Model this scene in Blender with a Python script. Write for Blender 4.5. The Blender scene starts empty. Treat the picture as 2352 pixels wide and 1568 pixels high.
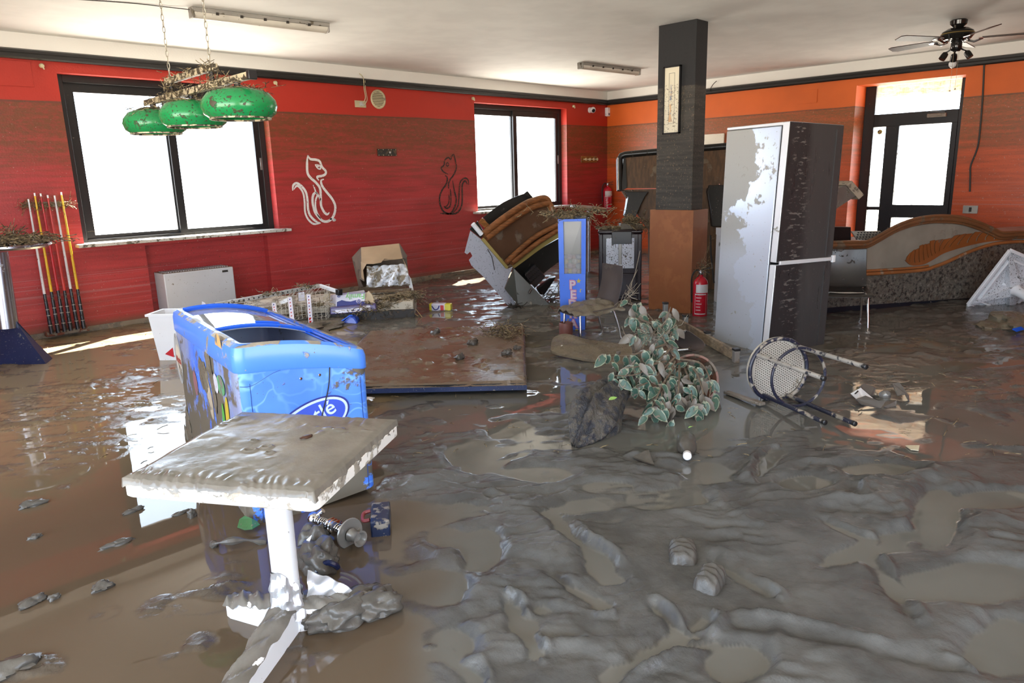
import bpy, math, random
import numpy as np
from mathutils import Vector, Matrix
random.seed(7)
R = math.radians
V = Vector
# ------------------------------------------------------------------ camera
FPX, YAW, PITCH, ROLL, CH = 1646.92, R(44.70813), R(13.05513), R(-1.58747), 1.55
_f = V((math.cos(PITCH)*math.cos(YAW), math.cos(PITCH)*math.sin(YAW), -math.sin(PITCH)))
_r0 = V((math.sin(YAW), -math.cos(YAW), 0)); _u0 = _r0.cross(_f)
_r = math.cos(ROLL)*_r0 + math.sin(ROLL)*_u0
_u = -math.sin(ROLL)*_r0 + math.cos(ROLL)*_u0
CAM = V((0, 0, CH))
scene = bpy.context.scene
col = scene.collection
cd = bpy.data.cameras.new('camera'); co = bpy.data.objects.new('camera', cd); col.objects.link(co)
cd.sensor_width = 36; cd.sensor_fit = 'HORIZONTAL'; cd.lens = FPX/2352*36; cd.clip_start = .05; cd.clip_end = 300
m = Matrix((( _r.x, _u.x, -_f.x, 0), (_r.y, _u.y, -_f.y, 0), (_r.z, _u.z, -_f.z, CH), (0, 0, 0, 1)))
co.matrix_world = m
scene.camera = co
# view transform / exposure
scene.view_settings.view_transform = 'Standard'
scene.view_settings.look = 'None'
scene.view_settings.gamma = 1
scene.view_settings.use_curve_mapping = False
scene.view_settings.exposure = 0.22
scene.cycles.max_bounces = 10
scene.cycles.diffuse_bounces = 6
scene.cycles.glossy_bounces = 5
scene.cycles.sample_clamp_indirect = 6
scene.cycles.caustics_reflective = False
scene.cycles.caustics_refractive = False
scene.cycles.use_denoising = True
# world: bluish white overcast glare above the horizon, sunlit pale ground below
SKY, GROUND = 9.0, 12.0
w = bpy.data.worlds.new('sky'); scene.world = w; w.use_nodes = True
nt = w.node_tree; nt.nodes.clear()
wo = nt.nodes.new('ShaderNodeOutputWorld'); bg = nt.nodes.new('ShaderNodeBackground')
tc = nt.nodes.new('ShaderNodeTexCoord'); sx = nt.nodes.new('ShaderNodeSeparateXYZ'); cr = nt.nodes.new('ShaderNodeValToRGB')
mr = nt.nodes.new('ShaderNodeMapRange'); mr.inputs['From Min'].default_value = -.3; mr.inputs['From Max'].default_value = .3
nt.links.new(tc.outputs['Generated'], sx.inputs[0]); nt.links.new(sx.outputs['Z'], mr.inputs['Value']); nt.links.new(mr.outputs[0], cr.inputs[0])
cr.color_ramp.elements[0].position = .42; cr.color_ramp.elements[0].color = (1.0*GROUND/9, .93*GROUND/9, .80*GROUND/9, 1)
cr.color_ramp.elements[1].position = .55; cr.color_ramp.elements[1].color = (.68, .83, 1.0, 1)
nt.links.new(cr.outputs[0], bg.inputs[0]); bg.inputs[1].default_value = SKY; nt.links.new(bg.outputs[0], wo.inputs[0])
# sun, steep and raking along the window wall
sl = bpy.data.lights.new('sun', 'SUN'); so = bpy.data.objects.new('sun', sl); col.objects.link(so)
sl.energy = 60; sl.angle = R(.6); sl.color = (1, .93, .8)
so.rotation_euler = V((-.75, -.45, -1)).to_track_quat('-Z', 'Y').to_euler(); so.location = (12, 14, 14)
# room numbers
XB, YA, ZC, X0, Y0 = 11.615, 8.748, 3.05, -3.0, -3.5
def portal(loc, sx_, sy_, d):
    l = bpy.data.lights.new('sky_portal', 'AREA'); o = bpy.data.objects.new('sky_portal', l); col.objects.link(o)
    l.shape = 'RECTANGLE'; l.size = sx_; l.size_y = sy_; l.cycles.is_portal = True
    o.location = loc; o.rotation_euler = V(d).to_track_quat('-Z', 'Y').to_euler()
portal((3.46, YA+.2, 1.83), 2.3, 1.75, (0, -1, 0))
portal((9.26, YA+.2, 1.84), 2.3, 1.75, (0, -1, 0))
portal((XB+.52, 3.44, 1.35), 1.45, 2.75, (-1, 0, 0))
portal((X0-.1, 2.2, 1.3), 4.8, 2.6, (1, 0, 0))
portal((.7, Y0-.1, 1.3), 3.4, 2.6, (0, 1, 0))
# ------------------------------------------------------------------ pixel -> place (photo frame 2352x1568)
def ray(px, py): return _r*((px-1176)/FPX) + _u*((784-py)/FPX) + _f
def G(px, py, z=0.0): d = ray(px, py); return CAM + d*((z-CH)/d.z)
def WA(px, py, y=YA): d = ray(px, py); return CAM + d*(y/d.y)
def WB(px, py, x=XB): d = ray(px, py); return CAM + d*(x/d.x)
def P(px, py, dep): return CAM + ray(px, py)*dep
def VPl(px, py, p0, dr):
    n = V((-dr[1], dr[0], 0)); d = ray(px, py); t = (V(p0)-CAM).dot(n)/d.dot(n); return CAM + d*t
def dep(p): return (V(p)-CAM).dot(_f)
# ------------------------------------------------------------------ materials
MUD = (.235, .20, .155)
def rgb(c): return (c[0], c[1], c[2], 1)
class NT:
    def __init__(s, name):
        s.m = bpy.data.materials.new(name); s.m.use_nodes = True; s.t = s.m.node_tree; s.t.nodes.clear()
        s.out = s.n('ShaderNodeOutputMaterial'); s.b = s.n('ShaderNodeBsdfPrincipled'); s.l(s.b.outputs[0], s.out.inputs[0])
        s.tc = s.n('ShaderNodeTexCoord'); s.geo = s.n('ShaderNodeNewGeometry')
    def n(s, k, **kw):
        x = s.t.nodes.new(k)
        for a, b in kw.items(): setattr(x, a, b)
        return x
    def l(s, a, b): s.t.links.new(a, b)
    def noise(s, scale, detail=4, rough=.55, vec=None, dist=0, stretch=None):
        x = s.n('ShaderNodeTexNoise'); x.inputs['Scale'].default_value = scale; x.inputs['Detail'].default_value = detail
        x.inputs['Roughness'].default_value = rough; x.inputs['Distortion'].default_value = dist
        v = vec if vec is not None else s.tc.outputs['Object']
        if stretch:
            mp = s.n('ShaderNodeMapping'); mp.inputs['Scale'].default_value = stretch; s.l(v, mp.inputs[0]); v = mp.outputs[0]
        s.l(v, x.inputs['Vector']); return x.outputs['Fac']
    def step(s, v, a, b, lo=0, hi=1):
        x = s.n('ShaderNodeMapRange', interpolation_type='SMOOTHSTEP'); s.l(v, x.inputs['Value'])
        for k, q in (('From Min', a), ('From Max', b), ('To Min', lo), ('To Max', hi)): x.inputs[k].default_value = q
        return x.outputs[0]
    def math(s, op, a, b=None):
        x = s.n('ShaderNodeMath', operation=op)
        for i, q in enumerate((a, b)):
            if q is None: continue
            if isinstance(q, (int, float)): x.inputs[i].default_value = q
            else: s.l(q, x.inputs[i])
        return x.outputs[0]
    def mix(s, f, a, b):
        x = s.n('ShaderNodeMix', data_type='RGBA')
        for sock, q in ((x.inputs[0], f), (x.inputs[6], a), (x.inputs[7], b)):
            if isinstance(q, (int, float)): sock.default_value = q
            elif isinstance(q, tuple): sock.default_value = rgb(q)
            else: s.l(q, sock)
        return x.outputs[2]
    def bump(s, h, dist=.003, strength=1.0, nrm=None):
        x = s.n('ShaderNodeBump'); x.inputs['Distance'].default_value = dist; x.inputs['Strength'].default_value = strength
        s.l(h, x.inputs['Height'])
        if nrm is not None: s.l(nrm, x.inputs['Normal'])
        return x.outputs[0]
    def base(s, c):
        if isinstance(c, tuple): s.b.inputs['Base Color'].default_value = rgb(c)
        else: s.l(c, s.b.inputs['Base Color'])
    def rough(s, r):
        if isinstance(r, (int, float)): s.b.inputs['Roughness'].default_value = r
        else: s.l(r, s.b.inputs['Roughness'])
def lerp(a, b, t): return tuple(a[i]+(b[i]-a[i])*t for i in range(3))
def mat(name, c, rough=.5, metal=0, mud=.3, ms=7, speck=.5, top=0, var=.12, bump=.0, mudc=MUD, col2=None, c2s=3, wood=None):
    k = NT(name)
    dark = tuple(x*(1-var*2) for x in c)
    cc = k.mix(k.step(k.noise(2.3, 3), .35, .65), dark, c)
    if wood:  # grain along one local axis
        cc = k.mix(k.step(k.noise(6, 5, stretch=wood), .35, .65), tuple(x*.55 for x in c), c)
    if col2: cc = k.mix(k.step(k.noise(c2s, 5, .6), .45, .55), cc, col2)
    mask = None
    if mud > 0:
        th = .5+(.5-mud)*.42
        mask = k.step(k.noise(ms, 8, .62), th, th+.05)
    if speck > 0:
        s2 = k.step(k.noise(75, 2, .5), .80-.22*speck, .84-.22*speck)
        mask = s2 if mask is None else k.math('MAXIMUM', mask, s2)
    if top > 0:
        sp = k.n('ShaderNodeSeparateXYZ'); k.l(k.geo.outputs['Normal'], sp.inputs[0])
        t_ = k.math('MULTIPLY', k.step(sp.outputs['Z'], .55, .8), k.step(k.noise(9, 4), .62-.4*top, .68-.4*top))
        mask = t_ if mask is None else k.math('MAXIMUM', mask, t_)
    mb = k.mix(k.step(k.noise(12, 4), .3, .7), tuple(x*.6 for x in mudc), mudc)
    k.base(cc if mask is None else k.mix(mask, cc, mb))
    k.b.inputs['Metallic'].default_value = metal
    if mask is not None:
        k.rough(k.step(mask, 0, 1, rough, .5))
        if metal: k.l(k.step(mask, 0, 1, metal, 0), k.b.inputs['Metallic'])
        n = k.bump(mask, .004, .7)
        if bump: n = k.bump(k.noise(30, 5), bump, 1, n)
        k.l(n, k.b.inputs['Normal'])
    else:
        k.rough(rough)
        if bump: k.l(k.bump(k.noise(30, 5), bump), k.b.inputs['Normal'])
    return k.m
# ------------------------------------------------------------------ mesh building
ORG = {}
class MB:
    def __init__(s): s.v = []; s.f = []; s.mi = []
    def add(s, vs, fs, mi=0):
        o = len(s.v); s.v += [V(q) for q in vs]
        for f in fs: s.f.append([i+o for i in f]); s.mi.append(mi)
        return s
    def hexa(s, c, mi=0):   # 4 bottom (ccw) + 4 top
        return s.add(c, [(3, 2, 1, 0), (4, 5, 6, 7), (0, 1, 5, 4), (1, 2, 6, 5), (2, 3, 7, 6), (3, 0, 4, 7)], mi)
    def box(s, a, b, mi=0):
        x0, y0, z0 = [min(a[i], b[i]) for i in range(3)]; x1, y1, z1 = [max(a[i], b[i]) for i in range(3)]
        return s.hexa([(x0, y0, z0), (x1, y0, z0), (x1, y1, z0), (x0, y1, z0), (x0, y0, z1), (x1, y0, z1), (x1, y1, z1), (x0, y1, z1)], mi)
    def obox(s, o, ax, ay, az, mi=0):   # origin corner + three edge vectors
        o = V(o); ax = V(ax); ay = V(ay); az = V(az)
        return s.hexa([o, o+ax, o+ax+ay, o+ay, o+az, o+ax+az, o+ax+ay+az, o+ay+az], mi)
    def bar(s, a, b, w, h, up=(0, 0, 1), mi=0):
        a = V(a); b = V(b); d = (b-a).normalized(); sd = d.cross(V(up)).normalized(); u2 = sd.cross(d)
        return s.obox(a-sd*w/2-u2*h/2, b-a, sd*w, u2*h, mi)
    def tube(s, pts, r, n=10, mi=0, caps=True, closed=False):
        pts = [V(p) for p in pts]; N = len(pts); rr = r if isinstance(r, (list, tuple)) else [r]*N
        up = None; base = len(s.v); rings = []
        for i, p in enumerate(pts):
            if closed: d = pts[(i+1) % N]-pts[i-1]
            else: d = pts[min(i+1, N-1)]-pts[max(i-1, 0)]
            if d.length < 1e-9: d = V((0, 0, 1))
            d.normalize()
            if up is None: up = d.orthogonal().normalized()
            else:
                up = up-d*up.dot(d)
                up = up.normalized() if up.length > 1e-6 else d.orthogonal().normalized()
            sd = d.cross(up)
            rings.append([p+up*math.cos(a)*rr[i]+sd*math.sin(a)*rr[i] for a in [2*math.pi*k/n for k in range(n)]])
        vs = [q for g in rings for q in g]; fs = []
        for i in range(N if closed else N-1):
            j = (i+1) % N
            for k in range(n): k2 = (k+1) % n; fs.append((i*n+k, i*n+k2, j*n+k2, j*n+k))
        if caps and not closed: fs.append(tuple(range(n))[::-1]); fs.append(tuple((N-1)*n+k for k in range(n)))
        return s.add(vs, fs, mi)
    def lathe(s, prof, o, ax=(0, 0, 1), n=28, mi=0, ref=None, caps=True):
        o = V(o); ax = V(ax).normalized(); e1 = V(ref).normalized() if ref else ax.orthogonal().normalized(); e2 = ax.cross(e1)
        vs = []; fs = []
        for (r, h) in prof:
            for k in range(n):
                a = 2*math.pi*k/n; vs.append(o+ax*h+(e1*math.cos(a)+e2*math.sin(a))*max(r, 1e-4))
        for i in range(len(prof)-1):
            for k in range(n): k2 = (k+1) % n; fs.append((i*n+k, i*n+k2, (i+1)*n+k2, (i+1)*n+k))
        if caps: fs.append(tuple(range(n))[::-1]); fs.append(tuple((len(prof)-1)*n+k for k in range(n)))
        return s.add(vs, fs, mi)
    def prism(s, poly, thick, mi=0):   # planar 3d polygon pushed by vector
        poly = [V(p) for p in poly]; t = V(thick); n = len(poly)
        return s.add(poly+[p+t for p in poly], [tuple(range(n))[::-1], tuple(range(n, 2*n))]+[(i, (i+1) % n, (i+1) % n+n, i+n) for i in range(n)], mi)
    def grid(s, fn, nu, nv, mi=0, thick=None):   # fn(u,v)->point, thick vector makes it a closed sheet
        vs = [V(fn(i/nu, j/nv)) for j in range(nv+1) for i in range(nu+1)]; W = nu+1
        fs = [(j*W+i, j*W+i+1, (j+1)*W+i+1, (j+1)*W+i) for j in range(nv) for i in range(nu)]
        if thick is not None:
            t = V(thick); n = len(vs); vs = vs+[q+t for q in vs]; fs2 = [tuple(x+n for x in f)[::-1] for f in fs]
            ring = [i for i in range(W)]+[j*W+nu for j in range(1, nv+1)]+[nv*W+i for i in range(nu-1, -1, -1)]+[j*W for j in range(nv-1, 0, -1)]
            fs = fs+fs2+[(ring[(k+1) % len(ring)], ring[k], ring[k]+n, ring[(k+1) % len(ring)]+n) for k in range(len(ring))]
        return s.add(vs, fs, mi)
    def ribbon(s, pts, w, nrm, off=.003, mi=0):   # flat painted stroke
        pts = [V(p) for p in pts]; nrm = V(nrm); N = len(pts); vs = []
        ww = w if isinstance(w, list) else [w]*N
        for i, p in enumerate(pts):
            d = (pts[min(i+1, N-1)]-pts[max(i-1, 0)]).normalized(); sd = d.cross(nrm).normalized()
            vs += [p+sd*ww[i]/2+nrm*off, p-sd*ww[i]/2+nrm*off]
        return s.add(vs, [(2*i, 2*i+1, 2*i+3, 2*i+2) for i in range(N-1)], mi)
    def blob(s, c, r, seed=0, amp=.25, n=10, mi=0):
        rd = random.Random(seed); ph = [rd.uniform(0, 6.28) for _ in range(8)]
        c = V(c); r = V(r) if hasattr(r, '__len__') else V((r, r, r)); vs = []; fs = []; W = 2*n
        for i in range(n+1):
            t = math.pi*i/n
            for k in range(W):
                a = 2*math.pi*k/W; q = V((math.sin(t)*math.cos(a), math.sin(t)*math.sin(a), math.cos(t)))
                g = 1+amp*(math.sin(3*q.x+ph[0])*math.sin(4*q.y+ph[1])+.6*math.sin(7*q.z+ph[2])*math.sin(6*q.x+ph[3])+.4*math.sin(11*q.y+ph[4])*math.sin(9*q.z+ph[5]))
                vs.append(c+V((q.x*r.x, q.y*r.y, q.z*r.z))*g)
        for i in range(n):
            for k in range(W): k2 = (k+1) % W; fs.append((i*W+k, (i+1)*W+k, (i+1)*W+k2, i*W+k2))
        return s.add(vs, fs, mi)
    def build(s, name, m, parent=None, loc=None, bev=0, label=None, cat=None, group=None, kind=None, smooth=True, ang=38, sub=0):
        o0 = ORG[parent.name] if parent else (V(loc) if loc is not None else V((0, 0, 0)))
        me = bpy.data.meshes.new(name); me.from_pydata([tuple(q-o0) for q in s.v], [], s.f)
        for x in (m if isinstance(m, (list, tuple)) else [m]): me.materials.append(x)
        if max(s.mi, default=0) > 0: me.polygons.foreach_set('material_index', s.mi)
        me.validate(); me.update()
        if smooth:
            me.shade_smooth(); me.set_sharp_from_angle(angle=R(ang))
        ob = bpy.data.objects.new(name, me); col.objects.link(ob)
        if parent: ob.parent = parent
        else: ob.location = o0
        ORG[ob.name] = o0
        if bev:
            b = ob.modifiers.new('bevel', 'BEVEL'); b.width = bev; b.segments = 2; b.limit_method = 'ANGLE'; b.angle_limit = R(40)
        if sub:
            b = ob.modifiers.new('sub', 'SUBSURF'); b.levels = sub; b.render_levels = sub
        tag(ob, label, cat, group, kind)
        return ob
def tag(o, label=None, cat=None, group=None, kind=None):
    if label: o['label'] = label
    if cat: o['category'] = cat
    if group: o['group'] = group
    if kind: o['kind'] = kind
    return o
def thing(name, loc, label=None, cat=None, group=None, kind=None):
    o = bpy.data.objects.new(name, None); col.objects.link(o); o.location = V(loc); o.empty_display_size = .1
    ORG[o.name] = V(loc); tag(o, label, cat, group, kind); return o
def catmull(pts, n=6):
    pts = [V(p) for p in pts]; out = []
    for i in range(len(pts)-1):
        a = pts[max(i-1, 0)]; b = pts[i]; c = pts[i+1]; d = pts[min(i+2, len(pts)-1)]
        for k in range(n):
            t = k/n; out.append(.5*((2*b)+(c-a)*t+(2*a-5*b+4*c-d)*t*t+(3*b-a-3*c+d)*t**3))
    out.append(pts[-1]); return out
def text(s_, size, o, U, Vv, m_, name, parent, bold=.0, ext=.0015, sx=1):
    cu = bpy.data.curves.new(name, 'FONT'); cu.body = s_; cu.size = size; cu.offset = bold; cu.extrude = 0
    cu.align_x = 'CENTER'; cu.align_y = 'CENTER'
    t = bpy.data.objects.new(name, cu); col.objects.link(t)
    dg = bpy.context.evaluated_depsgraph_get(); me = bpy.data.meshes.new_from_object(t.evaluated_get(dg)); bpy.data.objects.remove(t)
    o = V(o); U = V(U).normalized(); Vv = V(Vv).normalized(); N = U.cross(Vv); o0 = ORG[parent.name]
    for v in me.vertices: v.co = o+U*v.co.x*sx+Vv*v.co.y+N*ext-o0
    me.materials.clear(); me.materials.append(m_)
    ob = bpy.data.objects.new(name, me); col.objects.link(ob); ob.parent = parent; ORG[ob.name] = o0
    return ob
# ---- value noise in numpy, for the mud
def _h(ix, iy, s):
    n = (ix*374761393+iy*668265263+s*1442695041) & 0x7fffffff
    n = ((n ^ (n >> 13))*1274126177) & 0x7fffffff
    return ((n ^ (n >> 16)) & 0xffff)/65535.0
def vnoise(x, y, s=0):
    ix = np.floor(x).astype(np.int64); iy = np.floor(y).astype(np.int64); fx = x-ix; fy = y-iy
    fx = fx*fx*fx*(fx*(fx*6-15)+10); fy = fy*fy*fy*(fy*(fy*6-15)+10)
    a = _h(ix, iy, s); b = _h(ix+1, iy, s); c = _h(ix, iy+1, s); d = _h(ix+1, iy+1, s)
    return (a*(1-fx)+b*fx)*(1-fy)+(c*(1-fx)+d*fx)*fy
def fbm(x, y, o=5, s=0, g=.5):
    t = 0; a = 1; n = 0
    for i in range(o):
        t = t+a*(vnoise(x, y, s+i*17)-.5)*2; n += a; a *= g; x, y = x*1.93*.8+y*1.93*.6+5.1, -x*1.93*.6+y*1.93*.8+1.7
    return t/n
def sstep(a, b, x): t = np.clip((x-a)/(b-a), 0, 1); return t*t*(3-2*t)
# ------------------------------------------------------------------ wall paint with the flood line at z = 2.41
def wall_mat(name, clean, dirty, low, streak=1.0):
    k = NT(name)
    sp = k.n('ShaderNodeSeparateXYZ'); k.l(k.geo.outputs['Position'], sp.inputs[0]); z = sp.outputs['Z']
    pos = k.geo.outputs['Position']
    cl = k.mix(k.step(k.noise(1.1, 3, vec=pos), .35, .65), tuple(x*.86 for x in clean), clean)
    st = k.noise(3.0, 7, .62, vec=pos, stretch=(.45, .45, 6.0))       # long horizontal streaks
    fine = k.noise(34, 3, .6, vec=pos, stretch=(.6, .6, 1.5))
    amt = k.step(z, 1.15, 2.3, .06, .60)
    thr = k.math('SUBTRACT', .86, amt)
    m1 = k.step(k.math('SUBTRACT', st, thr), -.26, .30)
    m1 = k.math('MULTIPLY', m1, k.step(fine, .30, .64, .5, 1))
    lo = k.mix(k.step(st, .35, .7), low, tuple(x*.72 for x in low))
    lines = k.step(k.noise(2.0, 2, .4, vec=pos, stretch=(.12, .12, 30)), .60, .68)   # pale tide lines lower down
    lo = k.mix(k.math('MULTIPLY', k.math('MULTIPLY', lines, k.step(z, 1.5, .9)), .35), lo, tuple(min(1, x*.5+.16) for x in low))
    lo = k.mix(m1, lo, dirty)
    specks = k.step(k.noise(60, 2, vec=pos, stretch=(1, 1, 1.6)), .655, .69)
    lo = k.mix(k.math('MULTIPLY', specks, .65), lo, (.05, .035, .02))
    ps = k.step(k.noise(48, 2, vec=pos), .70, .72); lo = k.mix(k.math('MULTIPLY', ps, .5), lo, (.42, .36, .28))
    wob = k.math('MULTIPLY', k.math('SUBTRACT', k.noise(.8, 2, vec=pos), .5), .03)
    zz = k.math('ADD', z, wob)
    below = k.step(zz, 2.418, 2.408)
    c = k.mix(below, cl, lo)
    line = k.math('MULTIPLY', k.step(zz, 2.385, 2.405), k.step(zz, 2.418, 2.411))
    c = k.mix(k.math('MULTIPLY', line, .55), c, (.07, .035, .02))
    damp = k.math('MULTIPLY', k.step(z, .16, .03), .8); c = k.mix(damp, c, (.16, .10, .06))
    c = k.mix(k.step(z, 2.845, 2.85), c, (.80, .78, .73))
    k.base(c); k.rough(k.step(z, 2.3, 2.5, .42, .6))
    k.l(k.bump(k.noise(55, 4, .6, vec=pos), .0022, .7), k.b.inputs['Normal'])
    return k.m
M = {}
M['red'] = wall_mat('red_wall_paint', (.42, .022, .009), (.155, .045, .014), (.38, .032, .032))
M['orange'] = wall_mat('orange_wall_paint', (.68, .125, .012), (.22, .078, .018), (.58, .090, .018))
M['white'] = mat('white_plaster', (.78, .76, .72), .7, mud=0, speck=0, var=.03)
M['ceil'] = mat('ceiling_plaster', (.86, .86, .82), .75, mud=0, speck=.0, var=.035)
M['black'] = mat('black_aluminium', (.012, .012, .013), .32, mud=.05, speck=.35, ms=14)
M['rail'] = mat('black_rail_paint', (.012, .011, .011), .28, mud=0, speck=0)
M['sill'] = mat('speckled_marble_sill', (.62, .60, .55), .35, mud=.38, ms=16, speck=.8, mudc=(.16, .14, .10))
M['skirt'] = mat('muddy_skirting', (.30, .24, .17), .5, mud=.5, ms=8, speck=.3)

def glass_mat(name, dirt=0.0):
    m_ = bpy.data.materials.new(name); m_.use_nodes = True; t = m_.node_tree; t.nodes.clear()
    o = t.nodes.new('ShaderNodeOutputMaterial'); a = t.nodes.new('ShaderNodeBsdfTransparent'); g = t.nodes.new('ShaderNodeBsdfGlossy')
    g.inputs['Roughness'].default_value = .02; x = t.nodes.new('ShaderNodeMixShader'); x.inputs[0].default_value = .06
    t.links.new(a.outputs[0], x.inputs[1]); t.links.new(g.outputs[0], x.inputs[2]); last = x
    if dirt:
        d = t.nodes.new('ShaderNodeBsdfDiffuse'); d.inputs[0].default_value = (.30, .26, .2, 1)
        tr = t.nodes.new('ShaderNodeBsdfTranslucent'); tr.inputs[0].default_value = (.55, .5, .42, 1)
        dd = t.nodes.new('ShaderNodeMixShader'); dd.inputs[0].default_value = .6; t.links.new(d.outputs[0], dd.inputs[1]); t.links.new(tr.outputs[0], dd.inputs[2])
        ge = t.nodes.new('ShaderNodeNewGeometry'); mp = t.nodes.new('ShaderNodeMapping'); mp.inputs['Scale'].default_value = (1, 1, 3.5)
        n = t.nodes.new('ShaderNodeTexNoise'); n.inputs['Scale'].default_value = 9; n.inputs['Detail'].default_value = 9; n.inputs['Roughness'].default_value = .7
        t.links.new(ge.outputs['Position'], mp.inputs[0]); t.links.new(mp.outputs[0], n.inputs['Vector'])
        r = t.nodes.new('ShaderNodeMapRange'); r.inputs['From Min'].default_value = .62-dirt*.25; r.inputs['From Max'].default_value = .75; r.inputs['To Max'].default_value = .85
        t.links.new(n.outputs['Fac'], r.inputs['Value'])
        y = t.nodes.new('ShaderNodeMixShader'); t.links.new(r.outputs[0], y.inputs[0]); t.links.new(x.outputs[0], y.inputs[1]); t.links.new(dd.outputs[0], y.inputs[2]); last = y
    t.links.new(last.outputs[0], o.inputs[0]); return m_
M['glass'] = glass_mat('window_glass'); M['dglass'] = glass_mat('dirty_door_glass', .85)

def wall(name, o, U, N, W, H, T, holes, m_):
    """slab with inner face through o, running along U, thickness T along N (outwards)."""
    U = V(U); N = V(N); o = V(o)
    us = sorted(set([0, W]+[h[0] for h in holes]+[h[1] for h in holes])); vs = sorted(set([0, H]+[h[2] for h in holes]+[h[3] for h in holes]))
    def d(i, j):
        if i < 0 or j < 0 or i >= len(us)-1 or j >= len(vs)-1: return None
        uc = (us[i]+us[i+1])/2; vc = (vs[j]+vs[j+1])/2
        for h in holes:
            if h[0] < uc < h[1] and h[2] < vc < h[3]: return h[4] if h[4] is not None else T
        return 0.0
    p = lambda u, v, t: o+U*u+V((0, 0, v))+N*t
    b = MB()
    for i in range(len(us)-1):
        for j in range(len(vs)-1):
            t = d(i, j); u0, u1, v0, v1 = us[i], us[i+1], vs[j], vs[j+1]
            if t < T:
                b.add([p(u0, v0, t), p(u1, v0, t), p(u1, v1, t), p(u0, v1, t)], [(0, 1, 2, 3)])
                b.add([p(u0, v0, T), p(u0, v1, T), p(u1, v1, T), p(u1, v0, T)], [(0, 1, 2, 3)])
            for (i2, j2, q) in ((i+1, j, ((u1, v0), (u1, v1))), (i, j+1, ((u0, v1), (u1, v1)))):
                t2 = d(i2, j2)
                if t2 is None: continue
                if abs(t2-t) > 1e-6:
                    a, c = q; b.add([p(*a, t), p(*c, t), p(*c, t2), p(*a, t2)], [(0, 1, 2, 3)])
    ob = b.build(name, m_, kind='structure', smooth=False)
    import bmesh
    bm = bmesh.new(); bm.from_mesh(ob.data); bmesh.ops.remove_doubles(bm, verts=bm.verts, dist=1e-4); bmesh.ops.recalc_face_normals(bm, faces=bm.faces)
    bm.to_mesh(ob.data); bm.free(); return ob
T = .25
wall('wall_left', (X0, YA, -.1), (1, 0, 0), (0, 1, 0), XB-X0+.0, 3.15+.1, T,
     [(2.32-X0, 4.60-X0, 1.05, 2.80, None), (8.13-X0, 10.40-X0, 1.08, 2.79, None), (2.93-X0, 4.42-X0, .0, .98, .11)], M['red'])
wall('wall_right', (XB, YA+T, -.1), (0, -1, 0), (1, 0, 0), YA+T-Y0, 3.25, .52,
     [(YA+T-4.16, YA+T-2.748, .0, 2.805, None)], M['orange'])
wall('wall_near', (X0, Y0, -.1), (0, 1, 0), (-1, 0, 0), YA-Y0, 3.25, .3, [(.9, 8.3, .12, 2.70, None)], M['red'])
wall('wall_back', (X0, Y0, -.1), (1, 0, 0), (0, -1, 0), XB-X0, 3.25, .3, [(1.5, 5.6, .12, 2.70, None)], M['orange'])
MB().box((X0-.3, Y0-.3, ZC), (XB+.55, YA+T, ZC+.15)).build('ceiling', M['ceil'], kind='structure', smooth=False)
# black rail under the ceiling, the skirting at the foot of the window wall
def rail(name, a, b, n):
    a = V(a); b = V(b); n = V(n)
    prof = [(0, 0), (.045, 0), (.06, .015), (.06, .045), (.045, .06), (.045, .085), (.02, .1), (0, .1)]
    vs = [a+n*x+V((0, 0, z)) for x, z in prof]+[b+n*x+V((0, 0, z)) for x, z in prof]; k = len(prof)
    fs = [(i, (i+1) % k, (i+1) % k+k, i+k) for i in range(k)]+[tuple(range(k)), tuple(range(k, 2*k))[::-1]]
    return MB().add(vs, fs).build(name, M['rail'], kind='structure', smooth=False)
rail('trim_1', (X0, YA, 2.80), (XB, YA, 2.80), (0, -1, 0)); rail('trim_2', (XB, Y0, 2.80), (XB, YA, 2.80), (-1, 0, 0))
MB().box((X0, YA-.015, 0), (2.93, YA, .06)).build('baseboard_left', M['skirt'], kind='structure', bev=.004)
MB().box((4.42, YA-.015, 0), (XB, YA, .06)).build('baseboard_right', M['skirt'], kind='structure', bev=.004)
# ------------------------------------------------------------------ windows
def sliding_window(name, x0, x1, z0, z1, y, fl):
    w_ = thing(name, ((x0+x1)/2, y, z0), kind='structure')
    d0, d1 = y, y+.10; f = .075
    for a, b_ in (((x0, z0), (x0+f, z1)), ((x1-f, z0), (x1, z1)), ((x0+f, z1-f), (x1-f, z1)), ((x0+f, z0), (x1-f, z0+.035))):
        MB().box((a[0], d0, a[1]), (b_[0], d1, b_[1])).build('frame_member', M['black'], w_, bev=.003)
    xm = x0+(x1-x0)*fl
    for i, (a, b_, yy) in enumerate(((x0+f*.8, xm+.05, y+.055), (xm-.05, x1-f*.8, y+.015))):
        s = .115 if i == 0 else .085; zt = z1-f*.8; zb = z0+.025
        fr = MB(); fr.box((a, yy, zb), (a+s, yy+.035, zt)).box((b_-s, yy, zb), (b_, yy+.035, zt)); fr.box((a+s, yy, zt-.105), (b_-s, yy+.035, zt)).box((a+s, yy, zb), (b_-s, yy+.035, zb+.05))
        sa = fr.build('sash', M['black'], w_, smooth=False)
        MB().box((a+s-.01, yy+.012, zb+.04), (b_-s+.01, yy+.018, zt-.09)).build('pane', M['glass'], sa, smooth=False)
    # recessed latch on the right stile
    MB().box((x1-.10, y+.005, z0+.75), (x1-.07, y+.02, z0+.90)).build('latch', mat('latch_grey_'+name, (.35, .35, .35), .3, .8), w_, bev=.004)
    return w_
sliding_window('window_1', 2.32, 4.60, .95, 2.70, YA+.13, .50)
sliding_window('window_2', 8.13, 10.40, .98, 2.69, YA+.13, .475)
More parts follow.
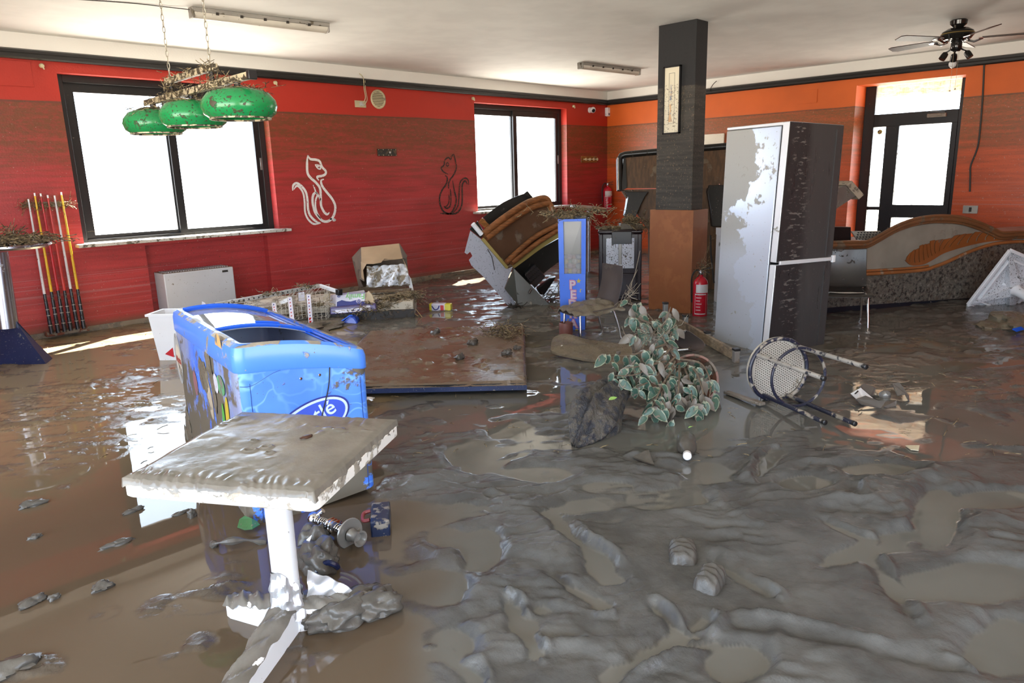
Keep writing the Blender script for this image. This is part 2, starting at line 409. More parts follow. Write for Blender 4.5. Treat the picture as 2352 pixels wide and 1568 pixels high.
def sill(x0, x1, z, lab):
    MB().box((x0, YA-.14, z-.035), (x1, YA+.14, z)).build('window_sill', M['sill'], loc=((x0+x1)/2, YA-.1, z-.03), bev=.006, label=lab, cat='window sill')
sill(2.23, 4.70, .955, 'long pale speckled marble sill under the big left window')
sill(8.02, 10.52, .985, 'pale marble sill under the smaller far window near the corner')
# ------------------------------------------------------------------ glazed door in the orange wall
XD = XB+.40
dr = thing('door_1', (XD, 3.4, 0), kind='structure')
def yz(px, py): q = WB(px, py, XD); return q.y, q.z
panes = [((2003, 200), (2211, 178), (2203, 249), (1999, 265)), ((2006, 292), (2035, 291), (2019, 474), (1991, 475)),
         ((1989, 482), (2018, 482), (2011, 560), (1983, 562)), ((2067, 288), (2187, 281), (2167, 471), (2050, 470)), ((2046, 500), (2162, 500), (2150, 640), (2036, 640))]
rc = []
for q in panes:
    p_ = [yz(*a) for a in q]; ya = (p_[0][0]+p_[3][0])/2; yb = (p_[1][0]+p_[2][0])/2; za = (p_[0][1]+p_[1][1])/2; zb = (p_[2][1]+p_[3][1])/2
    rc.append((yb, ya, zb, za))
yl, yr = 4.16, 2.70   # outer edges behind the opening
ys0, ys1 = rc[1][0], rc[1][1]; yd0, yd1 = rc[3][0], rc[3][1]
zt1, zt0 = rc[0][3], rc[0][2]
def dbar(nm, y0, y1, z0, z1, d=.08, m_=None, off=0): return MB().box((XD+off, y0, z0), (XD+d+off, y1, z1)).build(nm, m_ or M['black'], dr, bev=.004)
dbar('frame_member', ys1, yl, 0, 2.705); dbar('frame_member', yr, rc[0][0], 0, 2.705); dbar('frame_member', rc[0][0], ys1, zt1, 2.705)
dbar('frame_member', rc[0][0], ys1, rc[1][3], zt0); dbar('frame_member', (ys0+yd1)/2, ys0, 0, rc[1][3])
dbar('frame_member', ys0, ys1, rc[2][3], rc[1][2], .06); dbar('frame_member', ys0, ys1, 0, .12)
lf = MB(); xo = XD-.02
yb0, yb1 = rc[0][0], (ys0+yd1)/2
lf.box((xo, yb0, 0), (xo+.06, yd0, rc[1][3])).box((xo, yd1, 0), (xo+.06, yb1, rc[1][3])).box((xo, yd0, rc[3][3]), (xo+.06, yd1, rc[1][3])).box((xo, yd0, rc[4][3]), (xo+.06, yd1, rc[3][2])).box((xo, yd0, 0), (xo+.06, yd1, .15))
leaf_ = lf.build('door_leaf', M['black'], dr, smooth=False)
for i, q in enumerate(rc):
    y0, y1, z0, z1 = q
    if i in (2, 4): z0 = .12
    MB().box((XD+.02, y0-.01, z0-.01), (XD+.028, y1+.01, z1+.01)).build('pane', M['dglass'], leaf_ if i in (3, 4) else dr, smooth=False)
ch = thing('door_closer', (XD-.05, 3.05, 2.2), 'mud caked door closer on the black frame above the door glass', 'door closer')
a = yz(2132, 262); b_ = yz(2176, 258)
MB().box((XD-.06, a[0], a[1]-.05), (XD, b_[0], a[1]+.0)).build('closer_body', mat('closer', (.25, .22, .18), .4, .3, mud=.5, ms=20), ch, bev=.006)
MB().bar((XD-.05, b_[0]+.02, a[1]+.01), (XD-.10, a[0]-.05, a[1]+.03), .02, .012).build('closer_arm', M['black'], ch)
# yellow stain sticker on the side pane
a = yz(2020, 303); MB().lathe([(.035, 0), (.035, .003)], (XD+.015, a[0], a[1]), (-1, 0, 0), 16).build('sticker', mat('sticker_yellow', (.55, .45, .05), .6, mud=.6, ms=40), loc=(XD+.015, a[0], a[1]), label='small round yellow sticker on the narrow side pane of the door', cat='sticker')
# porch outside the door: boarded ceiling with a beam (seen through the transom) and its post wall
M['porch'] = mat('porch_boards', (.45, .36, .25), .7, mud=0, speck=0, wood=(1, 8, 1))
po = thing('porch_roof', (14, 3.5, 3.2), kind='structure')
for i in range(12):
    MB().box((12.3, .4+i*.55, 3.02), (15.4, .94+i*.55, 3.05)).build('plank', M['porch'], po, smooth=False)
MB().box((13.4, .4, 2.86), (13.56, 7, 3.02)).build('beam', M['porch'], po)
MB().box((15.2, .4, 2.80), (15.4, 7, 3.02)).build('beam', M['porch'], po)
# ------------------------------------------------------------------ flooded floor: one continuous mud and water surface
def axis(parts):
    out = []
    for a, b_, s in parts: out += list(np.arange(a, b_-1e-9, s))
    out.append(parts[-1][1]); return np.array(out)
gx = axis([(X0-.2, -.2, .06), (-.2, 4.2, .0095), (4.2, 7.2, .017), (7.2, XB+.3, .032)])
gy = axis([(Y0-.2, -.2, .06), (-.2, 3.6, .0095), (3.6, 6.0, .017), (6.0, YA+.12, .028)])
X, Y = np.meshgrid(gx, gy)
az = np.degrees(np.arctan2(Y, X)); ds = np.hypot(X, Y)
# how much solid mud sticks out: plenty in the right foreground, little by the windows
left = sstep(53, 60, az+fbm(X*.9, Y*.9, 4, 5)*12)
far = sstep(4.6, 6.6, ds+.8*fbm(X*.8, Y*.8, 3, 6))
deep = sstep(3.0, 4.8, ds+.9*fbm(X*.9, Y*.9, 3, 7))
wx = X+.25*fbm(X*1.5, Y*1.5, 3, 11); wy = Y+.25*fbm(X*1.5+7, Y*1.5, 3, 12)
big = fbm(wx*1.3, wy*1.3, 4, 1)
# long drag ridges lying across the view, and lumps
ru = .80*X-.60*Y; rv = .60*X+.80*Y
w1 = .30*fbm(X*2.1, Y*2.1, 4, 13); w2 = .30*fbm(X*2.1+9, Y*2.1, 4, 14)
ridge = 1-np.abs(fbm(ru*.9+w1+.35*big, rv*2.6+w2*2, 5, 21, .55))*2.6
ridge2 = 1-np.abs(fbm(ru*2.4+w1*2, rv*6.5+w2*3, 4, 31, .5))*2.4
lump = fbm(X*9, Y*9, 4, 41)
patch = .30+.75*sstep(-.25, .35, fbm(X*1.1+3, Y*1.1, 4, 45))
hm = .008+.026*big+.028*ridge*patch+.018*ridge2*patch+.012*lump*patch
hm += .0022*fbm(ru*22, rv*34, 4, 61)*(.3+.7*patch)+.004*(1-np.abs(fbm(ru*5+w1*3, rv*13+w2*4, 4, 63))*2.4)*patch
hw = -.010+.020*big+.016*ridge+.010*ridge2*patch+.014*sstep(.15, .5, fbm(X*5, Y*5, 5, 51))-.006
hfar = -.006+.022*fbm(ru*1.7, rv*4.2, 5, 71)+.012*ridge2+.016*sstep(.1, .5, fbm(X*6, Y*6, 5, 81))
hl = -.022+.03*sstep(.34, .62, fbm(X*2.4, Y*2.4, 5, 91, .6))+.010*sstep(.30, .55, fbm(ru*6, rv*9, 4, 92))
hl2 = -.010+.022*fbm(ru*2.2, rv*5.5, 5, 93)+.012*sstep(.05, .45, fbm(ru*7, rv*14, 4, 94))
fl_ = sstep(4.0, 4.9, ds+.5*fbm(X*1.3, Y*1.3, 3, 95)); hl = hl*(1-fl_)+hl2*fl_
h = hm*(1-deep)+hw*deep; h = h*(1-far)+hfar*far; h = h*(1-left)+hl*left
# calm pools, seen in the photo as flat paler patches
def pool(px, py, rx, ry, depth=.03, rot=0.0, soft=.75, rim=.003):
    depth *= .5
    global h
    c = G(px, py); e = G(px+rx, py+math.tan(rot)*rx); f_ = G(px, py+ry); a1 = V((e.x-c.x, e.y-c.y)); a2 = V((f_.x-c.x, f_.y-c.y))
    det = a1.x*a2.y-a1.y*a2.x
    dx = X-c.x; dy = Y-c.y; s_ = (dx*a2.y-dy*a2.x)/det; t = (-dx*a1.y+dy*a1.x)/det
    rr = np.sqrt(s_*s_+t*t)+(.45*fbm(X*4.5, Y*4.5, 4, 101, .6) if rim > 0 else 0)
    k = sstep(1+soft, 1-soft*.3, rr); h = h*(1-k)+(-depth)*k+rim*np.exp(-((rr-1.25)/.25)**2)
def trough(p0, p1, wpx, depth=.035, rim=.022, side=1):
    rim *= .75; depth *= .9
    global h
    a_ = G(*p0); b2 = G(*p1); wd = (G(p0[0]+wpx, p0[1])-a_).length
    d_ = V((b2.x-a_.x, b2.y-a_.y)); L = d_.length; d_.normalize()
    t = (X-a_.x)*d_.x+(Y-a_.y)*d_.y; s_ = (X-a_.x)*-d_.y+(Y-a_.y)*d_.x
    s_ = s_+.9*wd*fbm(X*5, Y*5, 4, 111); te = np.maximum(np.maximum(-t, t-L), 0)
    rr = np.sqrt(s_*s_+te*te)/wd
    h = h-depth*np.exp(-(rr/.75)**2)+rim*np.exp(-((rr-1.35)/.42)**2)*sstep(-.35, .35, fbm(X*6, Y*6, 4, 121))*1.3*(.55+.45*np.sign(s_)*side)
for q in ((1375-272, 1265, 42, 50), (1030, 1235, 40, 22), (1040, 1475, 48, 30), (1085, 1040, 60, 28), (1170, 985, 55, 22), (1240, 1088, 62, 16),
          (1990, 1262, 90, 22, .03, -.3), (2150, 1180, 45, 60), (2220, 1340, 150, 40), (2330, 1480, 90, 60), (1690, 1525, 60, 36), (1590, 1478, 50, 14),
          (1200, 1440, 34, 20), (1620, 1085, 50, 30), (2020, 1080, 70, 14), (1990, 980, 90, 22, .03, .1), (2140, 1040, 70, 18), (2290, 1150, 80, 20), (1400, 1120, 60, 14),
          (1940, 1000, 60, 16, .03, -.15), (1010, 1350, 60, 40), (620, 1470, 110, 60), (1520, 1150, 70, 18), (1850, 1110, 50, 14)):
    pool(*q)
trough((1265, 1185), (1410, 1330), 26, .05, .030); trough((1265, 1330), (1385, 1400), 22, .045, .028, -1); trough((1170, 1390), (1230, 1500), 22, .045, .028)
trough((1570, 1110), (1620, 1150), 24, .03, .02); trough((1730, 1090), (1790, 1040), 26, .04, .022); trough((1990, 1270), (2090, 1420), 22, .02, .014)
trough((1400, 1560), (1620, 1430), 30, .03, .03, -1); trough((1700, 1440), (2180, 1540), 30, .02, .026, 1); trough((1000, 1500), (1100, 1560), 22, .03, .02)
trough((1500, 1400), (1560, 1470), 20, .03, .02); trough((1900, 1200), (1990, 1240), 20, .02, .018); trough((1650, 1290), (1760, 1370), 24, .025, .022)
trough((1460, 1060), (1700, 1110), 18, .02, .018); trough((1130, 1140), (1300, 1130), 18, .015, .012)
# the photo's mirror pool left of the freezer is dead calm
def calm(px, py, rx, ry): pool(px, py, rx, ry, .03, 0, .25, 0)
calm(370, 1170, 95, 85); calm(330, 1060, 60, 50); calm(200, 1270, 230, 70); calm(60, 1200, 110, 90)
def ripples(px, py, rx, ry, amp=.014, sc=1.0, sd=0):
    global h
    c = G(px, py); e = G(px+rx, py); f_ = G(px, py+ry); rr = np.hypot((X-c.x)/1, (Y-c.y)/1)/max((e-c).length, (f_-c).length*.6)
    nz = fbm(ru*9*sc+sd, rv*26*sc, 4, 160+sd); mk = sstep(1.15, .45, rr+.3*fbm(X*5, Y*5, 2, 170)); h = np.where(mk > .02, np.maximum(h, amp*(nz-.12)*2.2*mk-.002), h)
for q in ((500, 1360, 75, 60, .016), (540, 1310, 40, 20, .012), (430, 1490, 60, 50, .014), (60, 1545, 70, 30, .016), (240, 1410, 20, 30, .012), (365, 1395, 16, 40, .012), (180, 905, 150, 40, .014), (330, 860, 90, 30, .014), (350, 930, 80, 40, .016), (60, 960, 120, 30, .012), (150, 1040, 120, 30, .010), (700, 1490, 60, 30, .01), (1450, 1090, 160, 40, .012), (2290, 900, 120, 60, .016), (2050, 870, 90, 30, .014)):
    ripples(*q[:5], 1.0, q[0] % 7)
water = sstep(.0015, -.004, h).ravel()
soft_ = .0012*fbm(X*3, Y*3, 2, 131)*far
Z = np.where(h > 0, h, 0)+.0008*fbm(X*8, Y*8, 2, 141)*(1-left*.8)*sstep(1, 5, ds)*.5
ny_, nx_ = X.shape
vs_ = np.stack([X.ravel(), Y.ravel(), Z.ravel()], 1).astype(np.float32)
idx = np.arange(nx_*ny_).reshape(ny_, nx_)
fq = np.stack([idx[:-1, :-1].ravel(), idx[:-1, 1:].ravel(), idx[1:, 1:].ravel(), idx[1:, :-1].ravel()], 1)
me = bpy.data.meshes.new('floor'); me.vertices.add(len(vs_)); me.vertices.foreach_set('co', vs_.ravel())
me.loops.add(fq.size); me.loops.foreach_set('vertex_index', fq.ravel().astype(np.int32)); me.polygons.add(len(fq))
me.polygons.foreach_set('loop_start', np.arange(0, fq.size, 4, dtype=np.int32)); me.polygons.foreach_set('loop_total', np.full(len(fq), 4, dtype=np.int32))
me.update(calc_edges=True)
at = me.attributes.new('water', 'FLOAT', 'POINT'); at.data.foreach_set('value', water.astype(np.float32))
at = me.attributes.new('thin', 'FLOAT', 'POINT'); at.data.foreach_set('value', np.clip(left*sstep(3.6, 6.2, ds+.5*fbm(X*.9, Y*.9, 3, 151))+.2*far, 0, 1).ravel().astype(np.float32))  # stands for window light: floor colour turns paler tan towards the window wall
at = me.attributes.new('brown', 'FLOAT', 'POINT'); at.data.foreach_set('value', np.clip(left, 0, 1).ravel().astype(np.float32))
me.polygons.foreach_set('use_smooth', np.ones(len(fq), dtype=bool))
k = NT('flood_mud')
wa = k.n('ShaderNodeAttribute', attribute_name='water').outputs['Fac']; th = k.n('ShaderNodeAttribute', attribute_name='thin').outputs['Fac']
mudc = k.mix(k.step(k.noise(3.5, 6, .6), .3, .7), (.060, .061, .060), (.102, .103, .100))
br_ = k.n('ShaderNodeAttribute', attribute_name='brown').outputs['Fac']
mudc = k.mix(k.math('MULTIPLY', br_, .8), mudc, (.075, .056, .038)); mudc = k.mix(k.math('MULTIPLY', th, .8), mudc, (.200, .155, .095))  # mud colour carries the same painted window light
wat = k.mix(k.step(k.noise(1.2, 4), .3, .7), (.108, .108, .100), (.140, .139, .129))
wat = k.mix(k.math('MULTIPLY', br_, .85), wat, (.092, .062, .036)); wat = k.mix(k.math('MULTIPLY', th, .85), wat, (.320, .250, .150))  # brighter window side and darker near end are painted into the water colour
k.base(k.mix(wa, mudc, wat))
rv_ = k.step(k.noise(18, 5, .6), .35, .65, .08, .26)
k.rough(k.math('ADD', k.math('MULTIPLY', rv_, k.math('SUBTRACT', 1.0, wa)), k.math('MULTIPLY', wa, .015)))
k.b.inputs['IOR'].default_value = 1.38
n1 = k.bump(k.noise(38, 6, .6), .005, .9)
n0 = k.n('ShaderNodeNewGeometry').outputs['Normal']
vm = k.n('ShaderNodeMix', data_type='VECTOR'); k.l(wa, vm.inputs[0]); k.l(n1, vm.inputs[4]); k.l(n0, vm.inputs[5]); k.l(vm.outputs[1], k.b.inputs['Normal'])
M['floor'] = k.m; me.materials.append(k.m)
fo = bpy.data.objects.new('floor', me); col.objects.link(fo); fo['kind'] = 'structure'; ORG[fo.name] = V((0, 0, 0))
print('floor verts', len(vs_))
# ------------------------------------------------------------------ column
M['felt'] = mat('black_flecked_column', (.016, .016, .017), .75, mud=.0, speck=.0, var=.1)
def column_mat():
    k = NT('black_column_cover'); pos = k.geo.outputs['Position']; sp = k.n('ShaderNodeSeparateXYZ'); k.l(pos, sp.inputs[0]); z = sp.outputs['Z']
    k.l(pos, sp.inputs[0]); below = k.step(z, 2.42, 2.41)
    band = k.noise(4, 5, .6, vec=pos, stretch=(.5, .5, 7))
    film = k.mix(k.step(band, .3, .7), (.028, .025, .021), (.062, .054, .044))
    fl = k.step(k.noise(70, 3, .6, vec=pos, stretch=(1, 1, .7)), .61, .66)
    film = k.mix(k.math('MULTIPLY', fl, .5), film, (.30, .22, .13))
    k.base(k.mix(below, (.014, .014, .015), film)); k.rough(.7); k.l(k.bump(fl, .003, .6), k.b.inputs['Normal']); return k.m
M['felt'] = column_mat()
M['clad'] = mat('reddish_brown_wood_cladding', (.34, .125, .045), .42, mud=.14, ms=5, speck=.25, col2=(.27, .095, .035), c2s=6, mudc=(.16, .08, .04))
cl = thing('column', (7.09, 4.34, 0), 'square black column with brown wood cladding round its lower half', 'column')
MB().box((6.965, 4.115, 1.0), (7.19, 4.57, ZC)).build('shaft', M['felt'], cl, bev=.004)
MB().box((6.93, 4.07, -.05), (6.96, 4.62, 1.13)).build('cladding_panel', M['clad'], cl, bev=.003)
MB().box((6.955, 4.07, -.05), (7.24, 4.10, 1.13)).build('cladding_panel', M['clad'], cl, bev=.003)
MB().box((6.96, 4.59, -.05), (7.24, 4.62, 1.13)).build('cladding_panel', M['clad'], cl, bev=.003)
MB().box((6.96, 4.10, -.05), (7.21, 4.59, 1.12)).build('cladding_core', M['clad'], cl)
pf = thing('picture_frame', (6.95, 4.38, 2.28), 'tall narrow framed picture hanging on the black column', 'picture')
fx = 6.963
M['paper'] = mat('cream_mount', (.72, .66, .50), .6, mud=0, speck=0, var=.04)
def dirt_paper():
    k = NT('cream_mount_dirty'); pos = k.geo.outputs['Position']; sp = k.n('ShaderNodeSeparateXYZ'); k.l(pos, sp.inputs[0])
    n = k.step(k.noise(45, 5, .65, vec=pos, stretch=(1, 1, 1.8)), .55, .62); m_ = k.math('MULTIPLY', n, k.step(sp.outputs['Z'], 2.45, 2.43))
    k.base(k.mix(k.math('MULTIPLY', m_, .85), (.74, .68, .52), (.12, .09, .05))); k.rough(.5); return k.m
b = MB(); y0, y1, z0, z1 = 4.275, 4.482, 1.935, 2.625
for a_, c_ in (((y0, z0), (y0+.014, z1)), ((y1-.014, z0), (y1, z1)), ((y0, z0), (y1, z0+.014)), ((y0, z1-.014), (y1, z1))): b.box((fx-.03, a_[0], a_[1]), (fx, c_[0], c_[1]))
b.build('frame', M['black'], pf, smooth=False)
MB().box((fx-.02, y0+.01, z0+.01), (fx-.005, y1-.01, z1-.01)).build('mount', dirt_paper(), pf, smooth=False)
b = MB(); ya, yb, za, zb = 4.345, 4.415, 2.04, 2.555; t_ = .003
for a_, c_ in (((ya, za), (ya+t_, zb)), ((yb-t_, za), (yb, zb)), ((ya, za), (yb, za+t_)), ((ya, zb-t_), (yb, zb))): b.box((fx-.0215, a_[0], a_[1]), (fx-.02, c_[0], c_[1]))
b.build('border_line', mat('ink_grey', (.15, .14, .13), .6, mud=0, speck=0), pf, smooth=False)
ink = mat('sketch_blue_grey', (.30, .33, .38), .6, mud=0, speck=0, col2=(.62, .40, .22), c2s=9)
b = MB(); b.ribbon([(fx-.0222, 4.39, 2.44), (fx-.0222, 4.385, 2.36), (fx-.0222, 4.392, 2.28)], [.004, .014, .02], (-1, 0, 0), .0005)
b.ribbon([(fx-.0222, 4.395, 2.24), (fx-.0222, 4.39, 2.18), (fx-.0222, 4.396, 2.12), (fx-.0222, 4.39, 2.06)], [.02, .014, .022, .05], (-1, 0, 0), .0005)
b.build('sketch', ink, pf)
# ------------------------------------------------------------------ ceiling things
M['lampbody'] = mat('grey_lamp_body', (.30, .28, .25), .5, mud=.3, speck=.4, ms=12, mudc=(.12, .10, .07))
M['diff'] = mat('milky_diffuser', (.62, .58, .50), .35, mud=.2, speck=.3, ms=10)
M['cwire'] = mat('dark_cable', (.03, .025, .02), .6, mud=.2, speck=0)
def fluor(a, b_, lab, wire):
    a = V(a); b_ = V(b_); a.z = b_.z = ZC; d_ = (b_-a).normalized(); n = V((-d_.y, d_.x, 0))
    t = thing('ceiling_light', (a+b_)/2, lab, 'ceiling light')
    MB().bar(a-V((0, 0, .02)), b_-V((0, 0, .02)), .11, .04).build('housing', M['lampbody'], t, bev=.008)
    pr_ = []; N = 10
    vs = []
    for p in (a+d_*.02, b_-d_*.02):
        for k in range(N+1):
            an = math.pi*k/N; vs.append(p+n*math.cos(an)*.05+V((0, 0, -.04-math.sin(an)*.05)))
    W = N+1; MB().add(vs, [(k, k+1, k+1+W, k+W) for k in range(N)]+[tuple(range(W))[::-1], tuple(range(W, 2*W))]).build('diffuser', M['diff'], t)
    for p, s_ in ((a, 1), (b_, -1)): MB().bar(p-V((0, 0, .045)), p+d_*.025*s_-V((0, 0, .045)), .108, .09).build('end_cap', M['lampbody'], t, bev=.012)
    b = MB()
    for i in range(1, 6):
        for s_ in (-1, 1): p = a+(b_-a)*i/6+n*.055*s_-V((0, 0, .04)); b.bar(p-d_*.012, p+d_*.012, .012, .022)
    b.build('clips', M['cwire'], t, kind='stuff')
    if wire: MB().tube(catmull([a-V((0, 0, .02)), a-d_*.15-V((0, 0, .01))+n*.05, a-d_*.5-V((0, 0, .004))+n*.1, a-d_*1.2+n*.3-V((0, 0, .003))], 5), .004, 6).build('cable', M['cwire'], t)
fluor(G(436, 25, 3.02), G(752, 62, 3.02), 'long strip lamp on the ceiling above the green shades', True)
fluor(G(1332, 148, 3.02), G(1466, 164, 3.02), 'strip lamp on the ceiling left of the black column', False)
# ceiling fan
M['fanb'] = mat('dark_glossy_fan_body', (.015, .014, .013), .12, .2, mud=.15, speck=.2)
M['blade'] = mat('dark_brown_fan_blade', (.045, .016, .009), .42, mud=0, speck=0, wood=(1, 6, 1)); M['chrome'] = mat('chrome', (.75, .75, .76), .12, 1, mud=.12, speck=.3)
fc = G(2203, 45, 3.05); F0 = V((fc.x, fc.y, 0))
fn = thing('ceiling_fan', (fc.x, fc.y, ZC), 'dark five-bladed ceiling fan with three small lamp holders', 'ceiling fan')
MB().lathe([(.07, 0), (.085, -.012), (.08, -.05), (.045, -.08), (.025, -.09)], (fc.x, fc.y, ZC), n=24).build('canopy_cup', M['fanb'], fn)
MB().lathe([(.03, -.085), (.10, -.09), (.15, -.12), (.16, -.16), (.13, -.2), (.06, -.215), (.06, -.225)], (fc.x, fc.y, ZC), n=32).build('motor', M['fanb'], fn)
MB().lathe([(.161, -.138), (.163, -.148)], (fc.x, fc.y, ZC), n=32, caps=False).build('brass_ring', mat('brass_trim', (.45, .33, .12), .25, 1, mud=0, speck=0), fn)
MB().lathe([(.05, -.22), (.055, -.24), (.055, -.30), (.04, -.32), (.02, -.325)], (fc.x, fc.y, ZC), n=20).build('switch_housing', M['fanb'], fn)
for k_ in range(5):
    an = R(148-72*k_); d_ = V((math.cos(an), math.sin(an), 0)); n = V((-d_.y, d_.x, 0)); o = V((fc.x, fc.y, 2.845)); tl = n*math.cos(R(14))+V((0, 0, math.sin(R(14))))
    up_ = d_.cross(tl)
    MB().tube([o+d_*.10+V((0, 0, -.01)), o+d_*.16+V((0, 0, -.03)), o+d_*.24+V((0, 0, -.0))], .012, 8).prism([o+d_*.2-tl*.035, o+d_*.3-tl*.02, o+d_*.3+tl*.02, o+d_*.2+tl*.035], up_*.008).build('blade_bracket', M['chrome'], fn)
    pts = [o+d_*.24-tl*.05, o+d_*.70-tl*.068, o+d_*.75-tl*.045, o+d_*.75+tl*.045, o+d_*.70+tl*.068, o+d_*.24+tl*.05]
    MB().prism([p+up_*.004 for p in pts], up_*.008).build('blade', M['blade'], fn, bev=.002)
for k_, bulb in ((0, 0), (1, 1), (2, 0)):
    an = R(-95+115*k_); d_ = V((math.cos(an), math.sin(an), 0)); o = V((fc.x, fc.y, ZC-.30))
    ax = (d_*.55-V((0, 0, .83))).normalized(); p1 = o+d_*.05; p2 = o+d_*.10-V((0, 0, .03))
    ls = MB().tube([p1, p2], .008, 8).lathe([(.012, 0), (.03, .015), (.034, .04), (.034, .085), (.028, .085)], p2, ax, 18).build('lamp_holder', M['fanb'], fn)
    if bulb: MB().lathe([(.012, .07), (.03, .09), (.04, .115), (.037, .14), (.02, .16), (.001, .165)], p2, ax, 18).build('bulb', mat('frosted_bulb', (.75, .75, .75), .15, mud=0, speck=0), ls)
for s_ in (-.015, .025):
    p = V((fc.x+s_, fc.y-s_, ZC-.31)); L_ = .42 if s_ < 0 else .40
    MB().tube([p, p-V((0, 0, L_))], .0016, 5).blob(p-V((0, 0, L_)), .009, 1, 0, 6).build('pull_cord', mat('pale_cord', (.4, .33, .22), .6, mud=0, speck=0), fn)
# billiard lamp: three green shades under two bars, two chains
M['green'] = mat('green_enamel_shade', (.012, .23, .065), .22, mud=.27, ms=16, speck=.85, mudc=(.06, .045, .02), var=.05)
M['goldbar'] = mat('muddy_gilded_bar', (.55, .46, .30), .45, .1, mud=.55, ms=30, speck=.5, mudc=(.06, .045, .025))
M['straw'] = mat('wet_straw', (.085, .058, .028), .75, mud=0, speck=0, var=.3, col2=(.25, .19, .10), c2s=40)
bl = thing('billiard_lamp', (1.86, 4.45, 2.05), 'hanging billiard lamp with three muddy green shades and two bars', 'hanging lamp')
def straw(b, c, r, n, seed, ln=(.03, .09), flat=.35, w=.0016):
    rd = random.Random(seed); c = V(c); r = V(r) if hasattr(r, '__len__') else V((r, r, r))
    for i in range(n):
        p = c+V((rd.gauss(0, .5)*r.x, rd.gauss(0, .5)*r.y, abs(rd.gauss(0, .4))*r.z)); a = rd.uniform(0, 6.28); L_ = rd.uniform(*ln)
        d_ = V((math.cos(a), math.sin(a), rd.gauss(0, flat)))*L_; q = p+d_*.5+V((rd.gauss(0, .1), rd.gauss(0, .1), rd.gauss(0, .1)))*L_
        b.tube([p, q, p+d_], w*rd.uniform(.6, 1.6), 3, caps=False)
    return b
cs = [P(550, 243, 3.79), P(445, 265, 4.29), P(357, 283, 4.66)]
for i, c_ in enumerate(cs):
    pr_ = [(.02, .086), (.10, .082), (.155, .064), (.186, .026), (.193, -.005), (.180, -.044), (.152, -.064), (.146, -.060), (.148, -.056), (.17, -.036), (.184, -.006), (.18, .016), (.15, .044), (.10, .062), (.02, .068)]
    sh = MB().lathe(pr_, c_, n=40, caps=False).build('shade', M['green'], bl)
    MB().lathe([(.150, -.058), (.156, -.062), (.156, -.070), (.146, -.070), (.146, -.060)], c_, n=40, caps=False).build('rim_ring', M['goldbar'], sh)
    MB().tube([c_+V((0, 0, .06)), c_+V((0, 0, .14))], .018, 10).build('stem', M['black'], bl)
    b = MB(); straw(b, c_+V((0, 0, .065)), (.17, .17, .05), 90, 40+i); b.blob(c_+V((0, 0, .07)), (.11, .11, .025), i, .3, 8)
    o = b.build('straw_cap', M['straw'], bl); o['kind'] = 'stuff'
def bend(p): return V(p)
la = P(578, 187, 3.62)+V((0, 0, 0)); lb = P(322, 250, 4.85)
hh = .135
la = cs[0]+(cs[0]-cs[2]).normalized()*.16+V((0, 0, hh)); lb = cs[2]-(cs[0]-cs[2]).normalized()*.12+V((0, 0, hh))
MB().bar(la, lb, .035, .035).build('lower_bar', M['goldbar'], bl, bev=.003)
MB().bar(la, la+(la-lb).normalized()*.03, .045, .045).build('bar_end', M['black'], bl, bev=.003)
md = (la+lb)/2; dd = (la-lb).normalized(); ua = md+dd*.36+V((0, 0, .09)); ub = md-dd*.36+V((0, 0, .09))
MB().bar(ua, ub, .03, .035).build('upper_bar', M['goldbar'], bl, bev=.003)
for q in (ua-dd*.06, ub+dd*.06):
    MB().tube([q, q-V((0, 0, .09))], .014, 8).build('spacer', M['black'], bl)
    b = MB(); straw(b, q-V((0, 0, .06)), (.05, .05, .09), 60, int(q.x*1000), (.02, .06), .8); o = b.build('straw_clump', M['straw'], bl); o['kind'] = 'stuff'
b = MB()
for t_ in (.2, .35, .55, .7, .85): straw(b, la+(lb-la)*t_, (.05, .05, .03), 26, int(t_*100), (.02, .06), .5)
for t_ in (.15, .5, .8): straw(b, ua+(ub-ua)*t_, (.05, .05, .03), 26, int(t_*100)+7, (.02, .06), .5)
o = b.build('straw_on_bars', M['straw'], bl); o['kind'] = 'stuff'
M['chain'] = mat('pale_steel_chain', (.42, .38, .30), .4, .6, mud=.3, speck=0)
for q, tx in ((ub+dd*.06, (362, 0)), (ua-dd*.06, (475, 0))):
    top = V((q.x, q.y, ZC)); n = int((ZC-q.z)/.034); b = MB()
    for i in range(n):
        c0 = q+V((0, 0, .017+i*.034)); a = (i % 2)*math.pi/2; e = V((math.cos(a), math.sin(a), 0))
        b.tube([c0+e*.007*math.cos(t)+V((0, 0, 1))*.021*math.sin(t) for t in [2*math.pi*j/8 for j in range(8)]], .0022, 5, closed=True)
    o = b.build('chain', M['chain'], bl); o['kind'] = 'stuff'
# ------------------------------------------------------------------ foreground pedestal table
M['whitep'] = mat('white_painted_metal', (.80, .81, .83), .35, mud=.16, ms=9, speck=.35, var=.03, mudc=(.25, .22, .18))
M['wedge'] = mat('white_table_edge', (.80, .79, .76), .4, mud=.40, ms=14, speck=.3, var=.04, mudc=(.42, .38, .32))
def wetmud(name, c=(.205, .180, .148), r=.2, b=.004):
    k = NT(name); k.base(k.mix(k.step(k.noise(7, 6, .6), .3, .7), tuple(x*.72 for x in c), c)); k.rough(k.step(k.noise(16, 4), .35, .65, r*.6, r*1.7))
    k.l(k.bump(k.noise(45, 6, .65), b, .8), k.b.inputs['Normal']); k.b.inputs['IOR'].default_value = 1.4; return k.m
M['wmud'] = wetmud('wet_mud_layer', (.180, .168, .148), .15, .0010); M['lump'] = wetmud('dark_wet_lump', (.100, .092, .080), .13, .003); M['dmud'] = wetmud('dull_mud', (.17, .145, .11), .42, .006)
ft = thing('pedestal_table', (1.04, 2.18, 0), 'square white pedestal table topped with wet mud in the foreground', 'table')
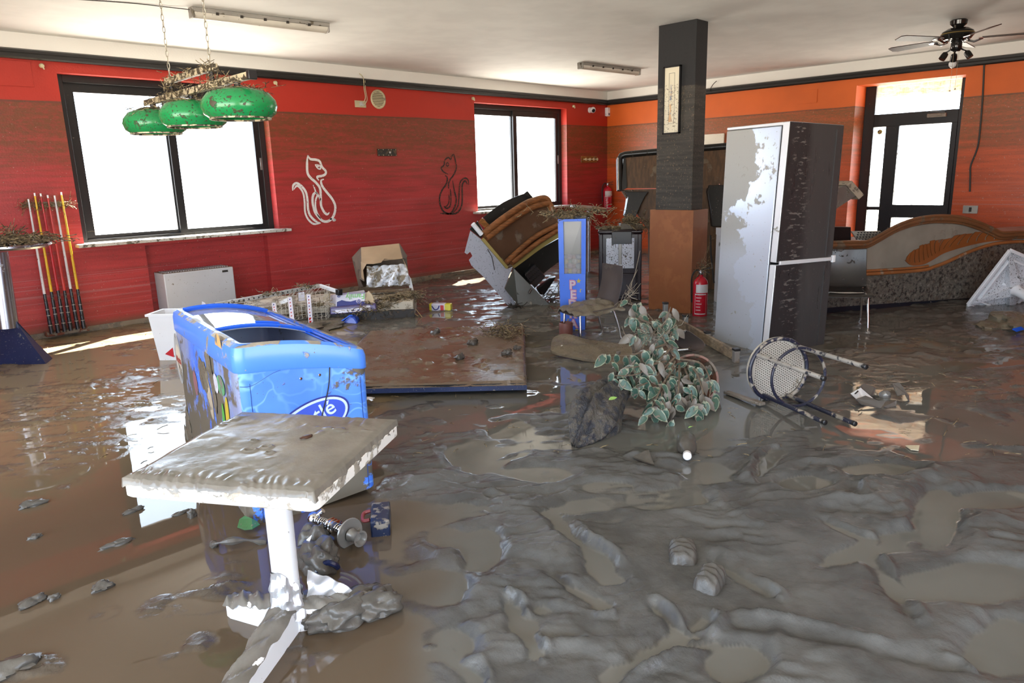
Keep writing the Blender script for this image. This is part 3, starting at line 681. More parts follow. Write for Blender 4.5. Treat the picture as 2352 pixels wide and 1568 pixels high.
tcn = V((1.04, 2.17, .68)); eu = V((math.cos(R(-58.3)), math.sin(R(-58.3)), 0)); ev = V((-eu.y, eu.x, 0)); hs = .322
def rsq(hw_, r, z, c=tcn, n=5):
    out = []
    for k_, (sx2, sy2) in enumerate(((1, 1), (-1, 1), (-1, -1), (1, -1))):
        for i in range(n+1):
            a = math.pi/2*(k_+i/n); out.append(c+eu*(sx2*(hw_-r)+r*math.cos(a))+ev*(sy2*(hw_-r)+r*math.sin(a))+V((0, 0, z)))
    return out
def loft(b, loops, mi=0, cap0=True, cap1=True):
    n = len(loops[0]); vs = [q for l_ in loops for q in l_]; fs = []
    for j in range(len(loops)-1):
        for i in range(n): i2 = (i+1) % n; fs.append((j*n+i, j*n+i2, (j+1)*n+i2, (j+1)*n+i))
    if cap0: fs.append(tuple(range(n))[::-1])
    if cap1: fs.append(tuple((len(loops)-1)*n+i for i in range(n)))
    return b.add(vs, fs, mi)
loft(MB(), [rsq(hs-.006, .028, -.052), rsq(hs, .03, -.046), rsq(hs, .03, -.012), rsq(hs-.008, .026, -.006)]).build('tabletop', M['wedge'], ft)
NM = 150; uu = np.linspace(-1, 1, NM+1); UU, VV = np.meshgrid(uu, uu)
ed = np.minimum(1-np.abs(UU), 1-np.abs(VV))*hs
zz = .014+.008*sstep(0, .03, ed)+.0025*fbm(UU*1.2+3, VV*1.8, 2, 201)
rp = sstep(.45, .85, VV+.15*UU)*sstep(-.9, .1, UU)*sstep(.95, .8, UU)
wob = 3*fbm(UU*3, VV*3, 3, 203)
zz += rp*.0016*np.sin(UU*46+VV*9+wob)*sstep(-.2, .3, fbm(UU*4, VV*4, 3, 208))
rim_ = sstep(.68, .95, -VV)+sstep(.72, .97, -UU)*0
zz += .0022*rim_*np.sin(UU*62+VV*24+wob*2)*sstep(-.4, .3, fbm(UU*5, VV*5, 3, 204))
zz += .0011*np.sin((UU*1.2+VV*.6)*5+wob)*sstep(1.0, -.2, UU)
zz += .004*sstep(.32, .6, fbm(UU*6, VV*6, 4, 205))*sstep(.2, .6, fbm(UU*2, VV*2, 2, 206)+.3)
for (a_, b2, r_) in ((-.15, -.18, .035), (-.02, -.08, .03), (.1, -.22, .022), (-.25, .05, .02)):
    q = np.hypot(UU-a_, (VV-b2)*1.3); zz += -.010*np.exp(-(q/r_)**2)+.006*np.exp(-((q-r_*1.7)/(r_*.6))**2)
jag = .018*fbm(UU*13, VV*13, 3, 209); ov = 1+np.where(ed < 1e-9, jag, 0)
zz = np.where(ed < 1e-9, -.012+.014*fbm(UU*18, VV*18, 3, 211), zz)
vs = [tcn+eu*float(UU[j, i]*hs*ov[j, i])+ev*float(VV[j, i]*hs*ov[j, i])+V((0, 0, float(zz[j, i])-.006)) for j in range(NM+1) for i in range(NM+1)]
W = NM+1; MB().add(vs, [(j*W+i, j*W+i+1, (j+1)*W+i+1, (j+1)*W+i) for j in range(NM) for i in range(NM)]).build('mud_layer', M['wmud'], ft, ang=80)
p_ = G(760, 1010, .70); MB().blob(G(705, 1003, .698), (.022, .014, .006), 3, .2).build('dead_leaf', mat('dark_red_leaf', (.06, .02, .01), .4, mud=0, speck=0), loc=G(705, 1003, .70), label='small dark brown leaf stuck in the mud on the white table', cat='leaf')
MB().lathe([(.044, .05), (.045, .06), (.045, .56), (.044, .635)], (1.04, 2.18, 0), n=36).build('pedestal', M['whitep'], ft)
MB().lathe([(.12, .61), (.12, .625), (.05, .632)], (1.04, 2.18, 0), n=24).build('top_plate', M['whitep'], ft)
for an, L_ in ((112, .27), (216, .52), (330, .34)):
    d_ = V((math.cos(R(an)), math.sin(R(an)), 0)); n = V((-d_.y, d_.x, 0)); o = V((1.04, 2.18, 0)); w_ = .04
    lp = []
    for t_, hh2, ww in ((0, .095, .042), (.3, .092, .042), (.9, .065, .038), (1, .05, .028)):
        p = o+d_*L_*t_; lp.append([p-n*ww-V((0, 0, .04)), p+n*ww-V((0, 0, .04)), p+n*ww+V((0, 0, hh2-.01)), p+n*(ww-.01)+V((0, 0, hh2)), p-n*(ww-.01)+V((0, 0, hh2)), p-n*ww+V((0, 0, hh2-.01))])
    fo_ = loft(MB(), lp).build('foot', M['whitep'], ft, bev=.004)
    b = MB(); b.grid(lambda u, v: o+d_*(L_*(.06+.92*u))+n*(.046*(2*v-1)*(1.0+.1*math.sin(u*9)))+V((0, 0, .118-.046*u-.022*abs(2*v-1)**3+.006*math.sin(u*23+v*5)+.004*math.sin(v*17+u*40))), 40, 10)
    b.build('mud_coat', M['wmud'], fo_, ang=80)
M['foil'] = mat('crumpled_aluminium_foil', (.80, .81, .84), .34, .7, mud=.14, ms=9, speck=.25, mudc=(.30, .26, .2))
def crumple(q, amp, s, seed): q = V(q); n = lambda a, b_, c: math.sin(a*s+b_*1.7*s+seed)*math.cos(c*s*1.3+a*s*.7+seed*2); return q+V((n(q.x, q.y, q.z), n(q.y, q.z, q.x), n(q.z, q.x, q.y)))*amp
b = MB(); fw = [(.058, .035), (.066, .08), (.062, .13), (.052, .17), (.05, .23)]
b.grid(lambda u, v: crumple(V((1.04, 2.18, 0))+V((math.cos(R(120+u*250)), math.sin(R(120+u*250)), 0))*(.07-.022*v+.006*math.sin(u*30))+V((0, 0, .05+.19*v*(.35+.65*abs(math.sin(u*3+.6))))), .005, 60, 1), 60, 14)
b.build('foil_wrap', M['foil'], ft, ang=25)
ff = MB(); A = [P(706, 1312, dep((1.09, 2.17, .25))), P(706, 1395, dep((1.08, 2.16, .1))), P(812, 1400, dep((1.22, 2.10, .1))), P(872, 1388, dep((1.33, 2.05, .08)))]
def sheet(u, v):
    t0 = A[0]+(A[3]-A[0])*u; t1 = A[1]+(A[2]-A[1])*u
    return crumple(t0+(t1-t0)*v+V((0, 0, .012*math.sin(u*3.1))), .006, 55, 3)
ff.grid(sheet, 36, 16, thick=(.002, .004, 0)).build('foil_sheet', M['foil'], ft, ang=22)
b = MB()
for q_, r_ in (((1.20, 2.07, .035), (.13, .075, .06)), ((1.30, 2.02, .03), (.09, .07, .055)), ((1.12, 2.12, .04), (.07, .05, .05))): b.blob(q_, r_, int(q_[0]*50), .22, 22)
b.build('mud_heap', M['lump'], ft, ang=60)
# ------------------------------------------------------------------ ice cream freezer
def fz_mat(name, pattern):
    k = NT(name); ob_ = k.tc.outputs['Object']
    blue = (.055, .20, .86)
    c = k.mix(k.step(k.noise(2.2, 3), .3, .7), (.045, .165, .80), (.095, .28, .95))
    if pattern:
        vn = k.n('ShaderNodeTexVoronoi', feature='DISTANCE_TO_EDGE'); vn.inputs['Scale'].default_value = 7.5
        wv = k.n('ShaderNodeTexNoise'); wv.inputs['Scale'].default_value = 5; k.l(ob_, wv.inputs['Vector'])
        ad = k.n('ShaderNodeVectorMath', operation='MULTIPLY_ADD'); k.l(wv.outputs['Color'], ad.inputs[0]); ad.inputs[1].default_value = (.35, .35, .35); k.l(ob_, ad.inputs[2]); k.l(ad.outputs[0], vn.inputs['Vector'])
        ln = k.step(vn.outputs['Distance'], .075, .0); ln = k.math('MULTIPLY', ln, k.step(k.noise(4, 3), .35, .6, .15, .75))
        c = k.mix(k.math('MULTIPLY', ln, .6), c, (.30, .62, 1.0))
    sp = k.n('ShaderNodeSeparateXYZ'); k.l(ob_, sp.inputs[0]); zz_ = sp.outputs['Z']
    nn = k.noise(5, 7, .62); low = k.step(zz_, .36, .05, 0, .11) if pattern != 'side' else k.step(zz_, .9, .1, .03, .26)
    mk = k.step(k.math('ADD', nn, low), .60 if pattern != 'side' else .60, .64 if pattern != 'side' else .68)
    if pattern == 'side':
        film = k.step(k.noise(3.0, 6, .6, stretch=(1, 1, .45)), .40, .62); c = k.mix(k.math('MULTIPLY', film, .72), c, (.30, .29, .27))
    s2 = k.step(k.noise(80, 2), .71, .74); mk = k.math('MAXIMUM', mk, k.math('MULTIPLY', s2, .8))
    if pattern is True: 
        sm = k.step(k.noise(3.2, 4, .5), .635, .66); mk = k.math('MAXIMUM', mk, k.math('MULTIPLY', sm, .0))
    k.base(k.mix(mk, c, (.125, .108, .082))); k.rough(k.step(mk, 0, 1, .30, .45)); k.l(k.bump(mk, .004, .6), k.b.inputs['Normal']); return k.m
M['fzf'] = fz_mat('blue_rippled_print', True); M['fzs'] = fz_mat('blue_muddy_side', 'side'); M['fzr'] = mat('blue_plastic_rim', (.085, .26, .90), .28, mud=.30, ms=7, speck=.3, var=.05, top=.30, mudc=(.42, .38, .31))
M['fzb'] = mat('bright_blue_plastic', (.02, .13, .78), .3, mud=.2, ms=12, speck=.4, var=.03)
M['liner'] = mat('white_liner', (.55, .62, .80), .35, mud=.2, speck=.3)
FB = [V((1.294, 3.015, -.03)), V((1.911, 2.85, .045)), V((2.16, 4.27, -.02)), V((1.55, 4.38, -.03))]
FT_ = [V((1.306, 3.018, .85)), V((1.905, 2.85, .752)), V((2.155, 4.27, .745)), V((1.553, 4.38, .835))]
def fz(u, v, w):
    b0 = FB[0]*(1-u)*(1-v)+FB[1]*u*(1-v)+FB[2]*u*v+FB[3]*(1-u)*v; t0 = FT_[0]*(1-u)*(1-v)+FT_[1]*u*(1-v)+FT_[2]*u*v+FT_[3]*(1-u)*v
    return b0+(t0-b0)*w+V((0, 0, .034*max(0, w)**4*(1-(2*u-1)**2)))
def fzloop(ins, w, r=.055, n=7):
    out = []; wu, wv_ = .62, 1.39
    for k_, (cu_, cv_) in enumerate(((1, 1), (0, 1), (0, 0), (1, 0))):
        for i in range(n+1):
            a = math.pi/2*(k_+i/n); x = (wu-ins-r if cu_ else ins+r)+r*math.cos(a); y = (wv_-ins-r if cv_ else ins+r)+r*math.sin(a); out.append(fz(x/wu, y/wv_, w))
        # straight side samples so the arch shows
        nxt = ((0, 1), (0, 0), (1, 0), (1, 1))[k_]
        a = math.pi/2*(k_+1)
        x0 = (wu-ins-r if cu_ else ins+r)+r*math.cos(a); y0 = (wv_-ins-r if cv_ else ins+r)+r*math.sin(a)
        x1 = (wu-ins-r if nxt[0] else ins+r)+r*math.cos(a); y1 = (wv_-ins-r if nxt[1] else ins+r)+r*math.sin(a)
        for i in range(1, 10): t = i/10; out.append(fz((x0+(x1-x0)*t)/wu, (y0+(y1-y0)*t)/wv_, w))
    return out
fr_ = thing('chest_freezer', (1.7, 3.6, 0), 'bright blue chest freezer with sliding glass lid behind the white table', 'freezer')
b = MB(); loft(b, [fzloop(.012, 0), fzloop(.012, .3), fzloop(.012, .6), fzloop(.010, .86)], cap1=False)
bd = b.build('body', [M['fzs'], M['fzf']], fr_)
for pl in bd.data.polygons:
    if pl.normal.y < -.5 or pl.normal.x > .6: pl.material_index = 1
rb = MB(); loft(rb, [fzloop(.008, .855), fzloop(.004, .865), fzloop(.004, .95), fzloop(.010, .985), fzloop(.03, 1.0), fzloop(.055, .995), fzloop(.06, .96)], cap0=False, cap1=False); rb.build('rim', M['fzr'], fr_)
lb_ = MB(); loft(lb_, [fzloop(.06, .965), fzloop(.075, .93), fzloop(.085, .45)], cap0=False); 
lo_ = lb_.build('liner', M['liner'], fr_)
for pl in lo_.data.polygons: pl.flip()
# seam lines on the front panel
def fzp(u, w, off=.004): q = fz(u, 0, w); e1 = (fz(1, 0, w)-fz(0, 0, w)).normalized(); n = V((e1.y, -e1.x, 0)); return q+n*(off-.012+.0)
seam = mat('dark_seam', (.02, .06, .25), .5, mud=0, speck=0)
b = MB(); b.tube([fzp(.10, .02, .001), fzp(.10, .80, .001)], .0016, 4); b.tube([fzp(.91, .02, .001), fzp(.91, .80, .001)], .0016, 4)
b.tube(catmull([fzp(.03, .79, .001), fzp(.12, .79, .001), fzp(.3, .85, .001), fzp(.5, .87, .001), fzp(.75, .865, .001), fzp(.93, .81, .001)], 6), .0016, 4); b.build('panel_seam', seam, fr_)
for q in ((.46, .80), (.60, .815)): MB().lathe([(.007, 0), (.007, .004), (.003, .005)], fzp(q[0], q[1], .0), (0, -1, 0), 12).build('screw_head', M['chrome'], fr_)
# logo on the front: oval with ring and word
e1 = (fz(1, 0, .6)-fz(0, 0, .6)); e1.z = 0; e1.normalize(); e2 = (fz(.5, 0, .8)-fz(.5, 0, .2)).normalized(); nF = V((e1.y, -e1.x, 0))
def onfront(px, py):
    o = fz(0, 0, .5); d = ray(px, py); t = (o-CAM).dot(nF)/d.dot(nF); return CAM+d*t
lc = onfront(716, 974); lr = R(22)
la_, lb2 = e1*math.cos(lr)+e2*math.sin(lr), -e1*math.sin(lr)+e2*math.cos(lr)
def oval(a0, b0, off): return [lc+la_*a0*math.cos(t)+lb2*b0*math.sin(t)+nF*off for t in [2*math.pi*i/48 for i in range(48)]]
M['navy'] = mat('logo_navy', (.01, .02, .25), .3, mud=0, speck=0); M['lgw'] = mat('logo_pale_blue', (.55, .70, .95), .35, mud=0, speck=0); M['lgb'] = mat('logo_royal_blue', (.035, .085, .62), .3, mud=0, speck=0)
A0, B0 = .20, .105
for nm, sc_, off, mm in (('logo_edge', 1, -.009, 'navy'), ('logo_ring', .955, -.008, 'lgw'), ('logo_field', .89, -.007, 'lgb')):
    ov_ = oval(A0*sc_, B0*(1-(1-sc_)*1.7), off); MB().add(ov_, [tuple(range(48))]).build(nm, M[mm], fr_, smooth=False)
text('Nestlé', .105, lc+lb2*.022-la_*.006, la_, lb2, M['lgw'], 'logo_lettering', fr_, bold=.001, ext=-.005)
b = MB(); b.ribbon([lc+la_*(-.12+.24*i/8)+lb2*(-.048+.018*math.sin(i*.8)) for i in range(9)], [.002, .01, .016, .018, .016, .014, .012, .008, .002], nF, -.005); b.build('logo_wave', M['lgw'], fr_)
ltt = onfront(815, 1075)
# left side pictures
nS = (fz(0, 0, .5)-fz(1, 0, .5)).normalized(); eS = (fz(0, 0, .5)-fz(0, 1, .5)); eS.z = 0; eS.normalize(); nS = V((-eS.y, eS.x, 0)); nS = nS if nS.x < 0 else -nS
def onside(px, py):
    o = fz(0, 0, .5)-nS*.012; d = ray(px, py); t = (o-CAM).dot(nS)/d.dot(nS); return CAM+d*t
def sideoval(px, py, rx, rz, mm, nm, off=.003, rot=0):
    c_ = onside(px, py)+nS*off; a1 = eS*math.cos(rot)+V((0, 0, 1))*math.sin(rot); a2 = -eS*math.sin(rot)+V((0, 0, 1))*math.cos(rot)
    return MB().add([c_+a1*rx*math.cos(t)+a2*rz*math.sin(t) for t in [2*math.pi*i/32 for i in range(32)]], [tuple(range(32))]).build(nm, mm, fr_, smooth=False)
dec = lambda n_, c: mat(n_, c, .4, mud=.42, ms=9, speck=.3, mudc=(.22, .20, .17))
sideoval(411, 823, .095, .155, dec('decal_grey', (.36, .37, .38)), 'decal_surround', .002); sideoval(412, 826, .07, .095, dec('decal_cream', (.60, .52, .42)), 'decal_oval', .003)
text('Motta', .055, onside(412, 826)+nS*.004, eS, (0, 0, 1), mat('decal_red', (.35, .05, .04), .5, mud=0, speck=0), 'decal_lettering', fr_, bold=.002, ext=.0, sx=1.0)
sideoval(508, 885, .075, .05, dec('decal_green', (.12, .36, .18)), 'decal_badge', .003); sideoval(497, 880, .045, .05, dec('decal_pale', (.55, .55, .65)), 'decal_badge', .0035); sideoval(492, 886, .03, .03, dec('decal_rose', (.45, .2, .2)), 'decal_badge', .004)
sideoval(483, 915, .05, .11, dec('decal_tan', (.50, .42, .32)), 'decal_bar', .002, .2); sideoval(524, 955, .035, .10, dec('decal_yellow', (.60, .45, .05)), 'decal_lolly', .003, -.15); sideoval(516, 965, .025, .09, dec('decal_leaf_green', (.10, .42, .08)), 'decal_lolly', .0035, -.1)
sideoval(502, 790, .06, .05, dec('decal_peach', (.65, .38, .15)), 'decal_cone', .003, .3); sideoval(450, 880, .05, .07, dec('decal_pink', (.35, .16, .2)), 'decal_berry', .002)
# mud slabs clinging to the left side
b = MB()
for px, py, rx, rz, sd in ((468, 862, .10, .085, 1), (492, 900, .04, .11, 2), (478, 830, .05, .07, 3), (435, 985, .10, .12, 4), (470, 1040, .12, .07, 5), (560, 1165, .06, .07, 6), (430, 1010, .05, .1, 8)):
    c_ = onside(px, py); b.blob((0, 0, 0), (1, 1, 1), sd, .22, 12); k0 = len(b.v)-(13*24)
    for i in range(k0, len(b.v)): q = b.v[i]; b.v[i] = c_+eS*q.x*rx+V((0, 0, 1))*q.z*rz+nS*q.y*.008
b.build('mud_patches', M['dmud'], fr_, ang=70, kind='stuff')
# mirror glass lid on the rear part, in a blue frame; second pane slid beneath
def lidp(u, v, dz=0): q = fz(.105+.79*u, .045+.91*v, .975); return q+V((0, 0, dz+.012*(1-(2*u-1)**2)))
M['lidg'] = None
k = NT('freezer_lid_glass'); ms_ = k.step(k.noise(22, 6, .7), .60, .64); k2 = k.step(k.noise(3.5, 5, .6, stretch=(.6, 1, 1)), .50, .60)
sp = k.n('ShaderNodeSeparateXYZ'); k.l(k.tc.outputs['Object'], sp.inputs[0]); k2 = k.math('MULTIPLY', k2, k.step(sp.outputs['X'], .02, .22)); ms_ = k.math('MAXIMUM', ms_, k2)
k.base(k.mix(ms_, (.50, .55, .62), (.25, .21, .17))); k.rough(k.step(ms_, 0, 1, .03, .4)); k.b.inputs['IOR'].default_value = 1.6; k.l(k.bump(ms_, .002, .5), k.b.inputs['Normal']); M['lidg'] = k.m
MB().grid(lambda u, v: lidp(u, .40+.60*v, -.004), 14, 14, thick=(0, 0, -.006)).build('glass_lid', M['lidg'], fr_)
b = MB(); b.tube([lidp(i/12, .40, .004) for i in range(13)], .011, 6); lf_ = b.build('lid_frame', M['fzb'], fr_)
MB().tube([lidp(i/12, .415, .016) for i in range(5, 9)], .008, 6).build('lid_handle', M['fzb'], lf_)
MB().tube([lidp(.99, v/10, .0) for v in range(11)], .009, 6).tube([lidp(.93, v/10, -.012) for v in range(11)], .006, 6).build('lid_track', M['fzb'], fr_)
MB().tube([lidp(.01, v/10, .0) for v in range(11)], .007, 6).build('lid_track', M['fzb'], fr_)
b = MB(); b.tube([lidp(i/12, 1.0, .012) for i in range(13)], .014, 6); b.build('rear_trim', M['fzb'], fr_)
b = MB(); b.grid(lambda u, v: crumple(fz(.16+.5*u, .08+.30*v, .78+.10*math.sin(u*3.1)*math.sin(v*3.1)), .012, 28, 4), 26, 20)
b.build('plastic_bag', mat('grey_wet_plastic_bag', (.30, .28, .25), .12, mud=.3, speck=.2), loc=fz(.4, .25, .7), label='crumpled muddy plastic bag lying inside the open blue freezer', cat='bag')
# a thin cable hangs down the front
MB().tube(catmull([fzp(.68, .86, .006), fzp(.66, .75, .008), fzp(.60, .60, .008), fzp(.53, .42, .008)], 5), .003, 5).build('cord', M['black'], fr_)
# ------------------------------------------------------------------ wall things: murals, vent, plates, hooks, rack
def stroke(name, pts, w, m_, parent, n=5): 
    q = catmull([WA(600+x/3.824, 150+y/3.824, YA-.001) for x, y in pts], n); N = len(q)
    ww = [w*1.35*(.35+.65*min(1, min(i, N-1-i)/max(2, N*.12))) for i in range(N)]
    return MB().ribbon(q, ww, (0, -1, 0), .003).build(name, m_, parent, smooth=False)
def flaked(name, c, bg_, th):
    k = NT(name); n = k.step(k.noise(60, 5, .65), th, th+.03); k.base(k.mix(n, c, bg_)); k.rough(.55); return k.m
M['catw'] = flaked('flaking_white_paint', (.72, .70, .68), (.35, .04, .03), .60); M['catb'] = flaked('flaking_black_paint', (.018, .014, .012), (.28, .04, .015), .56)
cw = thing('cat_mural', (5.25, YA-.001, 1.45), 'white painted cat outline on the red wall, facing right', 'mural')
for nm, p_, w_ in (('head_stroke', [(408, 788), (430, 822), (475, 828), (512, 842), (532, 890), (565, 928), (562, 955), (535, 970), (490, 980), (506, 1012)], .024),
    ('back_stroke', [(408, 788), (402, 850), (405, 940), (430, 985), (480, 1030), (515, 1080), (522, 1160), (525, 1230), (550, 1285), (578, 1308), (598, 1290)], .026),
    ('chest_stroke', [(550, 1000), (525, 1012), (535, 1060), (580, 1120), (620, 1170), (648, 1230), (645, 1290), (620, 1345), (580, 1370), (540, 1366), (500, 1330), (468, 1280), (450, 1200), (455, 1140), (475, 1108), (455, 1050)], .026),
    ('leg_stroke', [(476, 1112), (492, 1140), (478, 1180), (476, 1240), (492, 1300), (528, 1356)], .018),
    ('leg_stroke', [(480, 1108), (505, 1150), (522, 1195)], .016),
    ('tail_stroke', [(275, 1100), (280, 1055), (310, 1035), (350, 1058), (390, 1110), (405, 1180), (410, 1260), (430, 1320), (480, 1370), (522, 1385)], .024),
    ('tail_stroke', [(285, 1090), (312, 1058), (345, 1082), (370, 1130), (380, 1200), (385, 1290), (412, 1352), (460, 1392), (522, 1385)], .020),
    ('paw_stroke', [(598, 1350), (625, 1348), (650, 1358), (625, 1364)], .018),
    ('eye_stroke', [(470, 872), (510, 880), (520, 908), (498, 905), (472, 874)], .014), ('eye_stroke', [(488, 884), (500, 888), (503, 894)], .012)):
    stroke(nm, p_, w_, M['catw'], cw)
cb = thing('cat_mural', (7.6, YA-.001, 1.45), 'black painted cat outline on the red wall, facing left', 'mural')
for nm, p_, w_ in (('head_stroke', [(1690, 775), (1670, 802), (1665, 825), (1640, 810), (1610, 835), (1605, 875), (1580, 900), (1600, 935), (1640, 955)], .018),
    ('back_stroke', [(1690, 775), (1705, 840), (1712, 900), (1690, 960), (1660, 1000), (1645, 1040), (1645, 1085)], .020),
    ('chest_stroke', [(1610, 965), (1632, 985), (1625, 1040), (1580, 1110), (1565, 1180), (1580, 1250), (1610, 1290), (1660, 1302), (1695, 1250), (1712, 1180), (1695, 1100), (1680, 1010)], .022),
    ('leg_stroke', [(1660, 1085), (1665, 1160), (1660, 1230), (1630, 1256), (1603, 1235)], .018), ('leg_stroke', [(1648, 1130), (1650, 1190), (1632, 1232), (1606, 1240)], .014),
    ('tail_stroke', [(1822, 1052), (1815, 1005), (1785, 990), (1750, 1020), (1740, 1080), (1735, 1170), (1725, 1240), (1680, 1300)], .018),
    ('tail_stroke', [(1810, 1045), (1790, 1015), (1765, 1050), (1765, 1150), (1760, 1230), (1730, 1285), (1680, 1304), (1572, 1300)], .022),
    ('eye_stroke', [(1650, 870), (1635, 855), (1622, 870), (1635, 886), (1650, 870)], .012), ('eye_stroke', [(1634, 868), (1638, 874)], .016)):
    stroke(nm, p_, w_, M['catb'], cb)
M['vent'] = mat('yellowed_plastic', (.55, .48, .30), .45, mud=.25, ms=14, speck=.2)
c_ = WA(868, 228); vt = thing('wall_vent', c_, 'round yellowed vent grille high on the red wall', 'vent')
MB().lathe([(.125, 0), (.13, .01), (.115, .018), (.10, .012), (.10, .0)], c_, (0, -1, 0), 32, caps=False).build('vent_ring', M['vent'], vt)
MB().lathe([(.10, .003), (.001, .003)], c_, (0, -1, 0), 24, caps=False).build('vent_back', mat('vent_shadow', (.12, .10, .06), .6, mud=0, speck=0), vt)
for i in range(9):
    z_ = -.085+i*.0212; hw_ = math.sqrt(max(.0, .1**2-z_**2)); MB().box(c_+V((-hw_, -.013, z_-.006)), c_+V((hw_, -.004, z_+.006))).build('slat', M['vent'], vt, smooth=False)
c_ = WA(827, 239); so_ = thing('wall_socket', c_, 'small cream socket plate with dangling cable, left of the round vent', 'socket')
MB().box(c_+V((-.09, -.015, -.045)), c_+V((.09, 0, .045))).build('plate', M['vent'], so_, bev=.004); MB().box(c_+V((-.02, -.03, -.025)), c_+V((.045, -.01, .025))).build('plug', mat('grey_plug', (.5, .5, .48), .4, mud=.1), so_, bev=.004)
t0 = WA(834, 183, YA-.06)
MB().tube(catmull([c_+V((.02, -.03, 0)), c_+V((.06, -.05, .08)), c_+V((.05, -.05, .2)), V((t0.x, YA-.065, 2.90)), V((t0.x-.02, YA-.01, 2.96))], 6), .006, 6).tube(catmull([c_+V((.05, -.03, -.01)), c_+V((.09, -.045, .06)), c_+V((.075, -.045, .2)), V((t0.x+.03, YA-.062, 2.87))], 6), .005, 6).build('cable', M['vent'], so_)
c_ = WA(888, 350); pl_ = thing('wall_plate', c_, 'dark muddy rectangular plate with screws between the two painted cats', 'plate')
M['dplate'] = mat('dark_muddy_plate', (.03, .026, .022), .5, mud=.45, ms=22, speck=.5, mudc=(.09, .06, .035))
MB().box(c_+V((-.165, -.02, -.05)), c_+V((.165, 0, .05))).build('plate', M['dplate'], pl_, bev=.004)
for x_ in (-.15, -.07, .02, .07, .15):
    for z_ in (-.038, .038): MB().lathe([(.006, 0), (.004, .004)], c_+V((x_, -.02, z_)), (0, -1, 0), 8).build('screw', M['vent'], pl_)
MB().box(c_+V((.03, -.03, -.012)), c_+V((.055, -.018, .012))).build('switch', mat('pale_switch', (.5, .48, .5), .4, mud=.1), pl_, bev=.002)
def hook(px, py, lab):
    c_ = WA(px, py); MB().lathe([(.012, 0), (.022, .01), (.024, .035), (.016, .05)], c_, (0, -1, -.1), 12).tube([c_+V((0, -.02, -.01)), c_+V((.012, -.045, -.035)), c_+V((0, -.06, -.02))], .007, 6).build('wall_hook', M['vent'], loc=c_, label=lab, cat='hook')
hook(94, 151, 'small cream hook at the far left, above the big window corner'); hook(630, 190, 'small cream hook on the wall right of the big window'); hook(1084, 226, 'small pale hook just left of the far window top'); hook(1315, 244, 'small cream hook right of the far window')
c_ = WA(1354, 253); sc = thing('security_camera', c_, 'white dome camera with black lens on the red wall near the corner', 'camera')
MB().lathe([(.05, 0), (.05, .02), (.045, .04)], c_, (0, -1, 0), 20).build('mount', M['whitep'], sc)
MB().lathe([(.0, -.055), (.035, -.04), (.055, 0), (.05, .03), (.035, .048)], c_+V((0, -.075, 0)), (-.45, -.75, -.35), 20).build('dome', M['whitep'], sc)
lx = V((-.45, -.75, -.35)).normalized(); MB().lathe([(.034, .046), (.03, .055), (.001, .058)], c_+V((0, -.075, 0)), lx, 16).build('lens', M['black'], sc)
c_ = WA(1396, 256, YA-.03); c_.x = min(c_.x, XB-.03)
sn = thing('alarm_sensor', c_, 'small white sensor box in the room corner under the black rail', 'sensor')
MB().box(c_+V((-.05, -.04, -.09)), c_+V((.03, .03, .07))).build('case', M['whitep'], sn, bev=.008); MB().box(c_+V((-.035, -.043, -.07)), c_+V((.015, -.038, -.03))).build('lens_window', mat('sensor_grey', (.2, .22, .28), .3, mud=0, speck=0), sn)
M['owood'] = mat('orange_varnished_wood', (.34, .13, .03), .35, mud=.3, ms=10, speck=.3, wood=(1, 6, 8))
c_ = WA(1352, 366); ck = thing('coat_rack', c_, 'short wooden coat rack with round pegs left of the room corner', 'coat rack')
MB().box(c_+V((-.24, -.02, -.06)), c_+V((.24, 0, .06))).build('board', M['owood'], ck, bev=.006)
for x_ in (-.17, -.05, .06, .17): MB().lathe([(.012, 0), (.012, .04), (.026, .05), (.026, .06), (.01, .068)], c_+V((x_, -.02, 0)), (0, -1, 0), 14).build('peg', M['vent'], ck)
def outline(c, w, h, ax, lab, d=.004):   # flush painted-over cover plate
    c = V(c); n = V((0, -1, 0)) if ax == 'x' else V((-1, 0, 0)); u = V((1, 0, 0)) if ax == 'x' else V((0, 1, 0))
    MB().obox(c-u*w/2-V((0, 0, h/2)), u*w, V((0, 0, h)), n*d).build('cover_plate', M['red'] if ax == 'x' else M['orange'], loc=c, bev=.0015, label=lab, cat='cover plate')
outline(WA(25, 168), .36, .24, 'x', 'square red painted cover plate at the far left above the cue rack', .008); outline(WA(701, 606), .12, .10, 'x', 'small red painted cover plate low on the wall under the white cat', .008)
outline(WB(1855, 222), .30, .20, 'y', 'square orange painted cover plate above the fridge', .008)
# cable and socket on the orange wall
b = MB(); pts = [WB(*q) - V((.03, 0, 0)) for q in ((2262, 146), (2258, 230), (2250, 320), (2243, 350), (2231, 380), (2230, 405), (2229, 440))]
b.tube(catmull(pts, 6), .011, 6); b.build('hanging_cable', M['cwire'], loc=pts[0], label='dark cable hanging down the orange wall right of the door', cat='cable')
c_ = WB(2229, 481); s_ = thing('wall_socket', c_, 'grey switch plate on the orange wall right of the door', 'socket')
MB().box(c_+V((-.015, -.09, -.055)), c_+V((0, .09, .055))).build('plate', mat('grey_plate', (.45, .43, .38), .4, mud=.2), s_, bev=.004); MB().box(c_+V((-.02, -.015, -.03)), c_+V((-.012, .015, .03))).build('switch', M['cwire'], s_)
MB().tube(catmull([WB(1633, 210)-V((.06, 0, 0)), WB(1640, 196)-V((.05, 0, 0)), WB(1648, 186)-V((.03, 0, 0))], 4), .006, 6).build('cable_end', M['cwire'], loc=WB(1640, 196), label='short cable stub poking over the rail right of the black column', cat='cable')
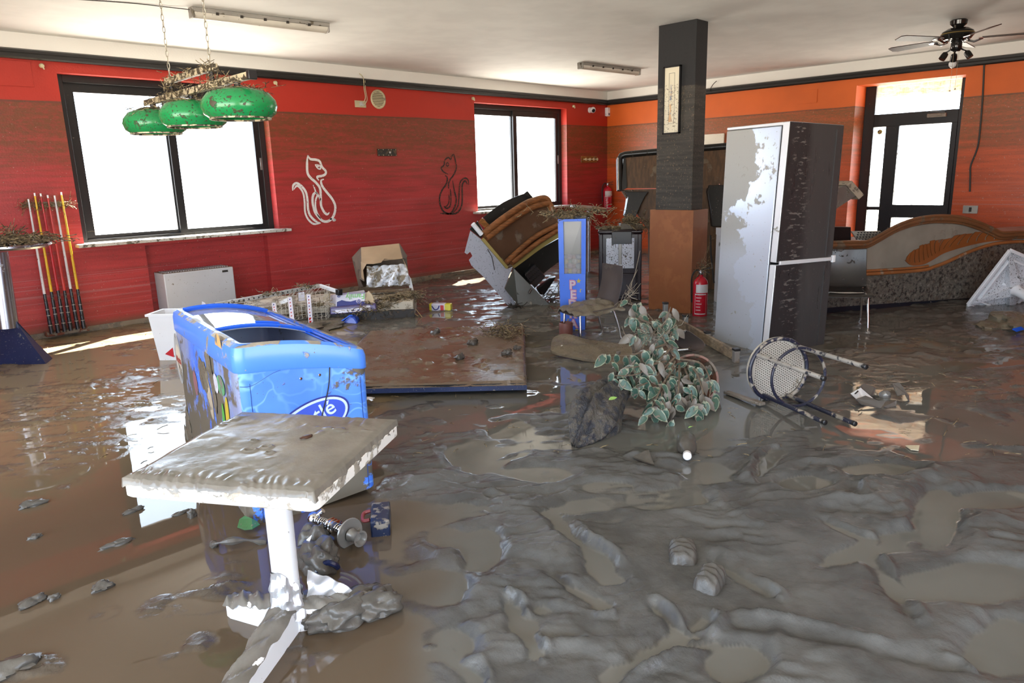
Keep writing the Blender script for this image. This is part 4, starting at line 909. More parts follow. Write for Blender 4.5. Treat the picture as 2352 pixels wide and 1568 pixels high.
# ------------------------------------------------------------------ cue rack
M['cb'] = mat('black_cue_butt', (.015, .015, .018), .3, mud=.35, ms=24, speck=.3, mudc=(.12, .10, .08)); M['rackw'] = mat('rack_red_wood', (.20, .05, .02), .5, mud=.5, ms=12, speck=.4)
rk = thing('cue_rack', (1.95, YA-.04, 0), 'wooden wall rack holding six cues left of the big window', 'cue rack')
a_, b2 = WA(52, 470, YA-.06), WA(158, 468, YA-.06)
MB().bar(a_, b2, .05, .05).build('upper_rail', M['rackw'], rk, bev=.004)
b = MB()
for t_ in np.linspace(0, 1, 9): straw(b, a_+(b2-a_)*float(t_)+V((0, -.03, -.02)), (.05, .04, .05), 22, int(t_*90)+3, (.03, .08), .8, .002)
b.build('straw_tangle', M['straw'], rk, kind='stuff')
a_, b2 = WA(104, 771, YA-.07), WA(203, 757, YA-.07); a_.z = b2.z = .055
MB().bar(a_, b2, .10, .05).build('lower_rail', M['rackw'], rk, bev=.004)
ccol = {'white': (.70, .68, .72), 'yellow': (.80, .50, .02), 'red': (.55, .02, .03), 'pale red': (.60, .05, .04)}
for i, (tx, ty, mx, my, bx_, by_, cc_, lab) in enumerate(((65, 457, 102, 675, 119, 766, 'white', 'white cue, leftmost in the wall rack'), (79, 443, 118, 670, 134, 764, 'yellow', 'yellow cue second from the left in the wall rack'),
    (93, 444, 133, 667, 149, 761, 'red', 'dark red cue third from the left in the wall rack'), (109, 448, 148, 667, 163, 759, 'pale red', 'red cue fourth from the left in the wall rack, right of the dark red one'),
    (125, 449, 162, 663, 179, 756, 'white', 'white cue fifth from the left, beside the rightmost yellow cue'), (140, 441, 178, 664, 193, 754, 'yellow', 'yellow cue, rightmost in the wall rack'))):
    p0, p1, p2 = WA(tx, ty, YA-.115), WA(mx, my, YA-.115), WA(bx_, by_, YA-.15)
    cu = thing('billiard_cue', p2, lab, 'cue', 'cues in the wall rack')
    MB().tube([p1, p0+(p1-p0)*.03], [.014, .0085], 10).build('shaft', mat('cue_'+cc_.replace(' ', '_')+str(i), ccol[cc_], .35, mud=.2, ms=22, speck=.5, mudc=(.1, .07, .04)), cu)
    MB().tube([p0+(p1-p0)*.03, p0], .0085, 10).build('ferrule', M['whitep'], cu)
    MB().tube([p2, p1], [.021, .015], 10).build('butt', M['cb'], cu)
    for t_ in (.2, .45, .6): q = p2+(p1-p2)*t_; MB().tube([q, q+(p1-p2)*.02], .0215-.005*t_, 10).build('ring', mat('cue_ring%d%d' % (i, int(t_*10)), (.30, .28, .25), .4, mud=.2), cu)
# ------------------------------------------------------------------ tall bar table at the left edge
M['steel'] = mat('brushed_steel', (.55, .55, .60), .25, 1, mud=.2, ms=6, speck=.4); M['nvy'] = mat('dark_navy_shell', (.012, .018, .06), .3, mud=.14, ms=8, speck=.55)
pc = G(-12, 838); pt = thing('bar_table', (pc.x, pc.y, 0), 'tall bar table with navy base and straw-covered top at left edge', 'table')
c0 = V((pc.x, pc.y, 0)); D0 = dep(c0)
def at(px, py, z, base=c0): return P(px, py, dep(base)-.2259*z)
bc = at(20, 742, .5)
rr_ = [(123, 828), (15, 853), (-120, 850), (-60, 815), (60, 815)]
apex = at(30, 740, .52); b = MB()
ring = [at(124, 826, .03, c0+V((.1, .2, 0))), at(112, 843, 0), at(60, 851, 0), at(15, 853, 0), at(-60, 852, 0), at(-120, 840, 0), at(-90, 818, 0, c0+V((.3, .4, 0))), at(20, 812, 0, c0+V((.4, .4, 0)))]
top8 = [at(40, 738, .5), at(39, 742, .5), at(32, 747, .5), at(20, 752, .48), at(0, 755, .48), at(-12, 752, .48), at(-8, 744, .5), at(20, 738, .5)]
loft(b, [ring, [r_+(t_-r_)*.5+V((0, 0, -.012)) for r_, t_ in zip(ring, top8)], top8]); b.build('base', M['nvy'], pt, ang=30)
MB().tube([at(17, 752, .45), at(-8, 578, 1.08)], [.088, .085], 24).build('pole', M['steel'], pt)
tp = at(5, 560, 1.10); ex = .37
MB().lathe([(.25, -.03), (ex-.02, -.03), (ex, -.012), (ex, .005), (ex-.015, .012), (.01, .014)], tp, (.02, -.03, 1), 48).build('tabletop', M['steel'], pt)
b = MB(); straw(b, tp+V((.02, -.02, .01)), (.40, .40, .06), 700, 77, (.05, .14), .10, .0035); straw(b, tp+V((.10, .02, .03)), (.10, .10, .12), 90, 78, (.04, .10), .7, .003)
b.blob(tp+V((0, 0, .02)), (.33, .33, .035), 5, .3, 14); b.build('straw_heap', M['straw'], pt, kind='stuff')
# ------------------------------------------------------------------ radiator in the niche
M['rad'] = mat('pale_grey_heater', (.50, .51, .54), .4, mud=.10, ms=10, speck=.45, top=.9, var=.03, mudc=(.17, .13, .08))
x0, x1, yf = 3.02, 3.84, 8.55; hd = thing('convector_heater', (3.4, 8.7, 0), 'pale grey convector heater in the niche under the big window', 'heater')
MB().box((x0, yf, .09), (x1, YA+.10, .56)).build('case', M['rad'], hd, bev=.012)
b = MB()
for i in range(26): b.box((x0+.04+i*.029, yf+.05, .558), (x0+.052+i*.029, YA+.05, .568))
b.build('top_grille', M['rad'], hd, kind='stuff', smooth=False)
MB().box((x1-.14, yf-.004, .50), (x1-.07, yf, .525)).build('badge', M['dplate'], hd, bev=.001)
text('KLIMA', .018, (x1-.105, yf-.005, .512), (1, 0, 0), (0, 0, 1), M['whitep'], 'badge_lettering', hd, ext=.0) if False else None
for x_ in (x0+.05, x1-.09): MB().box((x_, yf+.02, -.02), (x_+.05, YA, .10)).build('foot', M['rad'], hd)
# ------------------------------------------------------------------ white bin behind the freezer
bb = G(387, 828); hb = .43; bn = thing('plastic_bin', bb, 'white plastic bin with a red mark standing behind the blue freezer', 'bin')
e_ = V((.65, -.76, 0)); n_ = V((.76, .65, 0)); o_ = bb-e_*.10
def fr4(s_, z_): c4 = o_+e_*.14+n_*.12+V((0, 0, z_)); return [c4-e_*s_-n_*s_*.8, c4+e_*s_-n_*s_*.8, c4+e_*s_+n_*s_*.8, c4-e_*s_+n_*s_*.8]
loft(MB(), [fr4(.13, -.02), fr4(.165, hb-.02), fr4(.185, hb-.02), fr4(.185, hb), fr4(.155, hb), fr4(.125, .02)], cap0=True, cap1=True).build('shell', M['whitep'], bn, smooth=False)
q = fr4(.137, .06); MB().prism([q[0]+e_*.07-n_*.004, q[0]+e_*.15-n_*.004+V((0, 0, -.03)), q[0]+e_*.15-n_*.004+V((0, 0, .06))], n_*-.002).build('red_mark', mat('red_mark', (.6, .01, .02), .4, mud=0, speck=0), bn)
# ------------------------------------------------------------------ extinguishers
M['xred'] = mat('red_cylinder', (.55, .012, .03), .25, mud=.12, ms=12, speck=.35); M['label'] = mat('white_label', (.72, .70, .70), .4, mud=.12, ms=30, speck=.5); M['hose'] = mat('black_hose', (.015, .014, .013), .5, mud=.3, speck=.3)
def extinguisher(c, h, r, ax, face, lab, dirty):
    c = V(c); ax = V(ax).normalized(); t = thing('fire_extinguisher', c, lab, 'fire extinguisher')
    MB().lathe([(r*.9, 0), (r, .02), (r, h*.66), (r*.92, h*.72), (r*.6, h*.78), (r*.3, h*.80), (r*.3, h*.84)], c, ax, 28).build('cylinder', M['xred'], t)
    f_ = V(face).normalized(); sd = ax.cross(f_).normalized()
    def lab_(a0, a1, z0, z1, m_, nm, k=1.012):
        b = MB(); b.grid(lambda u, v: c+ax*(z0+(z1-z0)*v)*h+(f_*math.cos(a0+(a1-a0)*u)+sd*math.sin(a0+(a1-a0)*u))*r*k, 10, 2); b.build(nm, m_, t)
    lab_(-.9, .75, .08, .48, M['label'], 'label_border', 1.008); lab_(-.85, .70, .10, .46, M['xred'], 'label', 1.014); lab_(-.75, 1.3, .50, .66, M['label'], 'label', 1.014)
    for zz_ in (.16, .22, .28, .34, .40): lab_(-.7, -.7+.9*random.uniform(.6, 1), zz_, zz_+.012, M['label'], 'label_text_line', 1.02)
    vt_ = c+ax*h*.84; MB().lathe([(r*.28, 0), (r*.33, .01), (r*.33, .035), (r*.22, .05)], vt_, ax, 14).build('valve', M['steel'], t)
    MB().bar(vt_+ax*.05-sd*.0, vt_+ax*.075+sd*r*1.25, .02, .01, up=ax).bar(vt_+ax*.035, vt_+ax*.02+sd*r*1.2, .02, .01, up=ax).build('handle', M['hose'], t)
    MB().tube(catmull([vt_+ax*.02, vt_+ax*.05-sd*r*.6, vt_-ax*.02-sd*r*1.2, c+ax*h*.5-sd*r*1.22, c+ax*h*.3-sd*r*1.15], 6), .009, 8).build('hose', M['hose'], t)
    if dirty:
        b = MB(); straw(b, vt_+ax*.02, (r*.9, r*.9, .10), 60, 9, (.03, .09), 1.2, .002); b.build('straw_clump', M['straw'], t, kind='stuff')
extinguisher(G(1609, 727)+V((.05, .04, -.02)), .56, .078, (0, 0, 1), (-.8, -.6, 0), 'red fire extinguisher standing in mud between column and fridge', True)
ew = P(1392, 482, dep((11.45, 8.55, .8))); extinguisher((XB-.17, YA-.14, .83), .56, .085, (.0, .0, 1), (-.7, -.7, 0), 'red fire extinguisher mounted in the far room corner', False)
MB().box((XB-.18, YA-.06, 1.2), (XB-.02, YA-.04, 1.24)).build('wall_bracket', M['steel'], bpy.data.objects['fire_extinguisher.001'])
# ------------------------------------------------------------------ small round bar table in the far corner
c_ = P(1352, 472, 10.9); c_.z = 1.04; rt = thing('bar_table', (c_.x, c_.y, 0), 'round brown bar table tilted by the wall near the far corner', 'table')
ax_ = V((.05, -.10, 1)).normalized()
MB().lathe([(.02, -.03), (.26, -.03), (.28, -.015), (.28, 0), (.27, .01), (.01, .012)], c_, ax_, 36).build('tabletop', mat('muddy_round_top', (.20, .12, .05), .4, mud=.5, ms=8), rt)
MB().tube([c_-ax_*.03, V((c_.x, c_.y, -.02))], .03, 12).build('pole', M['steel'], rt); MB().lathe([(.24, 0), (.2, .03), (.04, .07)], (c_.x, c_.y, -.01), n=24).build('base', M['black'], rt)
# ------------------------------------------------------------------ leaning fridge
M['fside'] = None
k = NT('pale_grey_fridge_side'); pos = k.tc.outputs['Object']; sp = k.n('ShaderNodeSeparateXYZ'); k.l(pos, sp.inputs[0])
film = k.step(k.math('ADD', k.noise(2.2, 7, .6), k.math('MULTIPLY', sp.outputs['Y'], .42)), .60, .625)   # dried silt film towards the back edge
film = k.math('MULTIPLY', film, k.step(sp.outputs['Z'], .75, 1.1, .35, 1)); s2 = k.step(k.noise(70, 2), .71, .73)
c = k.mix(film, (.52, .57, .66), (.40, .40, .38)); c = k.mix(k.step(k.noise(14, 5), .66, .69), c, (.36, .35, .32)); k.base(k.mix(k.math('MULTIPLY', s2, .7), c, (.2, .18, .14)))
k.b.inputs['Metallic'].default_value = .35; k.rough(k.step(film, 0, 1, .28, .55)); M['fside'] = k.m
k = NT('dark_fridge_door'); pos = k.tc.outputs['Object']
dr_ = k.noise(7, 6, .6, stretch=(2.2, 2.2, .25), vec=pos); runs = k.step(k.noise(16, 5, .65, stretch=(.7, .7, 2.4)), .57, .60)
sp = k.n('ShaderNodeSeparateXYZ'); k.l(pos, sp.inputs[0]); band = k.math('MULTIPLY', k.step(sp.outputs['X'], .08, .16), k.step(sp.outputs['X'], .36, .26))
film = k.step(sp.outputs['X'], .26, .36, .15, .8); c = k.mix(film, (.030, .026, .028), (.075, .072, .072)); c = k.mix(k.math('MULTIPLY', k.math('MULTIPLY', runs, band), .75), c, (.19, .175, .16))
s2 = k.step(k.noise(70, 2), .70, .73); k.base(k.mix(k.math('MULTIPLY', s2, .6), c, (.25, .22, .18))); k.rough(k.step(dr_, .3, .7, .26, .5)); k.b.inputs['Metallic'].default_value = .2; M['fdoor'] = k.m
M['fedge'] = mat('bright_door_edge', (.74, .75, .78), .3, .2, mud=.12, ms=8, speck=.25, var=.03, mudc=(.42, .36, .28))
fL, fM, fR = V((5.966, 3.248, -.03)), V((5.745, 2.625, -.03)), V((6.40, 2.40, -.03)); Hf = 1.89
def up3(b_, px, py, h=Hf): return P(px, py, dep(b_)-.2259*h)
tL, tM, tR = up3(fL, 1670, 293), up3(fM, 1815, 278), up3(fR, 1940, 287)
fg = thing('refrigerator', fM, 'tall fridge leaning in the mud, pale grey side and dark muddy doors', 'refrigerator')
def fgp(u, v, w):   # u along the pale side L->M, v along the doors M->R
    b0 = fL+(fM-fL)*u+(fR-fM)*v; t0 = tL+(tM-tL)*u+(tR-tM)*v; return b0+(t0-b0)*w
def fgbox(u0, u1, v0, v1, w0, w1, nm, m_, par=None, bev=.006):
    return MB().hexa([fgp(u0, v0, w0), fgp(u1, v0, w0), fgp(u1, v1, w0), fgp(u0, v1, w0), fgp(u0, v0, w1), fgp(u1, v0, w1), fgp(u1, v1, w1), fgp(u0, v1, w1)][::1], 0).build(nm, m_, par or fg, bev=bev)
fgbox(0, .875, 0, 1, 0, .985, 'cabinet', M['fside'])
fgbox(0, .9, 0, 1, .987, 1.0, 'top_panel', M['fedge'])
fgbox(.875, .895, .015, .985, .01, .99, 'door_seal', M['black'], bev=0)
for w0, w1 in ((.01, .408), (.418, 1.0)):
    d = fgbox(.895, 1.0, 0, 1, w0, w1, 'door', [M['fedge'], M['fdoor']], bev=.008)
    nn = (fgp(1, .5, .5)-fgp(0, .5, .5)).normalized()
    for pl in d.data.polygons:
        if pl.normal.dot(nn) > .6: pl.material_index = 1
    if w0 > .3:
        h_ = fgbox(1.0, 1.03, .04, 1.0, .408, .425, 'handle_strip', M['fedge'], d, .004)
        fgbox(1.0, 1.035, .97, 1.02, .400, .432, 'hinge_cap', M['whitep'], d, .004)
    fgbox(1.0, 1.012, .86, .875, w0+.01, w1-.02, 'door_groove', M['fdoor'], d, 0)
# tray sticking out behind the fridge, black box and perforated drainer on the bar
bar0 = V((7.857, 2.847, 0)); bard = V((1.617, -.861, 0)).normalized(); barn = V((bard.y, -bard.x, 0)); barn = barn if barn.x < 0 else -barn
def BP(px, py, back=0.0): return VPl(px, py, bar0-barn*back, bard)
q = [BP(1908, 480, .1), BP(1972, 430, .1), BP(1984, 449, .1), BP(1912, 494, .1)]
dt = thing('metal_tray', q[0], 'tilted metal tray or drawer jutting up behind the fridge', 'tray')
M['gmetal'] = mat('muddy_grey_metal', (.30, .29, .27), .35, .5, mud=.3, ms=10, speck=.3)
MB().prism([BP(1895, 440, .1), BP(1948, 424, .1), BP(1972, 446, .1), BP(1907, 489, .1), BP(1903, 575, .1), BP(1893, 575, .1)], -barn*.30).build('tray_side', M['gmetal'], dt, bev=.003)
MB().prism([BP(1943, 424, .08), BP(1957, 415, .08), BP(1985, 447, .08), BP(1973, 458, .08)], -barn*.34).build('tray_front', mat('pale_muddy_edge', (.50, .43, .33), .5, mud=.45, ms=14), dt, bev=.003)
a0 = BP(1900, 556, .12); a1 = BP(1955, 552, .12)
MB().prism([BP(1900, 521, .12), BP(1955, 521, .12), BP(1955, 556, .12), BP(1900, 556, .12)], -barn*.12).build('screen', M['black'], loc=a0, bev=.006, label='small black screen standing on the bar just right of the fridge', cat='screen')
dn = thing('drainer_plate', BP(1990, 545, .3), 'pale perforated drainer plate lying on the bar below the door', 'drainer')
MB().prism([BP(1956, 531, .25), BP(2022, 530, .25), BP(2036, 550, .25), BP(1970, 550, .25)], -barn*.02).build('plate', mat('pale_metal_plate', (.55, .52, .45), .4, .2, mud=.2), dn)
b = MB()
for i in range(9):
    for j in range(5):
        p = BP(1972+i*7-j*1.5, 534+j*5, .247); b.box(p-V((.008, .008, .005)), p+V((.008, .008, .005)))
b.build('perforations', M['black'], dn, kind='stuff', smooth=False)
# ------------------------------------------------------------------ curved bar counter
M['bwood'] = mat('dark_varnished_moulding', (.20, .085, .035), .35, mud=.35, ms=5, speck=.15, mudc=(.20, .14, .09), ); M['btrim'] = mat('orange_brown_trim', (.36, .13, .04), .35, mud=.3, ms=6, speck=.15, mudc=(.34, .25, .17))
M['bpanel'] = mat('grey_silted_panel', (.30, .27, .22), .5, mud=.35, ms=3, speck=.1, mudc=(.24, .21, .17)); M['bfeather'] = mat('rust_brown_feather', (.30, .095, .025), .35, mud=.12, ms=8, speck=.15)
def stone():
    k = NT('speckled_granite_slab'); v = k.noise(26, 8, .72); v2 = k.noise(9, 5, .6)
    c = k.mix(k.step(v, .40, .50), (.022, .020, .018), (.125, .112, .092)); c = k.mix(k.step(v, .56, .62), c, (.22, .20, .17)); c = k.mix(k.step(v2, .55, .7), c, (.10, .075, .05)); k.base(c); k.rough(.45); k.l(k.bump(v, .002), k.b.inputs['Normal']); return k.m
M['stone'] = stone(); M['plinth'] = mat('black_plinth', (.014, .016, .024), .3, mud=.12, ms=10, speck=.35)
bc_ = thing('bar_counter', bar0+bard*1.2, 'curved bar counter with wave-shaped wooden top and granite base', 'bar counter')
topl = [(1860, 556), (1917, 553), (1958, 552), (1986, 551), (2015, 537), (2054, 515), (2092, 501), (2131, 494), (2169, 493), (2207, 497), (2246, 509), (2275, 522), (2296, 531), (2330, 530), (2380, 528), (2480, 520)]
topc = catmull([BP(*p_) for p_ in topl], 5)
botl = [(1860, 640), (1956, 631), (2034, 626), (2092, 622), (2125, 618), (2142, 612), (2169, 602), (2227, 576), (2275, 561), (2323, 555), (2380, 554), (2480, 550)]
botc = catmull([BP(*p_) for p_ in botl], 6)
def strip(name, up_, lo_, off, th_, m_, par=bc_, n=90, **kw):   # wavy slab between two wave lines
    def samp(c, s_):
        t0 = min(p.dot(bard) for p in c); xs_ = [p.dot(bard) for p in c]
        for i in range(len(c)-1):
            if xs_[i] <= s_ <= xs_[i+1]: t = (s_-xs_[i])/max(1e-9, xs_[i+1]-xs_[i]); return c[i].z+(c[i+1].z-c[i].z)*t
        return c[0].z if s_ < xs_[0] else c[-1].z
    s0, s1 = topc[0].dot(bard), topc[-1].dot(bard)
    base = bar0-bard*bar0.dot(bard)
    b = MB(); b.grid(lambda u, v: base+bard*(s0+(s1-s0)*u)+V((0, 0, 1))*((lo_(s0+(s1-s0)*u) if callable(lo_) else samp(lo_, s0+(s1-s0)*u))*(1-v)+(up_(s0+(s1-s0)*u) if callable(up_) else samp(up_, s0+(s1-s0)*u))*v)+barn*off, n, 4, thick=-barn*th_)
    return b.build(name, m_, par, **kw)
def zof(c, d):
    xs_ = [p.dot(bard) for p in c]; zs_ = [p.z+d for p in c]
    return lambda s_: float(np.interp(s_, xs_, zs_))
strip('panel', zof(topc, -.03), zof(botc, 0), 0, .04, M['bpanel'])
for d0, w_, r_ in ((-.012, .06, .018), (-.045, .05, .024), (-.078, .035, .016)):
    MB().tube([p+V((0, 0, d0))+barn*w_*.6 for p in topc], r_, 8).build('moulding', M['bwood'], bc_)
MB().tube([p+barn*.02 for p in botc], .020, 8).build('trim', M['btrim'], bc_); MB().tube([p+barn*.016+V((0, 0, .035)) for p in botc[:26]], .014, 8).build('trim', M['btrim'], bc_)
plz = lambda s_: float(np.interp(s_, [BP(1917, 705).dot(bard), BP(2227, 684).dot(bard), BP(2352, 676).dot(bard)], [BP(1917, 705).z, BP(2227, 684).z, BP(2352, 676).z]))
strip('granite_base', zof(botc, 0), plz, .0, .05, M['stone']); strip('plinth', plz, lambda s_: -.05, -.03, .05, M['plinth'])
strip('worktop', lambda s_: .745, lambda s_: .71, -.05, .55, M['gmetal'], n=8)
# feather relief: lower blade, barbs of the upper blade
fl = catmull([BP(2077, 597), BP(2092, 609), BP(2119, 607), BP(2142, 596), BP(2170, 580), BP(2227, 563), BP(2275, 554), BP(2323, 551)], 6)
fm = catmull([BP(2080, 598), BP(2105, 603), BP(2130, 592), BP(2150, 580), BP(2175, 568), BP(2225, 556), BP(2275, 550), BP(2323, 550)], 6)
fu = catmull([BP(2076, 596), BP(2098, 572), BP(2120, 560), BP(2140, 552), BP(2188, 542), BP(2227, 533), BP(2270, 534), BP(2323, 549)], 6)
n_ = len(fl); b = MB(); b.grid(lambda u, v: fl[min(n_-1, int(u*(n_-1)+.5))].lerp(fm[min(n_-1, int(u*(n_-1)+.5))], v)+barn*.010, n_-1, 2, thick=-barn*.009).build('feather_blade', M['bfeather'], bc_)
for i in range(0, 17):
    t0 = i/17; t1 = (i+.82)/17
    def q_(t, v): k_ = t*(n_-1); a = int(k_); f_ = k_-a; m0 = fm[a].lerp(fm[min(n_-1, a+1)], f_); sh = max(0, t-.03*v); k2 = min(n_-1.001, (t+.05*v)*(n_-1)); a2 = int(k2); u0 = fu[a2].lerp(fu[min(n_-1, a2+1)], k2-a2); return m0.lerp(u0, v)+barn*(.012+.004*math.sin(v*3))
    b = MB(); b.grid(lambda u, v: q_(t0+(t1-t0)*u, v*(1-.06*((i*7) % 3))), 3, 5, thick=-barn*.008); b.build('feather_barb', M['bfeather'], bc_)
# ------------------------------------------------------------------ shell chairs
M['ply'] = mat('mud_filmed_plywood', (.13, .105, .095), .28, mud=.22, ms=4, speck=.3, mudc=(.24, .21, .18)); M['plyd'] = mat('dark_chair_shell', (.022, .018, .017), .3, mud=.25, ms=9, speck=.4, mudc=(.09, .08, .07))
M['cmud'] = wetmud('thick_brown_mud', (.20, .165, .115), .38, .008)
def chair(loc, yaw, sink, lab, shell, mudseat=False, tilt=(0, 0), grp=None):
    t = thing('shell_chair', loc, lab, 'chair', grp); Rm = Matrix.Rotation(yaw, 3, 'Z') @ Matrix.Rotation(tilt[0], 3, 'X') @ Matrix.Rotation(tilt[1], 3, 'Y'); o = V(loc)-V((0, 0, sink))
    L = lambda x, y, z: o+Rm @ V((x, y, z))     # y forward
    def sh(u, v):   # v 0 front edge .. 1 top of back
        s_ = v; x = (u*2-1)
        if s_ < .48: t_ = s_/.48; y = .22-.42*t_; z = .44-.015*math.sin(t_*3.14)-.03*(1-t_)**6*1.5; w_ = .23
        else: t_ = (s_-.48)/.52; y = -.20-.10*t_**.8-.02*math.sin(t_*3); z = .44+.02*t_+.36*t_; w_ = .23-.01*t_
        rr = 1-.12*abs(x)**6; return L(x*w_, y+.03*(abs(x)**2)*(.0 if s_ < .48 else 1), z*1.0+.012*x*x)
    MB().grid(sh, 14, 26, thick=Rm @ V((0, .004, -.009))).build('shell', shell, t, sub=1)
    for s_ in (-1, 1):
        MB().tube([L(s_*.21, .22, 0), L(s_*.185, .185, .40), L(s_*.17, .14, .422)], .011, 10).build('leg', M['chrome'], t)
        MB().tube(catmull([L(s_*.21, -.24, 0), L(s_*.19, -.16, .40), L(s_*.18, -.10, .424), L(s_*.17, .14, .422)], 5), .011, 10).build('leg', M['chrome'], t)
    MB().tube([L(-.17, .10, .42), L(.17, .10, .42)], .010, 8).tube([L(-.17, -.08, .42), L(.17, -.08, .42)], .010, 8).build('cross_bar', M['chrome'], t)
    if mudseat:
        b = MB(); b.grid(lambda u, v: L((u*2-1)*.235*(1-.10*math.cos(v*9)), .25-.50*v, .452+.055*math.sin(u*2.6)*math.sin(v*3.1)**.7*(.5+.5*v)+.010*math.sin(u*17+v*9)+.007*math.sin(v*25)-.035*abs(u*2-1)**4), 26, 26, thick=(0, 0, -.018)); b.build('mud_cover', M['cmud'], t, ang=80)
    return t
cy = math.atan2(.447, -.894)-math.pi/2
chair((5.365, 4.21, 0), cy, .145, 'chrome-legged chair with mud-coated seat in front of the blue vending machine', M['ply'], True, (R(-3), R(3)))
c2 = V((7.42, 2.62, 0)); chair(c2, R(118), .10, 'dark shell chair with chrome legs standing between fridge and bar counter', M['plyd'])
# third chair, overturned: rolled shell with two chrome legs over the batten
oc = thing('shell_chair', G(1590, 800), 'overturned shell chair lying behind the green plant, chrome legs up', 'chair')
dA = dep(G(1585, 810)); 
def OC(px, py, dd=0): return P(px, py, dA+dd)
b = MB()
prof = [(1548, 778), (1560, 768), (1580, 760), (1600, 772), (1616, 784), (1619, 795), (1612, 805), (1596, 808), (1582, 803)]
pc_ = catmull([OC(*q) for q in prof], 4); ext_ = (OC(1510, 790, .30)-OC(1590, 800, 0))
b.grid(lambda u, v: pc_[min(len(pc_)-1, int(v*(len(pc_)-1)+.5))]+ext_*u*(.9)-V((0, 0, .10*u*v)), 10, len(pc_)-1, thick=(.004, .006, .004)).build('shell', M['ply'], oc, sub=1)
MB().tube([OC(1536, 771, .12), OC(1576, 760, .02)], .0125, 10).build('leg', M['chrome'], oc); MB().tube([OC(1500, 812, .05), OC(1545, 805, 0), OC(1582, 802, -.08)], .0125, 10).build('leg', M['chrome'], oc)
# fourth: seat shell awash in front
ss = thing('chair_seat', G(1350, 810), 'mud-covered seat shell awash in the water in front of the muddy chair', 'seat')
e = [(1265, 795), (1272, 775), (1300, 766), (1345, 778), (1395, 785), (1445, 792), (1452, 818), (1440, 832), (1395, 830), (1345, 824), (1300, 815), (1268, 806)]
zz_ = [.09, .10, .13, .10, .07, .06, .03, .015, .02, .03, .04, .06]
ep = [P(x, y, dep(G(x, y, z))) for (x, y), z in zip(e, zz_)]; ctr = sum(ep, V((0, 0, 0)))/len(ep)+V((0, 0, .03)); ec = catmull(ep+[ep[0]], 4)[:-1]; ne = len(ec)
b = MB(); b.add([ctr+V((0, 0, .01))]+[ctr.lerp(p, f_)+V((0, 0, .015*math.sin(f_*9+i*.4)*(1-f_))) for f_ in (.35, .7, 1) for i, p in enumerate(ec)]+[p-V((0, 0, .02)) for p in ec]+[ctr-V((0, 0, .03))],
    [(0, 1+i, 1+(i+1) % ne) for i in range(ne)]+[(1+r_*ne+i, 1+(r_+1)*ne+i, 1+(r_+1)*ne+(i+1) % ne, 1+r_*ne+(i+1) % ne) for r_ in range(3) for i in range(ne)]+[(1+4*ne, 1+3*ne+(i+1) % ne, 1+3*ne+i) for i in range(ne)])
b.build('shell', M['cmud'], ss, ang=60)
MB().tube([ctr-V((0, 0, .01)), G(1340, 842, -.03)], .011, 8).build('leg', M['chrome'], ss); MB().tube([ep[0].lerp(ctr, .3), G(1272, 812, -.03)], .011, 8).build('leg', M['chrome'], ss)
# ------------------------------------------------------------------ toy vending machine
M['vblue'] = mat('blue_vending_panel', (.075, .20, .80), .3, mud=.10, ms=10, speck=.45, var=.05); M['vside'] = mat('dark_vending_side', (.03, .028, .03), .45, mud=.55, ms=7, speck=.4, mudc=(.10, .085, .065))
vl = G(1288, 764, -.02)
tl = P(1281, 494, dep(vl)-.2259*1.17); tr_ = P(1346, 492, dep(G(1344, 764))-.2259*1.17)
vr = G(1344, 764, -.02); fwd = (vr-vl); fwd.z = 0; fwd.normalize(); bk = V((-fwd.y, fwd.x, 0)); bk = bk if bk.dot(_f) > 0 else -bk
vm_ = thing('vending_machine', vl, 'slim blue capsule toy vending machine with bubble letters on its front', 'vending machine')
milky = bpy.data.materials.new('milky_scratched_pane'); milky.use_nodes = True; _t = milky.node_tree; _b = _t.nodes['Principled BSDF']; _x = _t.nodes.new('ShaderNodeMixShader'); _tr = _t.nodes.new('ShaderNodeBsdfTransparent')
_b.inputs['Base Color'].default_value = (.42, .42, .40, 1); _b.inputs['Roughness'].default_value = .25; _n = _t.nodes.new('ShaderNodeTexNoise'); _n.inputs['Scale'].default_value = 14; _n.inputs['Detail'].default_value = 8; _c = _t.nodes.new('ShaderNodeTexCoord'); _sp = _t.nodes.new('ShaderNodeSeparateXYZ')
_m = _t.nodes.new('ShaderNodeMapRange'); _m.inputs['From Min'].default_value = .75; _m.inputs['From Max'].default_value = 1.0; _m.inputs['To Min'].default_value = .38; _m.inputs['To Max'].default_value = .85
_t.links.new(_c.outputs['Object'], _sp.inputs[0]); _t.links.new(_sp.outputs['Z'], _m.inputs['Value']); _t.links.new(_m.outputs[0], _x.inputs[0]); _t.links.new(_tr.outputs[0], _x.inputs[1]); _t.links.new(_b.outputs[0], _x.inputs[2]); _t.links.new(_x.outputs[0], _t.nodes['Material Output'].inputs[0])
D_ = .30; bk = V((.80, .60, 0))
def vp(u, w, b_=0.0): p0 = vl+(vr-vl)*u; p1 = tl+(tr_-tl)*u; return p0+(p1-p0)*w+bk*b_
def vbox(u0, u1, w0, w1, b0, b1, nm, m_, par=None, bev=0.0): return MB().hexa([vp(u0, w0, b0), vp(u1, w0, b0), vp(u1, w0, b1), vp(u0, w0, b1), vp(u0, w1, b0), vp(u1, w1, b0), vp(u1, w1, b1), vp(u0, w1, b1)]).build(nm, m_, par or vm_, bev=bev)
vbox(0, 1, 0, .510, .0, .02, 'front_panel', M['vblue'], bev=.004); vbox(0, .19, 0.510, .975, 0, .02, 'front_panel', M['vblue']); vbox(.84, 1, 0.510, .975, 0, .02, 'front_panel', M['vblue']); vbox(.19, .84, .945, .975, 0, .02, 'front_panel', M['vblue'])
